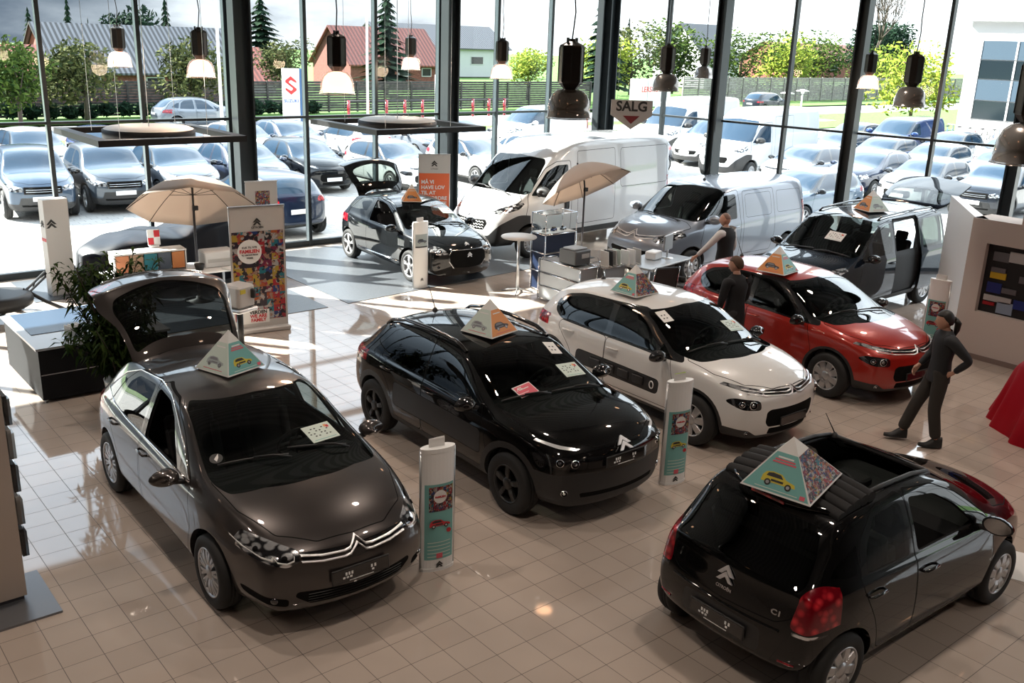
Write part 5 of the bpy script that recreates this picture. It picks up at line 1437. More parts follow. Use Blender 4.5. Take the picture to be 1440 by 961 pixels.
flat('lawn', [(60, -18), (100, -18), (100, 33), (60, 33)], -.03, M_GRASS)
flat('lawn_patch', [(53.5, 18.5), (60, 18.5), (60, 30), (50, 30), (50, 26.5), (53.5, 26.5)], .02, M_GRASS)

# parked cars: one of each kind, then copies in other paints
PAINTS = {
 'steel blue': paint('steel blue metallic', (.045, .075, .12), .5, .3), 'grey': paint('mid grey metallic', (.05, .065, .085), .5, .3), 'silver': paint('light silver metallic', (.16, .18, .21), .4, .3),
 'white': paint('white car paint', (.55, .56, .57), 0, .3), 'black': paint('black car paint', (.004, .005, .007), .1, .3), 'navy': paint('navy metallic', (.006, .014, .04), .3, .3),
 'blue': paint('bright blue paint', (.008, .035, .14), .3, .3), 'pale blue': paint('pale blue metallic', (.12, .17, .23), .4, .3), 'dark grey': paint('dark slate metallic', (.012, .016, .025), .4, .3), 'red': paint('dark red paint', (.3, .02, .02), .2, .3)}
PROTO = {}
P_ = paint('placeholder white paint', (.76, .77, .78), 0, .3)
def parked(kind, colour, x, y, h, label, group='cars parked outside the windows', cat='car', z=-.03, far=False):
    nm = {'hatch': 'hatchback_car', 'suv': 'suv_car', 'estate': 'estate_car', 'van': 'small_van', 'bigvan': 'panel_van'}[kind]
    if kind not in PROTO:
        r_, p_, bv = build_parked(kind, nm, P_, label, cat); PROTO[kind] = [r_, False]
    pr_ = PROTO[kind]
    if not pr_[1]: o = pr_[0]; pr_[1] = True; pr_.append(copy_tree(o)) if False else None
    else: o = copy_tree(pr_[0])
    o.location = (x, y, z); o.rotation_euler = (0, 0, h)
    tag(o, label, cat, group)
    pm = PAINTS[colour]
    def walk(q):
        if q.type == 'MESH':
            for i, s in enumerate(q.material_slots):
                if s.link == 'OBJECT' or (q.data.materials[i] is P_):
                    s.link = 'OBJECT'; s.material = pm
        for ch in q.children: walk(ch)
    walk(o)
    return o
dn = -PI / 2
GL = 'cars parked in the row behind the left window'
o_cars = [
 ('suv', 'steel blue', 4.65, 18.7, dn - .12, 'steel-blue off-roader at the left edge of the photo, front towards the window', GL),
 ('suv', 'grey', 6.55, 18.8, dn - .08, 'grey off-roader with chrome grille beside the steel-blue one', GL),
 ('hatch', 'silver', 8.5, 19.1, dn - .05, 'silver hatchback outside, above the cream umbrella', GL),
 ('estate', 'navy', 10.55, 19.0, dn - .02, 'dark blue car half hidden by the first steel column', GL),
 ('hatch', 'black', 12.72, 19.3, dn - .02, 'black hatchback in the front row between steel column and raised black tailgate', GL),
 ('hatch', 'white', 15.1, 17.9, dn, 'white hatchback in the front row behind the orange poster', GL),
 ('hatch', 'white', 18.3, 17.8, dn, 'white hatchback behind the tall white panel van', GL),
 ('hatch', 'navy', 8.62, 13.5, PI / 2 + .02, 'dark blue hatchback seen from behind, close outside the window', GL),
 ('hatch', 'white', 17.6, 24.6, PI / 2, 'white hatchback seen from behind in the second row', GL),
 ('estate', 'navy', 15.3, 25.4, dn, 'dark blue car in the second row, left of a white one', GL),
 ('estate', 'silver', 4.0, 24.9, dn, 'silver car in the second row at the left edge of the photo', GL),
 ('hatch', 'white', 6.2, 24.9, dn, 'white car in the second row behind the grey off-roader', GL),
 ('hatch', 'blue', 8.4, 24.8, dn, 'blue car in the second row under the first hanging frame', GL),
 ('estate', 'silver', 10.8, 24.8, dn, 'silver car in the second row behind the dark blue one', GL),
 ('hatch', 'white', 13.2, 24.9, dn, 'white car in the second row behind the black hatchback', GL),
 ('hatch', 'silver', 20.2, 24.2, dn, 'silver car in the second row right of the second steel column', GL),
 ('hatch', 'white', 22.6, 24.4, dn, 'white car in the second row seen between pendant lamps', GL),
 ('estate', 'white', 21.2, 17.6, dn, 'white car right of the hatchback behind the tall van', GL),
 ('estate', 'silver', 17.0, 38.4, 0, 'silver saloon-like car driving on the road at the left', 'cars on the road'),
 ('suv', 'dark grey', 60.0, 36.6, 0, 'dark car far away on the road at the right', 'cars on the road'),
]
up = PI + .06
GR = 'cars parked in rows behind the right window'
o_cars += [
 ('suv', 'dark grey', 28.6, 4.7, up, 'dark slate off-roader above the white partition, behind the right window', GR),
 ('hatch', 'white', 28.5, 7.0, up, 'white hatchback beyond the raised tailgate of the dark blue car', GR),
 ('estate', 'navy', 28.8, 9.2, up, 'navy car between two white ones, right of the thick mullion', GR),
 ('hatch', 'white', 28.0, 11.2, up, 'white hatchback right behind the roof of the silver van', GR),
 ('hatch', 'pale blue', 22.0, 7.1, PI, 'pale blue hatchback close behind the silver van, side on', GR),
 ('bigvan', 'white', 29.3, 14.3, up + .05, 'white panel van parked crosswise outside the right window, behind the silver van', GR),
 ('bigvan', 'white', 31.8, 20.0, up + .1, 'white panel van farther back, left of the one with lettering', GR),
 ('van', 'white', 31.0, 17.4, up, 'small white van between two taller white panel vans', GR),
 ('van', 'white', 27.0, 24.5, up, 'small white van behind the corner of the window walls', GR),
 ('hatch', 'white', 33.9, 9.6, up, 'white car in the second row beneath the round green tree', GR),
 ('estate', 'silver', 34.2, 7.2, up, 'silver car in the second row, right of the tree', GR),
 ('hatch', 'navy', 34.0, 4.9, up, 'navy car in the second row behind the slate off-roader', GR),
 ('hatch', 'blue', 34.4, 12.0, up, 'bright blue hatchback in the second row, left of the white one', GR),
 ('van', 'blue', 40.4, 14.6, up, 'bright blue van in the third row near the lawn', GR),
 ('hatch', 'silver', 40.2, 12.2, up, 'silver hatchback in the third row near the blue van', GR),
 ('estate', 'white', 40.4, 9.8, up, 'white car in the third row below the office building', GR),
 ('hatch', 'silver', 40.3, 17.0, up, 'silver hatchback at the left end of the third row', GR),
 ('estate', 'dark grey', 35.0, 14.3, up, 'dark grey car in the second row beside the lettered van', GR),
 ('suv', 'black', 37.0, 20.8, PI / 2, 'black off-roader behind the lettered white van', GR),
 ('hatch', 'white', 40.6, 7.2, up, 'white hatchback in the third row, right end', GR),
 ('hatch', 'navy', 24.9, 16.9, up, 'navy hatchback partly hidden behind the tall white van indoors', GR),
]
for k_, c_, x_, y_, h_, l__, g_ in o_cars:
    parked(k_, c_, x_, y_, h_, l__, g_, 'van' if 'van' in k_ else 'car')

# ---------------------------------------------------------------- plants and trees
def leaf_mat(name, c1, c2):
    m = mat(name, c1, .9, spec=.08)
    n, l, b = nodes(m)
    g = n.new('ShaderNodeNewGeometry'); cr = n.new('ShaderNodeValToRGB')
    cr.color_ramp.elements[0].color = (*c1, 1); cr.color_ramp.elements[1].color = (*c2, 1)
    l.new(g.outputs['Random Per Island'], cr.inputs[0]); l.new(cr.outputs[0], b.inputs['Base Color'])
    return m
L_G = leaf_mat('green leaves', (.012, .03, .006), (.07, .105, .018)); L_D = leaf_mat('dark needles', (.003, .012, .007), (.012, .03, .014)); L_Y = leaf_mat('yellow-green leaves', (.09, .14, .015), (.26, .30, .04)); L_O = leaf_mat('olive leaves', (.018, .03, .01), (.09, .095, .03))
M_BARK = mat('bark', (.06, .045, .035), .9)
def foliage(blobs, n, size, m, rnd):
    b = MB(); vs = []; fs = []
    tot = sum(r[3] ** 2 for r in blobs)
    for cx, cy, cz, r in blobs:
        for k in range(int(n * r * r / tot)):
            d = Vector((rnd.gauss(0, 1), rnd.gauss(0, 1), rnd.gauss(0, 1))).normalized() * r * (rnd.random() ** .35)
            c_ = Vector((cx, cy, cz)) + Vector((d.x, d.y, d.z * .85))
            s = size * rnd.uniform(.6, 1.3); a = Vector((rnd.gauss(0, 1), rnd.gauss(0, 1), rnd.gauss(0, 1))).normalized(); e = a.orthogonal().normalized()
            o = len(vs); vs += [c_ - a * s, c_ + e * s * .5, c_ + a * s, c_ - e * s * .5]; fs.append((o, o + 1, o + 2, o + 3))
    b.add(vs, fs, m); return b
def tree(kind, x, y, h, w, label, group='trees outside', seed=1, m=None, z=0):
    rnd = random.Random(seed)
    root = empty('conifer_tree' if kind == 'cone' else 'leafy_tree' if kind != 'bare' else 'bare_tree', (x, y, z), 0, label, 'tree', group)
    if kind == 'round':
        bl = [(rnd.uniform(-.3, .3) * w, rnd.uniform(-.3, .3) * w, h * rnd.uniform(.35, .82), w * rnd.uniform(.22, .36)) for _ in range(9)] + [(0, 0, h * .6, w * .42)]
        foliage(bl, 2600, h * .032, m or L_G, rnd).build('foliage', root)
        b = MB(); b.tube([(0, 0, 0), (.05, 0, h * .3), (0, .05, h * .7)], [h * .025, h * .02, h * .008], M_BARK, 7)
        for k in range(4): a = k * 1.6; b.tube([(.03, 0, h * .28), (math.cos(a) * w * .3, math.sin(a) * w * .3, h * .6)], [h * .012, h * .004], M_BARK, 5)
        b.build('trunk', root)
    elif kind == 'cone':
        b = MB(); vs = []; fs = []
        lay = 16
        for k in range(lay):
            t = k / lay; zz = h * (.12 + .86 * t); rr = w / 2 * (1 - t) ** .85 * rnd.uniform(.85, 1.1)
            for q in range(26):
                a = rnd.uniform(0, 2 * PI); r2_ = rr * rnd.uniform(.6, 1.15); th = Vector((math.cos(a), math.sin(a), 0)); sd = Vector((-th.y, th.x, 0)) * r2_ * .22
                o = len(vs); vs += [Vector((0, 0, zz + h * .03)), th * r2_ * .6 + sd + Vector((0, 0, zz - h * .01)), th * r2_ + Vector((0, 0, zz - h * .045)), th * r2_ * .6 - sd + Vector((0, 0, zz - h * .01))]; fs.append((o, o + 1, o + 2, o + 3))
        b.add(vs, fs, m or L_D); b.build('foliage', root)
        b = MB(); b.tube([(0, 0, 0), (0, 0, h * .95)], [h * .02, .01], M_BARK, 6); b.build('trunk', root)
    else:
        b = MB()
        def br_(p, d, L, r, n):
            q = p + d * L; b.tube([p, (p + q) / 2 + Vector((rnd.uniform(-.05, .05),) * 3) * L, q], [r, r * .8, r * .6], M_BARK, 4)
            if n:
                for _ in range(3 if n > 2 else 2): br_(q, (d + Vector((rnd.uniform(-.6, .6), rnd.uniform(-.6, .6), rnd.uniform(-.1, .5)))).normalized(), L * .72, r * .6, n - 1)
        br_(Vector((0, 0, 0)), Vector((0, 0, 1)), h * .3, h * .02, 6); b.build('branches', root)
    return root
TR_ = [('round', 9.4, 39.9, 4.2, 3.4, 'dark leafy tree at the left edge of the photo', L_G), ('round', 13.0, 42.4, 4.4, 3.9, 'leafy tree with pale trunk on the verge, second from the left', L_O), ('round', 18.6, 42.4, 4.4, 3.7, 'leafy tree beside the first steel column, under the grey tiled roof', L_O),
 ('round', 30.2, 55, 4.2, 3.8, 'olive leafy tree behind the tall Suzuki pylon', L_O), ('cone', 37.9, 75, 8.2, 6.5, 'broad dark conifer right of the first steel column', L_D), ('cone', 20.3, 70, 7.2, 1.9, 'slim dark conifer, second conifer from the left', L_D), ('cone', 28.9, 73.6, 7.6, 2.6, 'narrow conifer rising above the grey tiled roof', L_D), ('cone', 17.6, 70, 6.0, 2.4, 'small conifer at the left edge of the sky', L_D),
 ('round', 23.6, 66, 6.4, 4.2, 'rounded dark tree above the ridge of the tiled roof', L_D), ('cone', 20.6, 66.3, 5.4, 1.0, 'thin columnar cypress left of the tiled roof', L_D), ('cone', 41.5, 60, 8.6, 5.6, 'tall blue-green conifer beside the brick house', L_D), ('cone', 56.0, 50, 10.5, 5.2, 'tall dark conifer at the corner of the window walls', L_D), ('round', 49.6, 52, 4.4, 4.0, 'yellow-green bush behind the big unlit lamp', L_Y),
 ('round', 66.5, 57, 6.2, 7, 'pale green tree left of the right window mullions', L_O), ('round', 73.5, 58, 7.4, 7, 'green tree behind the small unlit lamp', L_G), ('round', 61.0, 55, 5.2, 5, 'green tree right of the SALG arrow sign', L_Y), ('round', 79.0, 54, 6.0, 7, 'broad green tree behind the grey fence', L_G), ('round', 87.0, 54, 7.2, 7, 'light green tree between two mullions of the right window', L_Y),
 ('round', 93.0, 55, 6.6, 8, 'dense green tree behind the pair of garden lamps', L_G), ('bare', 104, 55, 12, 9, 'tall bare tree against the bright sky', None), ('round', 99.5, 52, 5, 6.5, 'low green tree left of the red tiled roof', L_G), ('round', 57.6, 23.8, 5.2, 5.0, 'round yellow-green tree on the lawn before the white office', L_Y),
 ('round', 112, 60, 8.5, 7, 'dark green tree far behind the round yellow-green one', L_D), ('round', 120, 62, 8.8, 7, 'dark green tree beside the white flagpole', L_D), ('cone', 71, 62, 7.5, 2.2, 'tiny conifer against the bright sky', L_D)]
for i, (k_, x_, y_, h_, w_, l__, m_) in enumerate(TR_): tree(k_, x_, y_, h_, w_, l__, 'trees outside', 11 + i, m_)
# hedges along the fences
for x0, x1, y_, h_, lab in ((5, 27, 44.35, .8, 'dark hedge in front of the wooden fence on the left'), (68, 112, 48.3, 1.5, 'dense green hedge on the far side of the road')):
    rnd = random.Random(int(x0)); n = int((x1 - x0) / (.9 if h_ < 2 else 1.8))
    bl = [(x0 + (x1 - x0) * (k + .5) / n, y_, h_ * rnd.uniform(.4, .6), h_ * rnd.uniform(.5, .62)) for k in range(n)]
    o = foliage(bl, 5200, .16 if h_ < 2 else .28, L_D if h_ < 2 else L_G, rnd).build('hedge'); tag(o, lab, 'hedge')
def fence(x0, x1, y, h, m, lab):
    root = empty('wooden_fence', (x0, y, 0), 0, lab, 'fence')
    b = MB(); L = x1 - x0; k = 0; z_ = .05
    while z_ < h - .1: b.box((L / 2, 0, z_ + .07), (L, .03, .13), m); z_ += .15
    b.build('board_panel', root)
    b = MB(); n = int(L / 2)
    for i in range(n + 1): b.box((L * i / n, -.04, h / 2), (.1, .1, h), m)
    b.build('post', root)
fence(8, 50, 45.2, 1.85, noise_col(mat('dark stained fence boards', (.05, .04, .035), .8), (.035, .03, .03), (.075, .065, .06), 4), 'dark stained board fence along the far side of the road on the left')
fence(62, 112, 46.6, 2.2, noise_col(mat('grey weathered fence boards', (.2, .18, .16), .8), (.17, .15, .14), (.26, .24, .22), 4), 'grey weathered board fence behind the verge on the right')

# ---------------------------------------------------------------- buildings
def roof_mat(name, c1, c2, sc=1.6, d='X'):
    m = mat(name, c1, .6); n, l, b = nodes(m)
    tc = n.new('ShaderNodeTexCoord'); w = n.new('ShaderNodeTexWave'); w.bands_direction = d; w.inputs['Scale'].default_value = sc; w.inputs['Distortion'].default_value = 0
    cr = n.new('ShaderNodeValToRGB'); cr.color_ramp.elements[0].color = (*c1, 1); cr.color_ramp.elements[1].color = (*c2, 1); cr.color_ramp.elements[0].position = .35; cr.color_ramp.elements[1].position = .7
    l.new(tc.outputs['Object'], w.inputs[0]); l.new(w.outputs[0], cr.inputs[0]); l.new(cr.outputs[0], b.inputs['Base Color'])
    return m
M_RT = roof_mat('grey roof tiles', (.012, .013, .016), (.09, .095, .11), 1.0)
M_RRED = roof_mat('red roof tiles', (.10, .022, .014), (.22, .055, .035), .8)
M_BRK = noise_col(mat('red brick', (.35, .12, .08), .85), (.12, .035, .025), (.2, .07, .05), 6)
M_WW = mat('white rendered wall', (.45, .45, .45), .8)
M_WIN = mat('dark window glass', (.01, .016, .02), .1, 0, .4)
def house(x0, x1, y, h_e, h_r, dep, wm, rm, lab, windows=(), rin=0, name='house', hip=False, base=0):
    root = empty(name, (x0, y, 0), 0, lab, 'house')
    L = x1 - x0; b = MB(); b.box((L / 2, dep / 2, h_e / 2), (L, dep, h_e), wm); b.prism([(0, h_e), (dep, h_e), (dep / 2, h_r)], 0, L, wm, Matrix(((0, 0, 1, 0), (1, 0, 0, 0), (0, 1, 0, 0), (0, 0, 0, 1)))); b.build('wall', root)
    b = MB(); t = .12; e = .35
    for s in (0, 1):
        y0 = -e if s == 0 else dep + e; z0 = h_e - (h_r - h_e) / (dep / 2) * e
        p = [(-e, y0, z0), (L + e, y0, z0), (L + e - rin, dep / 2, h_r + .03), (-e + rin, dep / 2, h_r + .03)]
        q = [(a, b__, c__ + t) for a, b__, c__ in p]
        b.add(p + q, [(0, 1, 2, 3), (7, 6, 5, 4), (0, 4, 5, 1), (1, 5, 6, 2), (2, 6, 7, 3), (3, 7, 4, 0)], rm)
    b.build('roof', root)
    for wx, wz, ww, wh in windows:
        b = MB(); b.box((wx, -.02, wz), (ww, .06, wh), M_WW); f = b.build('window', root); b = MB(); b.box((wx, -.05, wz), (ww - .16, .03, wh - .16), M_WIN); b.build('pane', f)
    return root
house(15.4, 27.5, 56.0, 1.9, 4.55, 7.5, M_BRK, M_RT, 'low house with large grey ribbed tile roof behind the fence on the left', ((2, 1.2, 1.2, .7), (6, 1.2, 1.2, .7)))
house(8.0, 14.6, 55.0, 1.5, 3.2, 6, M_BRK, M_RRED, 'small red house between tree crowns at the far left', ((5.6, 1.0, 1.2, .6),))
house(28.8, 34.0, 64.5, .9, 3.2, 7, M_WW, M_RRED, 'white gabled house right of the first steel column', ())
r_ = house(44.0, 54.0, 70.0, 2.2, 5.2, 7, M_BRK, M_RRED, 'red brick house with gable behind the lit lamps', ((2.5, 1.4, 1.1, .8), (5.6, 1.4, 1.1, .8), (8.2, 1.4, 1.1, .8)), 0)
house(62, 80, 92, 3.5, 6.0, 9, M_WW, M_RT, 'long grey-roofed building between the pendant lamps', ((3, 2, 2, 1.0), (8, 2, 2, 1.0), (13, 2, 2, 1.0)))
house(88, 94, 66, 3.4, 7.0, 8, M_WW, M_RT, 'white gabled house behind the trees right of the corner', ((3, 2.5, 1.4, 1),))
house(134, 176, 88, 3.2, 5.6, 9, M_BRK, M_RRED, 'long low house with red tiled roof beside the white office', ((5, 1.8, 2, 1), (14, 1.8, 2, 1)))
# white office with bands of glass
root = empty('office_building', (52, 18.0, 0), 0, 'white office building with horizontal bands of blue glass at the right edge', 'building')
b = MB(); b.box((8, -12, 3.2), (16, 24, 6.4), M_WW); b.build('wall', root)
M_BLU = mat('pale blue spandrel glass', (.04, .062, .085), .5, 0, .15)
for z0, z1, m_ in ((4.45, 5.4, M_BLU), (3.45, 4.4, M_WIN), (2.35, 3.4, M_BLU), (1.35, 2.3, M_WIN)):
    b = MB(); b.box((-.03, -12.2, (z0 + z1) / 2), (.06, 23, z1 - z0), m_); o = b.build('window', root)
    b = MB()
    for k in range(12): b.box((-.07, -.75 - k * 1.9, (z0 + z1) / 2), (.05, .1, z1 - z0), M_WW)
    b.build('window_frame', o)
b = MB(); b.box((7.8, -12, 6.5), (16.6, 24.6, .25), M_WW); b.build('roof', root)
# bicycles in front of the office
def bike_mesh(m):
    b = MB()
    for x in (-.5, .5):
        b.tube([(x + .32 * math.cos(a), 0, .34 + .32 * math.sin(a)) for a in [2 * PI * k / 18 for k in range(18)]], .018, M_RUB, 5, None, True)
        for k in range(6): a = PI * k / 6; b.tube([(x - .3 * math.cos(a), 0, .34 - .3 * math.sin(a)), (x + .3 * math.cos(a), 0, .34 + .3 * math.sin(a))], .003, M_ALU, 3)
    for p in ([(-.5, 0, .34), (-.12, 0, .32), (.38, 0, .78), (-.2, 0, .72), (-.5, 0, .34)], [(-.12, 0, .32), (-.22, 0, .92)], [(.5, 0, .34), (.36, 0, .95), (.3, 0, 1.0)]): b.tube(p, .018, m, 5)
    b.tube([(.24, -.26, 1.02), (.32, 0, 1.0), (.24, .26, 1.02)], .014, M_ALU, 5); b.rbox((-.24, 0, .95), (.24, .13, .06), M_PLA, .03)
    return b.mesh('bicycle')
bms = [bike_mesh(paint('bicycle paint ' + n, c_, 0, .4)) for n, c_ in (('blue', (.03, .08, .3)), ('white', (.7, .7, .7)), ('red', (.4, .03, .03)), ('black', (.02, .02, .02)))]
rnd = random.Random(3)
for k in range(12):
    o = bpy.data.objects.new('bicycle', bms[k % 4]); COL.objects.link(o); o.location = (50.6 + rnd.uniform(-.1, .1), 17.6 - k * .62, 0); o.rotation_euler = (rnd.uniform(-.05, .05), 0, rnd.uniform(-.08, .08))
    tag(o, 'bicycle in the rack in front of the white office wall', 'bicycle', 'bicycles in the rack before the office')
b = MB()
for k in range(13): b.tube([(50.3, 17.9 - k * .62, 0), (50.3, 17.9 - k * .62, .5), (50.75, 17.9 - k * .62, .5), (50.75, 17.9 - k * .62, 0)], .02, M_ALU, 5)
tag(b.build('bicycle_rack'), 'low metal rack holding bicycles before the white office', 'bicycle rack')
# pylon
root = empty('brand_pylon', (19.55, 33.4, 0), R(-25), 'tall white pylon with red emblem and blue lettering across the forecourt', 'sign')
b = MB(); b.rbox((0, .09, 1.5), (.80, .22, 3.0), M_WHT, .04); b.box((.47, .1, 1.5), (.16, .24, 3.0), mat('pylon blue', (.04, .10, .22), .4)); b.build('column', root)
redp = mat('pylon red print', (.6, .03, .03), .5); b = MB()
S_ = [(0, .40), (-.16, .30), (-.24, .2), (.02, -.02), (-.24, -.14), (0, -.40), (.16, -.30), (.24, -.2), (-.02, .02), (.24, .14)]
b.prism([(0, .42), (-.25, .22), (-.25, .14), (.05, -.1), (.12, -.04), (-.08, .12), (-.08, .18), (0, .24), (.25, .1), (.25, .2)][::1], 0, .006, redp, TR(0, -.022, 2.25) @ RX(PI / 2))
b.prism([(0, -.42), (.25, -.22), (.25, -.14), (-.05, .1), (-.12, .04), (.08, -.12), (.08, -.18), (0, -.24), (-.25, -.1), (-.25, -.2)], 0, .006, redp, TR(0, -.022, 2.25) @ RX(PI / 2))
b.build('emblem', root)
text_obj('SUZUKI', .19, mat('pylon blue print', (.03, .09, .35), .5), root, TR(0, -.024, 1.55) @ RX(PI / 2), bold=.006)
# garden lamps, poles
def park_lamp(x, y, lab):
    root = empty('garden_lamp', (x, y, 0), 0, lab, 'lamp', 'white garden lamps')
    b = MB(); b.tube([(0, 0, 0), (0, 0, 1.35)], .06, M_WHT, 10); b.build('pole', root)
    b = MB(); b.lathe([(0, 1.65), (.12, 1.63), (.5, 1.52), (.5, 1.48), (0, 1.46)], M_WHT, seg=20); b.build('lamp_shade', root)
    b = MB(); b.lathe([(.12, 1.3), (.16, 1.46)], M_WHT, seg=12); b.build('lamp_head', root)
park_lamp(60.8, 35.4, 'left one of two white mushroom-shaped garden lamps'); park_lamp(66.2, 37.8, 'right one of two white mushroom-shaped garden lamps')
for x_, y_, h_, lab in ((14.7, 30, 6.5, 'white pole standing just left of the first steel column'), (90, 40, 10, 'tall thin white flagpole against the sky'), (25.2, 36, 7, 'white pole between pylon and brick house')):
    b = MB(); b.tube([(0, 0, 0), (0, 0, h_)], [.07, .05], M_WHT, 10); b.sphere((0, 0, h_), .08, M_WHT, 8); o = b.build('pole', None, (x_, y_, 0)); tag(o, lab, 'pole'); o.name = 'flagpole'
# white banner wall with red letters
root = empty('advertising_wall', (53.4, 44.0, 0), 0, 'white advertising wall with red lettering beyond the road, behind the SALG sign', 'sign')
b = MB(); b.box((1.9, 0, 1.05), (4.4, .2, 2.1), M_WHT); b.build('board', root); text_obj('LERSKOV', .55, redp, root, TR(1.9, -.11, 1.3) @ RX(PI / 2), bold=.01)
# rail with red barriers and garden machines on show across the road
root = empty('barrier_rail', (26.5, 40.2, 0), 0, 'long black rail on red posts across the road, behind the second steel column', 'barrier')
b = MB(); b.tube([(0, 0, 1.0), (11.5, 0, 1.0)], .05, M_PLA, 6); b.tube([(0, 0, .55), (11.5, 0, .55)], .04, M_PLA, 6); b.build('rail', root)
for k in range(10): b = MB(); b.tube([(k * 1.25, 0, 0), (k * 1.25, 0, 1.05)], .09, M_RED, 8); b.build('post', root)
root = empty('warning_flag', (31.9, 39.5, 0), 0, 'upright red and white beach flag behind the pendant lamps', 'flag')
b = MB(); b.tube([(0, 0, 0), (0, 0, 2.5)], .02, M_ALU, 5); b.build('pole', root); b = MB(); b.prism([(0, .6), (.35, .6), (.4, 2.0), (.2, 2.45), (0, 2.5)], -.01, .01, M_WHT, RX(PI / 2)); b.prism([(.05, 1.3), (.33, 1.3), (.36, 2.0), (.2, 2.35), (.05, 2.4)], .01, .016, redp, RX(PI / 2)); b.build('cloth', root)
# sky and sun
w = bpy.data.worlds.new('sky'); SC.world = w; w.use_nodes = True
n, l = w.node_tree.nodes, w.node_tree.links; bg = n['Background']
tc = n.new('ShaderNodeTexCoord'); mp = n.new('ShaderNodeMapping'); mp.inputs['Scale'].default_value = (1, 1, 3.2)
nz = n.new('ShaderNodeTexNoise'); nz.inputs['Scale'].default_value = 2.2; nz.inputs['Detail'].default_value = 7; nz.inputs['Roughness'].default_value = .55
l.new(tc.outputs['Generated'], mp.inputs[0]); l.new(mp.outputs[0], nz.inputs['Vector'])
sx = n.new('ShaderNodeSeparateXYZ'); l.new(tc.outputs['Generated'], sx.inputs[0])
# cloud cover thickens and brightens away from the north-west
mr = n.new('ShaderNodeMapRange'); mr.inputs['From Min'].default_value = .15; mr.inputs['From Max'].default_value = .8; mr.inputs['To Min'].default_value = -.12; mr.inputs['To Max'].default_value = .3; l.new(sx.outputs[0], mr.inputs[0])
ad = n.new('ShaderNodeMath'); ad.operation = 'ADD'; l.new(nz.outputs[0], ad.inputs[0]); l.new(mr.outputs[0], ad.inputs[1])
cr = n.new('ShaderNodeValToRGB'); cr.color_ramp.elements[0].position = .38; cr.color_ramp.elements[0].color = (.20, .25, .32, 1); cr.color_ramp.elements[1].position = .72; cr.color_ramp.elements[1].color = (2.2, 2.25, 2.3, 1)
e = cr.color_ramp.elements.new(.50); e.color = (.62, .68, .75, 1)
l.new(ad.outputs[0], cr.inputs[0])
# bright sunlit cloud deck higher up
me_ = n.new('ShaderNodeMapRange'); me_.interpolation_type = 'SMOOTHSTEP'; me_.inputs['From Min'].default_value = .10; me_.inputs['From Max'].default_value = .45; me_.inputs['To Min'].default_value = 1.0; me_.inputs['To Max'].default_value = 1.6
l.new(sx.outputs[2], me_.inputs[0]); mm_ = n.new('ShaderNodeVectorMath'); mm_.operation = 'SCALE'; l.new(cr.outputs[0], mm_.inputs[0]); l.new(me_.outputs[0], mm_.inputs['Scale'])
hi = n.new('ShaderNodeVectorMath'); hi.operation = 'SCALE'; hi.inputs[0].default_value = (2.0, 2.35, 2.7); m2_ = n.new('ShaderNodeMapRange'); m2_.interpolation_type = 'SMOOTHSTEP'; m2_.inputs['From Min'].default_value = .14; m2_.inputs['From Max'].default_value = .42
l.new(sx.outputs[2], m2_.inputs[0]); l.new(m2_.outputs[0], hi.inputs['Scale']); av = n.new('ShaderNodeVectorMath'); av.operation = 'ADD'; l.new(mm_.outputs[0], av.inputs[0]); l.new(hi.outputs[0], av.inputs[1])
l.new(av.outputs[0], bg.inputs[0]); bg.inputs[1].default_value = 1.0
sl = bpy.data.lights.new('sun', 'SUN'); sl.energy = 34; sl.color = (1, .95, .86); sl.angle = R(.55)
so = bpy.data.objects.new('sun', sl); COL.objects.link(so)
sd = Vector((.6, -.8, -.71)); so.rotation_euler = sd.to_track_quat('-Z', 'Y').to_euler(); so.location = (0, 30, 30)
# ---------------------------------------------------------------- the show cars in their places
CARS = {}
CARS['c4'] = build_c4(1.80, -.37, R(-91))
CARS['cactus'] = build_cactus(4.80, -.52, R(-91))
CARS['c3w'] = build_c3(7.70, -.45, R(-90.5))
CARS['c3r'] = build_c3(10.63, -.50, R(-95), paint('red gloss paint', (.36, .018, .010), .15, .3), 'glossy red hatchback with black pillars, between the white hatchback and the dark blue family car', False)
CARS['c1'] = build_c1(5.22, -4.80, R(-1.5))
CARS['ds3'] = build_ds3(9.35, 8.03, R(-92))
CARS['berl'] = build_berlingo(14.55, 1.12, R(181))
CARS['jumper'] = build_jumper(13.85, 8.40, R(185))
CARS['jumpy'] = build_jumpy(14.85, 4.75, R(181.5))
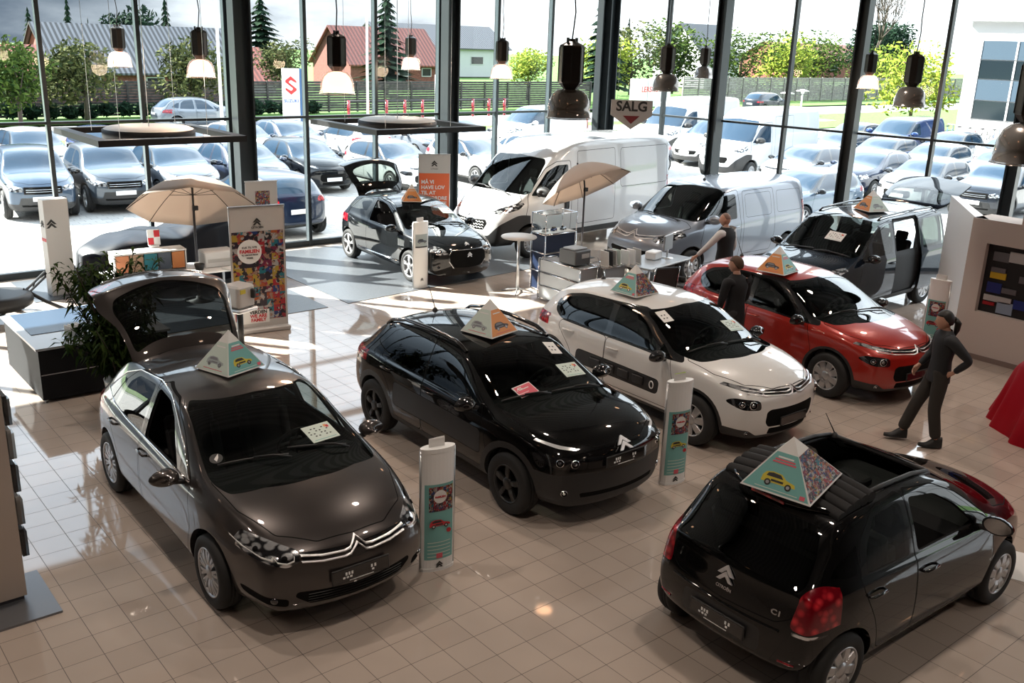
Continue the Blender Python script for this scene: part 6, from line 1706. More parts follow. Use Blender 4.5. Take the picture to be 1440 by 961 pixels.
# ---------------------------------------------------------------- printed surfaces
def collage(name, sc, sat=1.0, val=.5):
    """patchwork of small coloured pictures"""
    m = mat(name, (.3, .3, .3), .4); n, l, b = nodes(m)
    tc = n.new('ShaderNodeTexCoord'); mp = n.new('ShaderNodeVectorMath'); mp.operation = 'MULTIPLY'; mp.inputs[1].default_value = (sc, sc, sc)
    fl = n.new('ShaderNodeVectorMath'); fl.operation = 'FLOOR'; wn = n.new('ShaderNodeTexWhiteNoise'); cr = n.new('ShaderNodeValToRGB'); cr.color_ramp.interpolation = 'CONSTANT'
    cols = [(.008, .008, .012), (.28, .012, .02), (.01, .13, .17), (.30, .07, .015), (.008, .03, .13), (.03, .02, .03), (.32, .22, .03), (.12, .008, .04), (.30, .30, .30), (.015, .008, .02)]
    E_ = cr.color_ramp.elements; E_[0].position = 0; E_[0].color = (*cols[0], 1); E_[1].position = .1; E_[1].color = (*cols[1], 1)
    for k in range(2, 10): e = E_.new(k / 10); e.color = (*cols[k], 1)
    nz = n.new('ShaderNodeTexNoise'); nz.inputs['Scale'].default_value = sc * 1.6; nz.inputs['Detail'].default_value = 1
    c2 = n.new('ShaderNodeValToRGB'); c2.color_ramp.interpolation = 'CONSTANT'; c2.color_ramp.elements[0].color = (0, 0, 0, 1); c2.color_ramp.elements[1].position = .53; c2.color_ramp.elements[1].color = (1, 1, 1, 1)
    w2 = n.new('ShaderNodeTexVoronoi'); w2.inputs['Scale'].default_value = sc * 1.9
    c3 = n.new('ShaderNodeValToRGB'); c3.color_ramp.interpolation = 'CONSTANT'
    E3 = c3.color_ramp.elements; E3[0].color = (.25, .15, .11, 1); E3[1].position = .3; E3[1].color = (.01, .008, .012, 1); e = E3.new(.6); e.color = (.33, .30, .28, 1); e = E3.new(.8); e.color = (.25, .02, .03, 1)
    sp = n.new('ShaderNodeSeparateColor'); mx = n.new('ShaderNodeMixRGB')
    l.new(tc.outputs['Object'], mp.inputs[0]); l.new(mp.outputs[0], fl.inputs[0]); l.new(fl.outputs[0], wn.inputs['Vector']); l.new(wn.outputs['Value'], cr.inputs[0])
    l.new(tc.outputs['Object'], nz.inputs['Vector']); l.new(nz.outputs[0], c2.inputs[0]); l.new(tc.outputs['Object'], w2.inputs['Vector']); l.new(w2.outputs['Color'], sp.inputs[0]); l.new(sp.outputs[0], c3.inputs[0])
    l.new(c2.outputs[0], mx.inputs[0]); l.new(cr.outputs[0], mx.inputs[1]); l.new(c3.outputs[0], mx.inputs[2]); l.new(mx.outputs[0], b.inputs['Base Color'])
    return m
M_COL = collage('poster collage', 9.5); M_COLS = collage('small poster collage', 34)
M_TEAL = mat('teal print', (.16, .40, .38), .45); M_ORA = mat('orange print', (.72, .30, .10), .45); M_PAPER = mat('white paper', (.72, .71, .69), .6); M_PINK = mat('pink print', (.62, .10, .14), .5)
M_REDP = mat('red print', (.50, .02, .03), .5); M_INK = mat('black print', (.02, .02, .02), .6); M_YEL = mat('yellow print', (.55, .45, .04), .45); M_LGR = mat('pale green paper', (.55, .64, .58), .5); M_SILV = mat('silver sign face', (.50, .48, .46), .4, .1)
M_ORED = mat('orange red print', (.72, .13, .04), .5)
def flat_car(b, M, w, body, dark=M_INK):
    """little printed picture of a car, in local XY"""
    s = w
    b.prism([(-.5 * s, -.12 * s), (-.49 * s, .04 * s), (-.40 * s, .16 * s), (-.22 * s, .2 * s), (.05 * s, .18 * s), (.2 * s, .06 * s), (.46 * s, .0 * s), (.5 * s, -.1 * s)], 0, .0012, body, M)
    b.prism([(-.38 * s, .05 * s), (-.34 * s, .14 * s), (-.2 * s, .17 * s), (.02 * s, .155 * s), (.12 * s, .05 * s)], .0012, .002, dark, M)
    b.prism([(-.22 * s, -.07 * s), (-.22 * s, -.01 * s), (.14 * s, -.01 * s), (.14 * s, -.07 * s)], .0012, .002, dark, M)
    for x in (-.3, .3): b.prism(circle(x * s, -.12 * s, .095 * s, 14), .0012, .002, dark, M); b.prism(circle(x * s, -.12 * s, .05 * s, 10), .002, .0028, M_ALLOY, M)
def pyramid(loc, rz, faces, label, s=.46, h=.37, tilt=(0, 0)):
    root = empty('roof_pyramid_sign', loc, rz, label, 'sign', 'pyramid price signs on the car roofs'); root.rotation_euler = (tilt[0], tilt[1], rz)
    b = MB(); q = s / 2
    b.add([(-q, -q, 0), (q, -q, 0), (q, q, 0), (-q, q, 0), (0, 0, h)], [(3, 2, 1, 0), (0, 1, 4), (1, 2, 4), (2, 3, 4), (3, 0, 4)], M_PAPER); b.build('card_body', root)
    for k, fc in enumerate(faces):
        n = Vector((0, -h, q)).normalized(); M0 = frame_M(Vector((0, -q / 2, h / 2)) + n * .001, n); M = RZ(k * PI / 2) @ M0
        H = math.hypot(h, q)
        def yy(t): return -H / 2 + t * H
        def xw(t): return q * (1 - t)
        b = MB(); t0, t1 = .03, .7
        poly = [(-xw(t0) * .96, yy(t0)), (xw(t0) * .96, yy(t0)), (xw(t1) * .97, yy(t1)), (-xw(t1) * .97, yy(t1))]
        b.prism(poly, 0, .001, {'teal': M_TEAL, 'orange': M_ORA, 'collage': M_COLS, 'pale': M_LGR}[fc], M)
        if fc == 'teal':
            flat_car(b, M @ TR(0, yy(.24), .001), s * .48, M_YEL)
            for j, (w_, m_) in enumerate(((.10, M_PAPER), (.13, M_PINK), (.15, M_PINK))): b.box((0, yy(.62 - j * .045), .002), (w_ * s / .46, .012, .001), m_, M)
            b.box((0, yy(.07), .002), (s * .6, .006, .001), M_LGR, M); b.box((xw(.08) * .8, yy(.08), .002), (.04, .03, .001), M_PINK, M)
        if fc in ('orange', 'pale'):
            flat_car(b, M @ TR(0, yy(.26), .001), s * .5, mat('printed grey', (.05, .05, .06), .5) if fc == 'orange' else mat('printed pale grey', (.35, .4, .4), .5), mat('printed mid grey', (.2, .2, .22), .5))
            b.box((0, yy(.60), .002), (.12, .012, .001), M_PAPER, M); b.box((0, yy(.08), .002), (s * .55, .006, .001), M_PINK, M)
        b.build('printed_panel', root)
    return root
def roof_at(key, lx, ly):
    root, bvh, S = CARS[key]
    h = bvh.ray_cast(Vector((lx, ly, 3)), Vector((0, 0, -1)))
    return h
def pyr_on(key, wx, wy, rz, faces, label, dz=.0, **k):
    root, bvh, S = CARS[key]; L = Matrix.LocRotScale(root.location, root.rotation_euler, None).inverted() @ Vector((wx, wy, 0)); lx, ly = L.x, L.y
    hh = [bvh.ray_cast(Vector((lx + a, ly + b_, 3)), Vector((0, 0, -1)))[0] for a, b_ in ((0, 0), (.2, 0), (-.2, 0), (0, .2), (0, -.2))]
    z = max(p.z for p in hh if p is not None)
    return pyramid((wx, wy, z + .003 + dz), rz, faces, label, **k)
pyr_on('c4', 1.84, -.10, R(18), ['teal', 'collage', 'teal', 'pale'], 'pyramid sign with yellow car on teal, on the roof of the brown-grey hatchback')
pyr_on('cactus', 4.76, -.42, R(12), ['orange', 'teal', 'orange', 'pale'], 'pyramid sign with dark car on orange, on the black crossover roof', dz=.0)
pyr_on('c3w', 7.42, -.12, R(2), ['collage', 'teal', 'collage', 'teal'], 'pyramid sign in teal and people collage, on the white hatchback roof')
pyr_on('c3r', 10.22, -.35, R(8), ['teal', 'orange', 'pale', 'orange'], 'pyramid sign with orange side, on the red hatchback roof')
pyr_on('c1', 4.22, -4.82, R(10), ['collage', 'teal', 'pale', 'teal'], 'tilted pyramid sign lying on the folded cloth roof of the small black car', dz=.05, s=.56, h=.36, tilt=(0, R(-8)))
pyr_on('ds3', 9.15, 7.75, R(-30), ['orange', 'pale', 'teal', 'orange'], 'pyramid sign with orange front, on the roof of the three-door black hatchback', s=.40, h=.34)
pyr_on('berl', 14.83, .95, R(-20), ['pale', 'teal', 'pale', 'orange'], 'pyramid sign with orange side, on the roof of the dark blue family car')

# sheets lying behind the windscreens
def sheet(key, lx, ly, w, h, rot, m, label, marks=None, drop=.006, m2=None):
    root, bvh, S = CARS[key]
    hh = bvh.ray_cast(Vector((lx, ly, 3)), Vector((0, 0, -1)))
    n = hh[1] if hh[1].z > 0 else -hh[1]
    M = Matrix.LocRotScale(root.location, root.rotation_euler, None) @ frame_M(hh[0] + n * drop, n, Vector((-1, 0, 0))) @ RZ(rot)
    b = MB(); b.box((0, 0, 0), (w, h, .002), m)
    if marks == 'price':
        for j in range(4):
            for k in range(6):
                if (j * 7 + k * 5) % 3: b.box((-w * .36 + k * w * .13, h * .28 - j * h * .15, .0014), (w * .06, .012, .001), M_INK)
        b.box((w * .3, h * .3, .0015), (.03, .03, .001), M_ORA); b.box((w * .36, h * .25, .0016), (.03, .03, .001), M_REDP)
        b.box((0, -h * .40, .0014), (w * .8, .006, .001), M_TEAL)
    if marks == 'codes':
        for x in (-.2, .1):
            for y in (-.18, .1): b.box((w * x, h * y, .0014), (w * .14, h * .09, .001), M_INK)
    if marks == 'pink':
        b.box((0, -.004, .0014), (w * .92, h * .9, .001), M_PINK); b.box((0, h * .12, .0024), (w * .5, .012, .001), M_PAPER); b.box((-.05, -h * .2, .0024), (w * .6, .006, .001), M_PAPER)
    o = b.build('price_sheet'); o.matrix_world = M; tag(o, label, 'sheet', 'printed sheets on the windscreens')
    if marks == 'pink': text_obj('1,4%', .06, M_PAPER, o, TR(-.07, h * .2, .003), bold=.001)
    return o
sheet('c4', .93, .36, .30, .21, R(12), M_LGR, 'pale green price sheet at the lower left corner of the brown-grey car windscreen', 'price')
sheet('cactus', .80, .40, .30, .21, R(5), M_LGR, 'pale green price sheet low on the black crossover windscreen', 'price')
sheet('cactus', .46, .42, .15, .22, R(-5), M_PAPER, 'white sheet with small black squares, top corner of the black crossover windscreen', 'codes')
sheet('cactus', .93, -.34, .24, .17, R(3), M_PAPER, 'white and pink card with 1,4% on it at the base of the crossover windscreen', 'pink')
sheet('c3w', .40, -.48, .15, .22, R(-12), M_PAPER, 'white sheet with small black squares, on the white hatchback windscreen', 'codes')
sheet('c3w', .78, .40, .30, .21, R(5), M_LGR, 'pale green price sheet, lower corner of the white hatchback windscreen', 'price')
sheet('berl', .90, .22, .32, .22, R(5), M_PAPER, 'white price sheet behind the windscreen of the dark blue family car', 'price')
sheet('ds3', .62, .42, .28, .2, R(5), M_LGR, 'pale price sheet in the windscreen of the three-door black hatchback', 'price')
root, bvh, S_ = CARS['c4']
b = MB(); M = Matrix.LocRotScale(root.location, root.rotation_euler, None)
h_ = bvh.ray_cast(Vector((.90, -.60, 3)), Vector((0, 0, -1))); M = M @ frame_M(h_[0] + h_[1] * .004, h_[1], Vector((-1, 0, 0)))
b.lathe([(.055, 0), (.055, .002), (0, .002)], M_INK, M=M, seg=24, smooth=False); b.prism([(-.01, -.035), (.02, 0), (.035, .04), (-.02, .0)], .002, .003, M_PAPER, M); tag(b.build('round_sticker'), 'round black sticker with white arrow, lower corner of the brown-grey car windscreen', 'sticker')

# ---------------------------------------------------------------- display stands
def totem(x, y, rz, label, tilt=0, pic='red', h=1.19, plain=False, leaf=M_PAPER):
    root = empty('display_stand', (x, y, 0), rz, label, 'display stand')
    def sec(z, k=1.0): return [(.16 * k * math.cos(a), .065 * k * math.sin(a), z) for a in [2 * PI * q / 24 for q in range(25)]]
    b = MB(); b.grid([sec(0, 1.03), sec(.03, 1.03), sec(.03, .98), sec(h - .04, .98), sec(h - .04, 1.02), sec(h, 1.02), sec(h, .01)], M_WHT, None, False); b.build('column', root)
    b = MB()
    for s in (-1, 1): b.tube([(s * .158, 0, .02), (s * .158, 0, h - .02)], .012, M_ALU, 6)
    b.build('edge_profile', root)
    def curved(x0, x1, z0, z1, off, m):
        P = []
        for k in range(13):
            xx = x0 + (x1 - x0) * k / 12; y_ = -.065 * math.sqrt(max(0, 1 - (xx / .16) ** 2)) - off; P.append([(xx, y_, z0), (xx, y_, z1)])
        b.grid(P[::-1], m, None, True)
    b = MB()
    if not plain:
        curved(-.135, .135, .12, h * .72, .001, M_TEAL if True else M_LGR)
        curved(-.10, .13, h * .50, h * .70, .003, M_COLS)
        for k in range(5): curved(-.11, .11, h * .24 - k * .035, h * .24 - k * .035 + .008, .003, M_LGR)
        curved(-.03, .03, .13, .18, .003, M_PINK)
    else:
        curved(-.13, .13, h * .63, h * .82, .001, mat('printed pale grey', (.35, .4, .4), .5)); curved(-.13, .13, h * .62, h * .64, .002, M_INK)
    pr = b.build('printed_poster', root)
    b = MB()
    if not plain:
        flat_car(b, TR(0, -.069, h * .40) @ RX(PI / 2), .2, {'red': M_REDP, 'yellow': M_YEL}[pic])
        b2 = MB(); b2.lathe([(.022, 0), (.022, .002), (0, .002)], M_REDP, M=TR(.09, -.060, h * .33) @ RX(PI / 2), seg=16, smooth=False); b2.build('round_mark', pr)
        b3 = MB(); b3.lathe([(.062, 0), (.062, .002), (0, .002)], M_PAPER, M=TR(0, -.070, h * .62) @ RX(PI / 2), seg=24, smooth=False); b3.build('round_panel', pr)
    else: flat_car(b, TR(0, -.068, h * .72) @ RX(PI / 2), .2, mat('printed blue grey', (.08, .1, .14), .5))
    b.build('picture', pr)
    b = MB(); chevrons(b, TR(.0, -.068, .07 if not plain else .18) @ RX(PI / 2), .07, M_INK, .002); b.build('chevron_badge', root)
    if not plain:
        text_obj('FAMILIEN', .024, M_REDP, pr, TR(0, -.074, h * .62) @ RX(PI / 2), bold=.001)
    b = MB()
    for k in range(4): b.box((-.01 + .004 * k, .0 + .008 * k, h + .035), (.15, .002, .08), leaf if k else M_PAPER, None, .04 * k)
    b.build('leaflet_holder', root)
    return root
totem(2.77, -2.25, R(-12), 'white display stand with red car picture, between the brown-grey hatchback and the black crossover', pic='red')
totem(5.88, -2.30, R(-14), 'display stand with yellow car picture, between black crossover and white hatchback', pic='yellow', leaf=mat('lime leaflet', (.35, .5, .05), .5))
totem(8.38, 6.30, R(-3), 'plain silver-grey display stand in front of the three-door black hatchback', plain=True, h=1.28)
totem(13.05, -1.45, R(-80), 'display stand with round people poster, beside the white partition behind the woman', pic='red')

def banner(x, y, rz, w, h, label, kind):
    root = empty('roll_up_banner', (x, y, 0), rz, label, 'banner')
    b = MB(); b.rbox((0, 0, .04), (w + .06, .2, .08), M_SILV, .03); b.build('base', root)
    b = MB(); b.box((0, 0, h / 2 + .05), (w, .006, h - .06), M_SILV); b.build('cloth', root)
    b = MB(); b.box((0, 0, h + .03), (w + .02, .03, .025), M_ALU); b.tube([(0, .04, .06), (0, .03, h)], .012, M_ALU, 6)
    for s in (-1, 1): b.box((s * w / 2, 0, h / 2), (.012, .014, h), M_ALU)
    b.build('frame', root)
    b = MB()
    if kind == 'family':
        b.box((0, -.005, h * .46), (w * .94, .004, h * .72), M_COL); pr = b.build('printed_poster', root)
        b = MB(); b.lathe([(.19, 0), (.19, .003), (0, .003)], M_PAPER, M=TR(-w * .16, -.008, h * .66) @ RX(PI / 2), seg=32, smooth=False); b.build('round_panel', pr)
        b = MB(); b.box((-w * .12, -.008, h * .13), (w * .55, .004, h * .11), M_PAPER); b.build('text_panel', pr)
        b = MB(); chevrons(b, TR(0, -.007, h * .895) @ RX(PI / 2), .13, M_INK, .003); b.build('chevron_badge', pr)
        text_obj('CITROËN', .045, M_INK, pr, TR(0, -.012, h * .85) @ RX(PI / 2), bold=.001)
        text_obj('KLIK TIL NYE', .04, M_INK, pr, TR(-w * .16, -.013, h * .695) @ RX(PI / 2), bold=.001)
        text_obj('FAMILIEN', .075, M_REDP, pr, TR(-w * .16, -.013, h * .663) @ RX(PI / 2), bold=.003)
        text_obj('TIL UIMODSTÅELIG', .03, M_INK, pr, TR(-w * .16, -.013, h * .635) @ RX(PI / 2), bold=.001)
        text_obj('PRISER', .035, M_INK, pr, TR(-w * .16, -.013, h * .61) @ RX(PI / 2), bold=.001)
        for t_, z_, m_ in (('VERDEN', .165, M_INK), ('WE ARE', .133, M_REDP), ('FAMILY', .10, M_REDP)): text_obj(t_, .075, m_, pr, TR(-w * .05, -.013, h * z_) @ RX(PI / 2), bold=.003)
    elif kind == 'orange':
        b.box((0, -.005, h * .42), (w * .96, .004, h * .76), M_ORED); pr = b.build('printed_poster', root)
        b = MB(); chevrons(b, TR(0, -.007, h * .91) @ RX(PI / 2), .15, M_INK, .003); b.build('chevron_badge', pr)
        text_obj('CITROËN', .04, M_INK, pr, TR(0, -.012, h * .85) @ RX(PI / 2))
        for k, t_ in enumerate(('MÅ VI', 'HAVE LOV', 'TIL AT', 'UDFORDRE', 'DIT NÆSTE', 'BILKØB?')): text_obj(t_, .115, M_PAPER, pr, TR(-w * .42, -.012, h * (.70 - k * .062)) @ RX(PI / 2), bold=.004, align='LEFT')
        text_obj('vi giver et godt tilbud', .05, M_PAPER, pr, TR(-w * .42, -.012, h * .30) @ RX(PI / 2), align='LEFT')
    else:
        b.box((.02, -.005, h * .80), (w * .46, .004, h * .22), M_COLS); b.build('printed_poster', root); b = MB(); b.box((.02, -.005, h * .60), (w * .46, .004, h * .16), M_LGR); b.build('text_panel', root)
    return root
banner(4.66, 5.30, R(-8), .86, 1.98, 'roll-up banner with collage of people and the word FAMILIEN, behind the brown-grey hatchback', 'family')
banner(11.1, 9.75, R(-30), .72, 2.0, 'orange-red banner with white Danish text beside the second steel column', 'orange')
banner(6.55, 9.15, R(-10), .62, 1.75, 'pale grey banner with small colour picture, behind the umbrella and first steel column', 'grey')
# square brand pillar by the window
root = empty('brand_pillar', (2.75, 9.3, 0), R(8), 'square grey-white pillar with black chevrons near the window on the left', 'sign')
b = MB(); b.box((0, 0, .85), (.42, .2, 1.7), M_SILV); b.build('column', root)
b = MB(); chevrons(b, TR(-.1, -.102, 1.28) @ RX(PI / 2), .18, M_INK, .004); chevrons(b, TR(-.212, 0, 1.28) @ RZ(-PI / 2) @ RX(PI / 2), .14, M_INK, .004); b.box((-.212, 0, 1.0), (.003, .18, .06), M_REDP, None); b.build('chevron_badge', root)

# ---------------------------------------------------------------- parasols
def parasol_cloth():
    if 'cream parasol cloth' in MATS: return MATS['cream parasol cloth']
    m = mat('cream parasol cloth', (.50, .42, .36), .8); n, l, b = nodes(m)
    t = n.new('ShaderNodeBsdfTranslucent'); t.inputs[0].default_value = (.55, .45, .38, 1); x = n.new('ShaderNodeMixShader'); x.inputs[0].default_value = .35
    o = n['Material Output']; l.new(b.outputs[0], x.inputs[1]); l.new(t.outputs[0], x.inputs[2]); l.new(x.outputs[0], o.inputs[0])
    return m
def parasol(x, y, h, r, tilt, az, label, seed=0):
    root = empty('parasol', (x, y, 0), 0, label, 'parasol', 'cream parasols in the showroom')
    T = TR(0, 0, h - .42) @ RZ(az) @ RY(tilt)
    cl = parasol_cloth()
    n_ = 8; P = []
    for i in range(9):
        t = i / 8; row = []
        for k in range(8 * 6 + 1):
            a = 2 * PI * k / 48; ph = (k % 6) / 6; sag = math.sin(PI * ph)
            rr = r * t * (1 - .075 * sag * t); zz = .42 - .52 * t ** 1.7 * (r / 1.0) ** .6 - .035 * sag * t * (1 - t) + .0 * sag
            row.append((rr * math.cos(a), rr * math.sin(a), zz))
        P.append(row)
    b = MB(); b.grid(P, cl, T); o = b.build('canopy', root, solid=.004)
    b = MB()
    for k in range(8):
        a = 2 * PI * k / 8
        b.tube([(r * t * math.cos(a), r * t * math.sin(a), .412 - .52 * t ** 1.7 * (r / 1.0) ** .6 - .008) for t in [q / 8 for q in range(9)]], .006, M_PLA, 5, T)
        t = .5; b.tube([(0, 0, .1), (r * t * math.cos(a), r * t * math.sin(a), .40 - .52 * t ** 1.7 * (r / 1.0) ** .6)], .005, M_PLA, 4, T)
    b.build('rib', root)
    b = MB(); b.tube([T @ Vector((0, 0, .46)), T @ Vector((0, 0, .05)), (0, 0, h - .55)], .018, M_PLA, 8); b.build('finial', root)
    b = MB(); b.tube([(0, 0, h - .5), (0, 0, .05)], .022, mat('dark grey pole', (.08, .08, .09), .4, .5), 10); b.rbox((.03, 0, h - .55), (.1, .05, .08), M_PLA, .01); b.build('pole', root)
    b = MB(); b.lathe([(0, .09), (.05, .09), (.06, .05), (.24, .03), (.25, 0)], M_PLA, seg=24); b.build('base', root)
    return root
parasol(4.57, 7.6, 2.19, 1.08, R(27), R(68), 'cream parasol standing behind the white desk, left of the family banner')
parasol(12.3, 6.0, 2.2, .98, R(30), R(100), 'cream parasol in front of the tall white panel van')

# ---------------------------------------------------------------- white desk and its things
def table(name, x, y, rz, L, W_, h, top, leg, label, cat='table', t=.03):
    root = empty(name, (x, y, 0), rz, label, cat)
    b = MB(); b.rbox((0, 0, h - t / 2), (L, W_, t), top, .02); b.build('tabletop', root)
    for sx in (-1, 1):
        for sy in (-1, 1):
            b = MB(); b.tube([(sx * (L / 2 - .06), sy * (W_ / 2 - .06), 0), (sx * (L / 2 - .06), sy * (W_ / 2 - .06), h - t)], .02, leg, 8); b.build('leg', root)
    return root
table('desk', 3.85, 6.9, R(-4), 2.1, .8, .78, M_WHT, M_ALU, 'white desk with coloured binders behind the raised tailgate', 'desk')
root = empty('shelf_unit', (3.55, 7.05, .78), R(-4), 'low white shelf with coloured sample boards standing on the white desk', 'shelf')
b = MB(); b.box((0, 0, .33), (1.15, .34, .025), M_WHT); b.box((0, .16, .17), (1.15, .02, .32), M_WHT)
for x in (-.56, .56): b.box((x, 0, .16), (.02, .34, .32), M_WHT)
b.build('body', root)
for k, (c_, n_) in enumerate((((.65, .25, .12), 'terracotta'), ((.45, .30, .2), 'tan'), ((.03, .25, .32), 'petrol'), ((.10, .13, .18), 'slate'), ((.70, .26, .08), 'orange'))):
    o = MB().box((-.44 + k * .22, -.14, .17), (.20, .03, .27), mat(n_ + ' sample board', c_, .6)).build('sample_board', None, (3.55, 7.05, .78), R(-4)); o.location = Vector((3.55, 7.05, .78)); 
    tag(o, '%s sample board leaning in the low white shelf on the desk' % n_, 'board', 'coloured sample boards on the desk')
b = MB(); b.rbox((0, 0, .14), (.52, .34, .27), mat('printer white', (.62, .61, .60), .5), .03); b.box((0, -.172, .12), (.4, .006, .06), M_GREY); tag(b.build('printer', None, (4.62, 6.85, .78), R(-4)), 'boxy white printer at the right end of the white desk', 'printer')
root = empty('counter_sign', (3.72, 7.2, 1.125), R(-4), 'small red and white card on a stand above the desk shelf', 'sign')
b = MB(); b.box((0, 0, .16), (.2, .01, .26), M_PAPER, RX(-.1)); 
for x, z in ((.05, .22), (-.05, .1)): b.box((x, -.008, z), (.09, .004, .11), M_REDP, RX(-.1))
b.box((0, .02, .015), (.14, .1, .03), M_WHT); b.build('card', root)
b = MB(); b.lathe([(0, 0), (.06, 0), (.085, .1), (.08, .1), (.055, .01)], M_PLA, seg=18); tag(b.build('bowl', None, (4.25, 6.68, .78)), 'small black bowl on the white desk beside the orange board', 'bowl')
for k, (x_, y_, l__) in enumerate(((3.2, 6.62, 'loose white leaflet lying on the left of the white desk'), (3.95, 6.6, 'loose white leaflet lying on the middle of the white desk'), (4.75, 6.49, 'stack of papers hanging over the right end of the white desk'))):
    b = MB(); b.box((0, 0, .004 + .01 * (k == 2)), (.3, .22, .008 + .02 * (k == 2)), M_PAPER); tag(b.build('paper', None, (x_, y_, .78), R(10 * k)), l__, 'paper')
# coffee machine and stools beside banner
root = empty('coffee_machine', (3.98, 4.55, 0), R(20), 'small silver machine on a post with black tap, left of the banner foot', 'machine')
b = MB(); b.rbox((0, 0, .86), (.34, .34, .34), M_SILV, .05); b.rbox((0, 0, .66), (.40, .40, .06), M_ALU, .04); b.build('body', root)
b = MB(); b.rbox((.1, -.19, .9), (.06, .08, .14), M_PLA, .02); b.tube([(.1, -.2, .84), (.32, -.1, .80), (.42, 0, .82)], .012, M_PLA, 6); b.build('tap', root)
b = MB(); b.box((-.08, -.172, .95), (.1, .01, .06), M_YEL); b.build('label_plate', root)
b = MB(); b.tube([(0, 0, .02), (0, 0, .66)], .05, M_PLA, 10); b.lathe([(.2, 0), (.2, .02), (0, .03)], M_PLA, seg=20); b.build('stand', root)

# dark cloth over a vehicle behind the desk
def drape(name, cx, cy, rz, prof, L, W_, m, label, folds=22, amp=.05, cat='cover', flare=.12, seed=2, base=0, bm_=None):
    """cloth thrown over a car: top follows prof(x); skirt with folds down to the floor"""
    rnd = random.Random(seed); P = []
    NA = 144; ph = [rnd.uniform(0, 6.28) for _ in range(5)]
    for i in range(23):
        t = i / 22; row = []
        for k in range(NA + 1):
            a = 2 * PI * k / NA; ca, sa = math.cos(a), math.sin(a)
            e = 2.8; rr = (abs(ca) ** e + abs(sa) ** e) ** (-1 / e)
            bx, by = ca * rr * L / 2, sa * rr * W_ / 2
            if t < .45:
                u = t / .45; x, y = bx * u, by * u; z = prof(x / (L / 2)) * (1 - .10 * abs(y / (W_ / 2)) ** 3) ; f = 0
            else:
                v = (t - .45) / .55; zt = prof(bx / (L / 2)) * .90
                x, y = bx * (1 + flare * v), by * (1 + flare * v * 1.5); z = zt + (base - zt) * v
                f = amp * v ** .8 * (math.sin(folds * a + ph[0]) + .6 * math.sin(folds * 1.7 * a + ph[1]) + .4 * math.sin(7 * a + ph[2]))
            z += .018 * math.sin(9 * x + ph[3]) * math.sin(7 * y + ph[4]) if t < .5 else 0
            n = Vector((ca, sa, 0)); row.append((x + n.x * f, y + n.y * f, max(z, base)))
        P.append(row)
    b = MB(); b.grid(P[::-1], m); o = b.build(name, None, (cx, cy, 0), rz, sub=1)
    o['label'] = label; o['category'] = cat
    return o
def car_prof(h, hood):
    def f(u):
        tab = [(-1, h * .62), (-.85, h * .80), (-.6, h * .98), (-.1, h), (.15, h * .95), (.45, hood * 1.02), (.8, hood * .95), (1, hood * .72)]
        return float(np.interp(u, [q[0] for q in tab], [q[1] for q in tab]))
    return f
M_VELV = mat('red satin cloth', (.34, .002, .012), .5, spec=.2)
drape('cloth_covered_car', 10.75, -5.60, R(70), car_prof(1.42, 1.1), 4.1, 1.8, M_VELV, 'car hidden under a dark red satin cover at the right edge', 26, .055, 'covered car')
M_NAVYC = mat('dark navy car cover', (.002, .004, .010), .42, spec=.35)
drape('cloth_covered_car', 4.6, 9.4, R(182), lambda u: float(np.interp(u, [-1, -.75, -.5, -.1, .2, .5, 1], [1.0, 1.22, 1.20, .98, 1.0, .95, .75])), 3.0, 1.35, M_NAVYC, 'low open car under a glossy dark navy cover, behind the white desk', 20, .02, 'covered car', .04, 5)

# go-kart like garden machine on the mat at the left edge
root = empty('garden_machine', (1.55, 8.25, 0), R(10), 'black garden machine with orange-red top and long tubular arm, left edge by the window', 'machine')
b = MB(); b.rbox((-.35, .1, .55), (.62, .5, .42), M_PLA, .08); b.build('engine_box', root)
b = MB(); b.rbox((-.35, .1, .80), (.66, .54, .09), mat('orange red plastic', (.62, .05, .02), .35), .06); b.build('top_cover', root)
b = MB(); b.tube([(-.55, -.12, .86), (-.4, -.14, .95), (-.15, -.12, .94), (-.05, -.1, .86)], .022, M_PLA, 8); b.build('handle', root)
b = MB(); b.lathe([(.0, .2), (.42, .2), (.52, .26), (.54, .34), (.5, .42), (.4, .44), (.0, .44)], M_PLA, (-.1, -.1, 0), 28); b.build('deck', root)
b = MB()
for s in (0, .08): b.tube([(-.9, -.55, .12 + s), (-.2, -.5, .18 + s), (.4, -.1, .36 + s), (.85, .25, .5 + s)], .022, M_PLA, 7)
for k in range(7): t = k / 6; b.tube([(-.8 + 1.6 * t, -.52 + .74 * t ** 1.6, .13 + .33 * t), (-.74 + 1.6 * t, -.52 + .74 * t ** 1.6, .24 + .33 * t)], .012, M_PLA, 5)
b.tube([(.4, -.1, .38), (.62, -.2, .2), (.9, -.3, .02)], .03, M_PLA, 7); b.build('tubular_arm', root)
for x, y in ((-.75, -.5), (-.7, .35), (.35, .3)): b = MB(); b.lathe([(.08, -.05), (.15, -.05), (.16, -.03), (.16, .03), (.15, .05), (.08, .05)], M_RUB, (x, y, .16), 20, 'Y'); b.build('wheel', root)

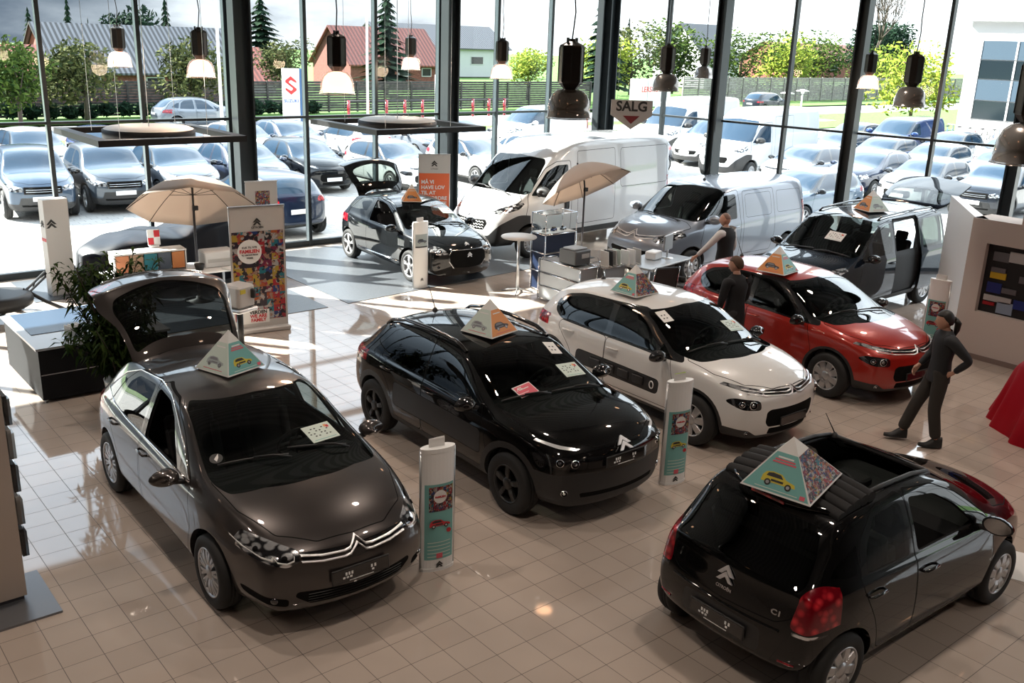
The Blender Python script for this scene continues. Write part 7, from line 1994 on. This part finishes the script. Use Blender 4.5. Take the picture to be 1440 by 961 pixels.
# ---------------------------------------------------------------- black counter, plant
root = empty('counter', (1.85, 4.75, 0), 0, 'low black counter with pale glossy top, behind the plant on the left', 'counter')
b = MB(); b.box((0, 0, .37), (1.62, 1.72, .66), mat('black counter front', (.010, .011, .013), .7, spec=.2)); b.build('body', root)
b = MB(); b.box((0, 0, .715), (1.68, 1.78, .03), mat('pale glossy counter top', (.42, .46, .50), .12)); b.build('worktop', root)
b = MB(); b.box((.02, .3, .734), (1.5, 1.1, .008), mat('blue desk pad', (.025, .05, .09), .3)); b.build('desk_pad', root)
for sx in (-1, 1):
    for sy in (-1, 1): b = MB(); b.tube([(sx * .76, sy * .82, 0), (sx * .76, sy * .82, .06)], .02, M_ALU, 8); b.build('foot', root)
b = MB(); b.box((0, -.862, .37), (1.6, .004, .012), M_ALU); b.build('trim', root)
b = MB(); b.box((0, 0, .06), (.24, .16, .12), G_CLR); 
for k in range(4): b.box((-.08 + .05 * k, 0, .09), (.012, .13, .16), M_PAPER)
tag(b.build('leaflet_box', None, (1.55, 4.15, .73), R(20)), 'clear box of leaflets on the corner of the black counter', 'box')
root = empty('potted_plant', (1.78, 3.15, 0), 0, 'tall leafy plant in a pale conical pot behind the brown-grey hatchback', 'plant')
b = MB(); b.lathe([(0, 0), (.15, 0), (.19, .38), (.2, .42), (.18, .42), (.17, .37), (0, .37)], M_WHT, seg=28); b.build('pot', root)
rnd = random.Random(9); b = MB(); lv = MB()
L_P = leaf_mat('plant leaves', (.012, .03, .008), (.05, .08, .02))
for k in range(60):
    a = rnd.uniform(0, 2 * PI); rr = rnd.uniform(.05, .62); H = rnd.uniform(.8, 2.0); p0 = Vector((.05 * math.cos(a), .05 * math.sin(a), .38)); p2 = Vector((rr * math.cos(a) - .05, rr * math.sin(a), H)); p1 = (p0 + p2) / 2 + Vector((0, 0, .12))
    b.tube([p0, p1, p2], [.009, .007, .004], M_BARK, 5)
    for j in range(64):
        t = rnd.uniform(.2, 1.0); c_ = p0 * (1 - t) ** 2 + p1 * 2 * t * (1 - t) + p2 * t * t
        d = Vector((rnd.gauss(0, 1), rnd.gauss(0, 1), rnd.gauss(.1, .7))).normalized(); L_ = rnd.uniform(.10, .2); s = d.cross(Vector((0, 0, 1))).normalized() * L_ * .13; tip = c_ + d * L_ - Vector((0, 0, L_ * .35)); mid = c_ + d * L_ * .55
        lv.add([c_, mid - s, tip, mid + s], [(0, 1, 2, 3)], L_P)
b.build('stem', root); lv.build('foliage', root)

# ---------------------------------------------------------------- the sales corner on the right
root = empty('bar_table', (9.78, 5.08, 0), 0, 'tall round bar table with white top in front of the tall white van', 'table')
b = MB(); b.lathe([(0, 1.08), (.33, 1.08), (.34, 1.065), (.33, 1.05), (0, 1.05)], M_SILV, seg=36); b.build('tabletop', root)
b = MB(); b.tube([(0, 0, .04), (0, 0, 1.05)], .028, M_ALU, 12); b.build('pole', root)
for k in range(4): a = PI / 4 + k * PI / 2; b = MB(); b.tube([(0, 0, .07), (.18 * math.cos(a), .18 * math.sin(a), .04), (.3 * math.cos(a), .3 * math.sin(a), .012)], .014, M_ALU, 7); b.build('leg', root)
def haller(x, y, rz, cols, rows, w, d, h, label, m, skip=()):
    root = empty('shelf_unit', (x, y, 0), rz, label, 'shelf')
    b = MB()
    for i in range(cols + 1):
        for sy in (0, d): b.tube([(i * w, sy, .03), (i * w, sy, .03 + rows * h)], .012, M_CHR, 7)
    for j in range(rows + 1):
        for i in range(cols):
            for sy in (0, d): b.tube([(i * w, sy, .03 + j * h), ((i + 1) * w, sy, .03 + j * h)], .012, M_CHR, 7)
        for i in range(cols + 1): b.tube([(i * w, 0, .03 + j * h), (i * w, d, .03 + j * h)], .012, M_CHR, 7)
    b.build('tube_frame', root)
    for j in range(rows):
        for i in range(cols):
            if (i, j) in skip: continue
            b = MB(); b.box((i * w + w / 2, d / 2, .03 + j * h + h / 2), (w - .03, d - .02, h - .03), m); b.build('drawer', root)
    return root
M_NAVY = mat('navy steel panel', (.012, .022, .055), .4, .2); M_GRP = mat('grey steel panel', (.30, .31, .32), .45, .2)
haller(10.15, 4.75, R(0), 1, 3, .78, .4, .36, 'navy steel drawer tower under the glass case, right of the bar table', M_NAVY)
root = empty('glass_display_case', (10.15, 4.75, 1.13), 0, 'clear glass case with small model cars on top of the navy drawer tower', 'display case')
b = MB()
for x in (0, .78):
    for y in (0, .4): b.tube([(x, y, 0), (x, y, .36)], .01, M_CHR, 6)
for z in (.36,): b.tube([(0, 0, z), (.78, 0, z), (.78, .4, z), (0, .4, z), (0, 0, z)], .01, M_CHR, 6)
b.build('frame', root); b = MB()
for q in ([(.01, 0, .01), (.77, 0, .01), (.77, 0, .35), (.01, 0, .35)], [(0, .01, .01), (0, .39, .01), (0, .39, .35), (0, .01, .35)], [(.01, .4, .01), (.77, .4, .01), (.77, .4, .35), (.01, .4, .35)], [(.01, .01, .36), (.77, .01, .36), (.77, .39, .36), (.01, .39, .36)]): b.add(q, [(0, 1, 2, 3)], G_PANE)
b.build('glass', root)
b = MB(); b.box((.39, .2, -.002), (.76, .38, .008), M_WHT); b.build('shelf_board', root)
for k, (x, c_) in enumerate(((.16, PAINTS['white']), (.38, PAINTS['blue']), (.62, PAINTS['silver']))):
    b = MB(); b.rbox((0, 0, .035), (.16, .07, .04), c_, .015); b.rbox((-.005, 0, .065), (.08, .06, .03), M_GLB, .012)
    for sx in (-.05, .05):
        for sy in (-.034, .034): b.cyl((sx, sy, .018), .016, .01, M_RUB, 10, 'Y')
    tag(b.build('model_car', None, (10.15 + x, 4.95, 1.125), R(20)), '%s toy-sized model car in the glass case' % ('white', 'blue', 'silver')[k], 'model car', 'model cars in the glass case')
haller(9.75, 3.35, R(0), 1, 3, .42, 1.1, .25, 'low grey steel drawer unit with chrome tubes behind the white hatchback', M_GRP)
root = empty('printer', (9.98, 3.75, .80), R(5), 'dark grey printer on the low grey drawer unit', 'printer')
b = MB(); b.rbox((0, 0, .13), (.4, .42, .26), mat('dark grey printer', (.09, .095, .1), .5), .03); b.build('body', root); b = MB(); b.rbox((0, 0, .275), (.34, .3, .03), M_GRP, .02); b.build('lid', root); b = MB(); b.box((.05, -.212, .16), (.2, .01, .08), M_GREY); b.build('paper_slot', root)
table('desk', 11.66, 3.36, R(10), 1.5, .8, .74, mat('pale grey desk top', (.34, .38, .42), .3), M_ALU, 'pale grey office desk before the silver van, covered with paper and leaflets', 'desk')
rnd = random.Random(4)
for k in range(7):
    b = MB(); m_ = [M_PAPER, M_INK, M_GREY, M_LGR, M_PAPER, M_PAPER, M_GREY][k]; b.box((0, 0, .15), (.2, .02 + .005 * (k % 3), .28), m_, RX(-.1)); b.box((0, .02, .01), (.2, .06, .02), M_GREY)
    tag(b.build('leaflet_stand', None, (10.30 + .1 * k if k < 4 else 10.68 + .15 * (k - 3), 3.30 + .0 * k, .74 if k > 3 else .78), R(90)), 'leaflet stand in the row of brochures between grey printer and office desk', 'leaflet stand', 'leaflet stands beside the printer')
haller(10.25, 3.25, R(0), 1, 3, .55, .45, .245, 'low grey steel unit carrying leaflets, right of the grey printer', M_GRP)
root = empty('monitor', (12.0, 3.35, .74), R(200), 'flat computer screen seen from behind on the office desk', 'monitor'); b = MB(); b.rbox((0, 0, .3), (.42, .04, .3), M_GRP, .02); b.build('screen', root); b = MB(); b.tube([(0, 0, 0), (0, 0, .2)], .02, M_ALU, 6); b.lathe([(.12, 0), (.12, .01), (0, .015)], M_ALU, seg=18); b.build('stand', root)
b = MB(); b.rbox((0, 0, .08), (.3, .22, .15), M_WHT, .03); tag(b.build('telephone_box', None, (11.7, 3.42, .74), R(15)), 'small white box beside the monitor on the office desk', 'box')
b = MB(); b.box((0, 0, .006), (.3, .22, .012), M_PAPER); b.box((0, 0, .013), (.22, .08, .002), M_REDP); tag(b.build('magazine', None, (11.3, 3.55, .74), R(25)), 'white magazine with red title on the office desk', 'magazine')
def chair(x, y, rz, label):
    root = empty('office_chair', (x, y, 0), rz, label, 'chair', 'mesh chairs at the office desk')
    b = MB(); b.rbox((0, 0, .45), (.46, .46, .04), M_FAB, .04); b.build('seat', root)
    b = MB(); b.rbox((0, 0, .22), (.44, .03, .42), M_PLA, .04, TR(0, .22, .5) @ RX(-.15)); b.build('backrest', root)
    for s in (-1, 1):
        b = MB(); b.tube([(s * .23, -.2, 0), (s * .23, -.2, .44), (s * .23, .2, .44), (s * .23, .22, .5), (s * .23, .30, .94)], .013, M_CHR, 7); b.tube([(s * .23, .2, .44), (s * .23, .22, 0)], .013, M_CHR, 7); b.tube([(s * .23, -.2, .44), (s * .25, -.18, .64), (s * .25, .22, .66)], .014, M_PLA, 6); b.build('leg', root)
    return root
chair(10.85, 2.5, R(160), 'black chair with chrome frame at the office desk, left one'); chair(11.6, 2.35, R(185), 'black chair with chrome frame at the office desk, right one')

# ---------------------------------------------------------------- white partition with sample display
root = empty('partition_wall', (0, 0, 0), 0, 'white partition with recessed black display of coloured samples at the right', 'partition')
PX = 13.27
b = MB(); y0, y1 = -1.68, -9.0; dy0, dy1, dz0, dz1 = -1.95, -4.2, .76, 1.84
M_PART = mat('warm white partition', (.56, .50, .46), .6)
b.box((PX + .3, (y0 + dy0) / 2, 1.1), (.6, abs(dy0 - y0), 2.2), M_PART); b.box((PX + .3, (dy1 + y1) / 2, 1.1), (.6, abs(y1 - dy1), 2.2), M_PART)
b.box((PX + .3, (dy0 + dy1) / 2, dz0 / 2), (.6, abs(dy1 - dy0), dz0), M_PART); b.box((PX + .3, (dy0 + dy1) / 2, (dz1 + 2.2) / 2), (.6, abs(dy1 - dy0), 2.2 - dz1), M_PART); b.build('wall', root)
b = MB(); b.box((PX + .25, (dy0 + dy1) / 2, (dz0 + dz1) / 2), (.3, abs(dy1 - dy0), dz1 - dz0), mat('black display back', (.008, .008, .009), .7)); b.build('display_recess', root)
b = MB(); b.box((PX - .01, (y0 + y1) / 2, .04), (.02, abs(y1 - y0), .08), mat('brown grey skirting', (.22, .17, .15), .5)); b.build('skirting', root)
b = MB(); b.prism([(PX + .02, y0 - .02), (15.3, -.28), (15.3, -.42), (PX + .02, y0 - .22)], 0, 2.2, mat('sky-lit white panel', (.86, .88, .90), .4)); b.build('end_panel', root)  # cool sky light on this face is put into its colour
b = MB(); b.box((PX + .2, -3.9, 2.75), (.35, 3.0, 1.1), M_PART); b.build('upper_box', root)
S1 = [(.06, .16, .24, .14, 'grey'), (.30, .12, .24, .16, 'white'), (.56, .06, .5, .08, 'white'), (.06, .42, .22, .08, 'grey'), (.06, .50, .24, .1, 'yellow'), (.04, .68, .22, .16, 'blue'), (.27, .74, .22, .08, 'grey'), (.02, .9, .42, .09, 'white'), (.24, .98, .24, .18, 'pale blue'), (.48, .9, .3, .14, 'blue'), (.5, .5, .6, .1, 'grey'), (.9, .3, .3, .12, 'white'), (.78, .96, .3, .1, 'red'), (.02, 1.02, .18, .05, 'red')]
SC_ = {'grey': (.12, .12, .13), 'white': (.45, .45, .45), 'yellow': (.6, .4, .02), 'blue': (.01, .03, .18), 'pale blue': (.25, .32, .42), 'red': (.3, .01, .015)}
for i, (a, t, w_, h_, c_) in enumerate(S1):
    b = MB(); b.box((PX + .09, dy0 - .04 - a * 1.0 - w_ / 2, dz1 - .02 - t * .92 - h_ / 2 + .05), (.02, w_, h_), mat(c_ + ' colour sample', SC_[c_], .35)); 
    o = b.build('colour_sample'); tag(o, '%s colour sample in the black wall display' % c_, 'sample', 'colour samples in the wall display')

# ---------------------------------------------------------------- tall stand at the left edge
root = empty('brochure_stand', (-.50, -.60, 0), R(0), 'tall beige brochure stand on grey steel plate, cut off by the left edge', 'display stand')
b = MB(); b.box((-.05, -.05, .01), (.92, .78, .02), mat('grey steel plate', (.20, .21, .23), .3, .6)); b.build('base_plate', root)
b = MB(); b.box((-.02, .05, .94), (.5, .30, 1.76), mat('beige laminate', (.50, .42, .36), .5)); b.box((-.02, .05, .06), (.46, .26, .1), mat('dark plinth', (.06, .06, .07), .5)); b.build('column', root)
for k in range(5):
    b = MB(); z = .5 + k * .29; b.box((.27, .06, z), (.05, .24, .22), G_CLR); b.box((.262, .06, z + .01), (.03, .21, .24), M_GREY if k % 2 else M_INK, None); b.build('brochure_pocket', root)
# white floor sheet at the far right
b = MB(); b.prism([(-.3, -.3), (.3, -.3), (.3, .3), (-.3, .3)], .001, .004, M_WHT); b.prism([(-.2, .0), (-.05, -.12), (-.05, -.05), (.2, -.05), (.2, .05), (-.05, .05), (-.05, .12)], .004, .006, M_INK); tag(b.build('floor_sign', None, (7.3, -5.7, 0), R(20)), 'white floor sticker with black arrow at the right edge, beside the small black car', 'floor sticker')
# ---------------------------------------------------------------- people
def skin_mesh(V, E_, Rr, root=0, sub=2):
    me = bpy.data.meshes.new('sk'); me.from_pydata([tuple(v) for v in V], E_, []); o = bpy.data.objects.new('sk', me); COL.objects.link(o)
    m = o.modifiers.new('k', 'SKIN'); m.use_smooth_shade = True
    sv = me.skin_vertices[0].data
    for i, r in enumerate(Rr):
        sv[i].radius = (r, r) if not hasattr(r, '__len__') else r; sv[i].use_root = (i == root)
    s = o.modifiers.new('s', 'SUBSURF'); s.levels = sub
    dg = bpy.context.evaluated_depsgraph_get(); dg.update(); r = bpy.data.meshes.new_from_object(o.evaluated_get(dg)); bpy.data.objects.remove(o); bpy.data.meshes.remove(me)
    return r
def chain_mesh(chains, sub=2):
    """chains: list of point lists [(x,y,z,r)...]; points at the same place are merged"""
    V, E_, Rr, idx = [], [], [], {}
    for ch in chains:
        prev = None
        for p in ch:
            k = tuple(round(c, 4) for c in p[:3])
            if k not in idx: idx[k] = len(V); V.append(p[:3]); Rr.append(p[3] if len(p) == 4 else (p[3], p[4]))
            if prev is not None and prev != idx[k] and (prev, idx[k]) not in E_ and (idx[k], prev) not in E_: E_.append((prev, idx[k]))
            prev = idx[k]
    return skin_mesh(V, E_, Rr, 0, sub)
def hand_chains(w, d, side, up, curl=.5, s=1.0):
    """five fingers from wrist w along d; side = thumb side direction"""
    w = Vector(w); d = Vector(d).normalized(); side = Vector(side); side = (side - d * side.dot(d)).normalized(); n = d.cross(side)
    if n.dot(Vector(up)) < 0: n = -n
    out = []; palm = w + d * .045 * s
    out.append([(*w, .024 * s), (*palm, .030 * s), (*(palm + d * .03 * s), .028 * s)])
    kn = palm + d * .03 * s
    for k, L in enumerate((.068, .076, .070, .054)):
        o_ = side * (.027 - .018 * k) * s; b0 = kn + o_ + d * .015 * s; c1 = b0 + (d * (1 - .4 * curl) + n * curl * .5) * L * .5 * s; c2 = c1 + (d * (1 - curl) + n * curl) .normalized() * L * .5 * s
        out.append([(*kn, .028 * s), (*b0, .0095 * s), (*c1, .0088 * s), (*c2, .0075 * s)])
    t0 = w + d * .03 * s; t1 = t0 + (side * .8 + d * .5).normalized() * .04 * s; t2 = t1 + (side * .35 + d + n * .3).normalized() * .035 * s
    out.append([(*palm, .030 * s), (*t1, .012 * s), (*t2, .010 * s)])
    return out
def head_mesh(b, M, skin, scale=1.0):
    P = []
    for i in range(25):
        th = PI * i / 24; row = []
        for k in range(33):
            ph = 2 * PI * k / 32; x, y, z = math.sin(th) * math.cos(ph), math.sin(th) * math.sin(ph), math.cos(th)
            jaw = max(0, -z); X = x * (.098 - .012 * jaw) + .006; Y = y * (.076 - .026 * jaw ** 1.5); Z = z * .118
            if x > 0:
                f = x * math.exp(-(y / .35) ** 2)
                X += .020 * math.exp(-((z + .18) / .13) ** 2) * math.exp(-(y / .14) ** 2)          # nose
                X -= .010 * math.exp(-((z - .08) / .12) ** 2) * math.exp(-((abs(y) - .36) / .16) ** 2) # eye sockets
                X += .006 * math.exp(-((z + .52) / .10) ** 2) * math.exp(-(y / .3) ** 2)           # lips
                X += .010 * math.exp(-((z + .85) / .12) ** 2) * math.exp(-(y / .35) ** 2)          # chin
            row.append((X * scale, Y * scale, Z * scale))
        P.append(row)
    b.grid(P, skin, M)
    for s in (-1, 1): b.sphere((-.005, s * .076, -.005), .022, skin, 10, M, (.9, .35, 1.4))
    for s in (-1, 1): b.sphere((.083, s * .030, .010), .0095, M_PAPER, 8, M, (.5, 1, .7)); b.sphere((.0875, s * .030, .010), .0045, M_INK, 6, M)
    b.tube([(.094, -.02, -.062), (.099, 0, -.062), (.094, .02, -.062)], .0035, mat('lips', (.35, .12, .10), .5), 5, M)
def hair_cap(M, m, grow=.010, front=.35, low=-.35):
    P = []
    for i in range(19):
        th = PI * .78 * i / 18; row = []
        for k in range(41):
            ph = 2 * PI * k / 40; x, y, z = math.sin(th) * math.cos(ph), math.sin(th) * math.sin(ph), math.cos(th)
            lim = front + (low - front) * min(1, max(0, (-x + .45) / .9)); g = grow if z > lim else -.02; jaw = max(0, -z)
            X = x * (.098 + g - .012 * jaw) + .002; Y = y * (.077 + g - .026 * jaw ** 1.5); Z = z * (.118 + g)
            row.append((X, Y, Z))
        P.append(row)
    b = MB(); b.grid(P, m, M); return b
def torso_loft(J, g, m, sh=.175):
    Pv, W_, C_, N = (Vector(J[k]) for k in ('pelvis', 'waist', 'chest', 'neck'))
    rings = [(Pv + Vector((0, 0, -.12)), .165, .120), (Pv, .160, .118), (W_, .142, .105), (W_ * .5 + C_ * .5, .155, .112), (C_, .175, .122), (C_ * .45 + N * .55 , sh, .105), (C_ * .22 + N * .78, sh * .78, .085), (C_ * .06 + N * .94, .085, .072), (N + Vector((0, 0, .015)), .062, .062)]
    P = []
    for c, w, d in rings: P.append([(c.x + (d + g) * math.copysign(abs(math.cos(a)) ** .9, math.cos(a)), c.y + (w + g) * math.copysign(abs(math.sin(a)) ** .9, math.sin(a)), c.z) for a in [2 * PI * k / 28 for k in range(29)]])
    b = MB(); b.grid(P[::-1], m); return b
def merge_into(me, mb, name):
    t = mb.mesh(name); bb = bmesh.new(); bb.from_mesh(me); bb.from_mesh(t)
    bb.to_mesh(me); bb.free(); bpy.data.meshes.remove(t)
def person(name, loc, rz, label, J, top_m, leg_m, skin_m, hair_m, hair='short', sleeve='long', scale=1.0, vest=None, head_turn=0):
    """J: joint positions in local space (x forward, y left)"""
    root = empty(name, loc, rz, label, 'person', None, scale)
    N = J['neck']; Pv = J['pelvis']; W_ = J['waist']; C_ = J['chest']; Hc = Vector(J['head'])
    body = [[(*Pv, .10, .08), (*W_, .09, .07), (*C_, .10, .075), (*N, .055), (*(Vector(N) + (Hc - Vector(N)) * .55), .052)]]
    for s in ('l', 'r'):
        sh, el, wr = J['sh' + s], J['el' + s], J['wr' + s]
        body.append([(*C_, .10, .075), (*sh, .034), (*el, .030), (*wr, .024)])
        hp, kn, an, to = J['hip' + s], J['kn' + s], J['an' + s], J['to' + s]
        body.append([(*Pv, .10, .08), (*hp, .07), (*kn, .048), (*an, .034), (*((Vector(an) + Vector(to)) / 2 + Vector((0, 0, -.03))), .022), (*to, .016)])
        d = Vector(wr) - Vector(el); body += hand_chains(wr, J.get('hd' + s, d), J.get('th' + s, (1, 0, 0)), J.get('up' + s, (0, 1 if s == 'r' else -1, 0)), .55)
    bm_ = chain_mesh(body, 2); bm_.materials.append(skin_m)
    for p in bm_.polygons: p.use_smooth = True
    hb = MB(); M = TR(Hc) @ RZ(head_turn); head_mesh(hb, M, skin_m); hm = hb.mesh('h')
    bb = bmesh.new(); bb.from_mesh(bm_)
    n0 = len(bb.faces); bb.from_mesh(hm); bb.faces.ensure_lookup_table()
    for i, p in enumerate(hm.polygons): bb.faces[n0 + i].material_index = 0 if p.material_index == 0 else p.material_index
    bb.to_mesh(bm_); bb.free()
    for m in hm.materials[1:]: bm_.materials.append(m)
    for p in bm_.polygons: p.use_smooth = True
    link(bpy.data.objects.new('body', bm_), root)
    # shirt or jumper
    g = .022
    hem = Vector(Pv) + Vector((0, 0, -.09))
    ch = [[(*hem, .12, .09), (*W_, .11, .08), (*C_, .125, .085), (*(Vector(N) + Vector((0, 0, -.03))), .06)]]
    for s in ('l', 'r'):
        sh, el, wr = Vector(J['sh' + s]), Vector(J['el' + s]), Vector(J['wr' + s])
        ch.append([(*C_, .125, .085), (*sh, .080), (*((sh + el) / 2), .066), (*el, .056), (*(el + (wr - el) * .55), .046), (*(el + (wr - el) * .93), .036)])
    sm = chain_mesh(ch, 2); sm.materials.append(top_m)
    merge_into(sm, torso_loft(J, .006, top_m), 'torso')
    for p in sm.polygons: p.use_smooth = True; p.material_index = 0
    link(bpy.data.objects.new('jumper' if vest is None else 'shirt', sm), root)
    if vest:
        vm = torso_loft(J, .024, vest, .195).mesh('waistcoat')
        for p in vm.polygons: p.use_smooth = True
        link(bpy.data.objects.new('waistcoat', vm), root)
    # trousers
    ch = []
    wb_ = Vector(Pv) + Vector((0, 0, .10))
    for s in ('l', 'r'):
        hp, kn, an = Vector(J['hip' + s]), Vector(J['kn' + s]), Vector(J['an' + s])
        ch.append([(*wb_, .150, .118), (*(Vector(Pv) - Vector((0, 0, .03))), .155, .125), (*hp, .108), (*((hp + kn) / 2), .092), (*kn, .078), (*((kn + an) / 2), .075), (*(an + (kn - an) * .06), .072)])
    tm = chain_mesh(ch, 2); tm.materials.append(leg_m)
    for p in tm.polygons: p.use_smooth = True
    link(bpy.data.objects.new('trousers', tm), root)
    for s in ('l', 'r'):
        an, to = Vector(J['an' + s]), Vector(J['to' + s]); d = (to - an); d.z = 0; d.normalize(); pz = J.get('pitch' + s, 0)
        b = MB(); T = frame_M(an, Vector((0, 0, 1)), d) if False else Matrix.Translation(an) @ RZ(math.atan2(d.y, d.x)) @ RY(pz)
        P = []
        for i in range(13):
            t = i / 12; x = -.075 + .27 * t; w_ = .048 * math.sin(PI * min(1, .18 + t * .80)) ** .5 + .004; hh = .085 * (1 - sstep((t - .25) / .5)) + .045
            P.append([(x, w_ * math.cos(a), -.075 + (hh * max(0, math.sin(a)) if math.sin(a) > 0 else -.0)) for a in [2 * PI * q / 16 for q in range(17)]])
        b.grid(P, M_PLA, T @ TR(0, 0, 0))
        for e, fl in ((0, True), (12, False)): b.add(P[e][:-1], [tuple(range(16))[::-1] if fl else tuple(range(16))], M_PLA, T)
        b.build('shoe', root)
    hc = hair_cap(M, hair_m, .012 if hair != 'shaved' else .003, .42 if hair != 'shaved' else .75, -.45 if hair != 'shaved' else .1)
    if hair == 'ponytail':
        hc.sphere((-.105, 0, .02), .035, hair_m, 10, M); hc.tube([(-.12, 0, .02), (-.155, 0, -.03), (-.15, 0, -.11), (-.135, 0, -.19)], [.028, .04, .034, .012], hair_m, 10, M)
    hc.build('hair', root)
    return root
SKIN = mat('skin', (.50, .27, .19), .55)
M_JUMP = mat('black knit', (.012, .012, .014), .9); M_SHIRT = mat('dark shirt', (.010, .011, .014), .7); M_TRS = mat('dark brown-grey trousers', (.030, .026, .023), .85); M_TRS2 = mat('dark grey trousers', (.03, .03, .034), .85); M_WSH = mat('white shirt cloth', (.62, .60, .60), .8)
H_BLK = mat('black-brown hair', (.010, .008, .007), .5); H_BR = mat('short brown hair', (.09, .05, .03), .7); H_GR = mat('shaved grey hair', (.22, .13, .10), .6)
# woman striding to the left, near hand at the back of the hip
Jw = dict(pelvis=(0, 0, .96), waist=(.0, 0, 1.10), chest=(-.01, 0, 1.30), neck=(.0, 0, 1.46), head=(.035, 0, 1.585),
    shl=(-.01, .175, 1.40), ell=(-.23, .27, 1.17), wrl=(-.10, .17, .99), hdl=(.6, -.3, -.5), thl=(0, 0, 1), upl=(0, -1, 0),
    shr=(.0, -.175, 1.40), elr=(.04, -.22, 1.13), wrr=(.20, -.16, .96), hdr=(.5, .3, -.6), thr=(0, 0, 1), upr=(0, 1, 0),
    hipl=(.0, .095, .90), knl=(.02, .10, .49), anl=(-.06, .10, .09), tol=(.10, .10, .035), hipr=(0, -.095, .90), knr=(.17, -.10, .50), anr=(.30, -.10, .11), tor=(.46, -.10, .06))
person('person', (9.30, -3.42, 0), math.atan2(.63, -.77) - .12, 'woman in black shirt and dark trousers with ponytail, walking in front of the red hatchback', Jw, M_SHIRT, M_TRS, SKIN, H_BLK, 'ponytail', scale=1.0)
J1 = dict(pelvis=(0, 0, 1.0), waist=(0, 0, 1.14), chest=(.0, 0, 1.36), neck=(.02, 0, 1.53), head=(.05, 0, 1.665),
    shl=(0, .20, 1.46), ell=(.03, .25, 1.17), wrl=(.16, .15, .98), shr=(0, -.20, 1.46), elr=(.03, -.25, 1.17), wrr=(.16, -.15, .98),
    hipl=(0, .10, .94), knl=(.02, .11, .51), anl=(0, .11, .09), tol=(.16, .13, .035), hipr=(0, -.10, .94), knr=(.02, -.11, .51), anr=(0, -.11, .09), tor=(.16, -.13, .035))
person('person', (9.22, -.40, 0), R(85), 'man with short hair in black jumper, back to the camera, between white and red hatchbacks', J1, M_JUMP, M_TRS2, SKIN, H_BR, 'short', head_turn=R(35))
J2 = dict(J1); J2.update(ell=(.16, .34, 1.22), wrl=(.33, .42, 1.02), hdl=(.5, .3, -.6), elr=(-.03, -.27, 1.17), wrr=(.08, -.25, .93))
person('person', (12.05, 2.05, 0), R(100), 'bald man in black waistcoat over white shirt beside the silver van', J2, M_WSH, mat('pale trousers', (.30, .33, .40), .8), SKIN, H_GR, 'shaved', vest=M_JUMP, head_turn=R(20))
# ---------------------------------------------------------------- camera
def make_camera():
    cd = bpy.data.cameras.new('camera'); co = bpy.data.objects.new('camera', cd); COL.objects.link(co)
    cd.sensor_width = 36; cd.lens = 1354.57 * 36 / 1440; cd.clip_start = .1; cd.clip_end = 2000
    r = Vector((0.77347107, -0.63295397, 0.03334327)); u = Vector((0.16447821, 0.25124029, 0.95384759)); f = Vector((0.61211879, 0.73228928, -0.29843424))
    M = Matrix((r, u, -f)).transposed().to_4x4(); M.translation = (-1.7035, -8.5581, 4.5766)
    co.matrix_world = M
    SC.camera = co
make_camera()
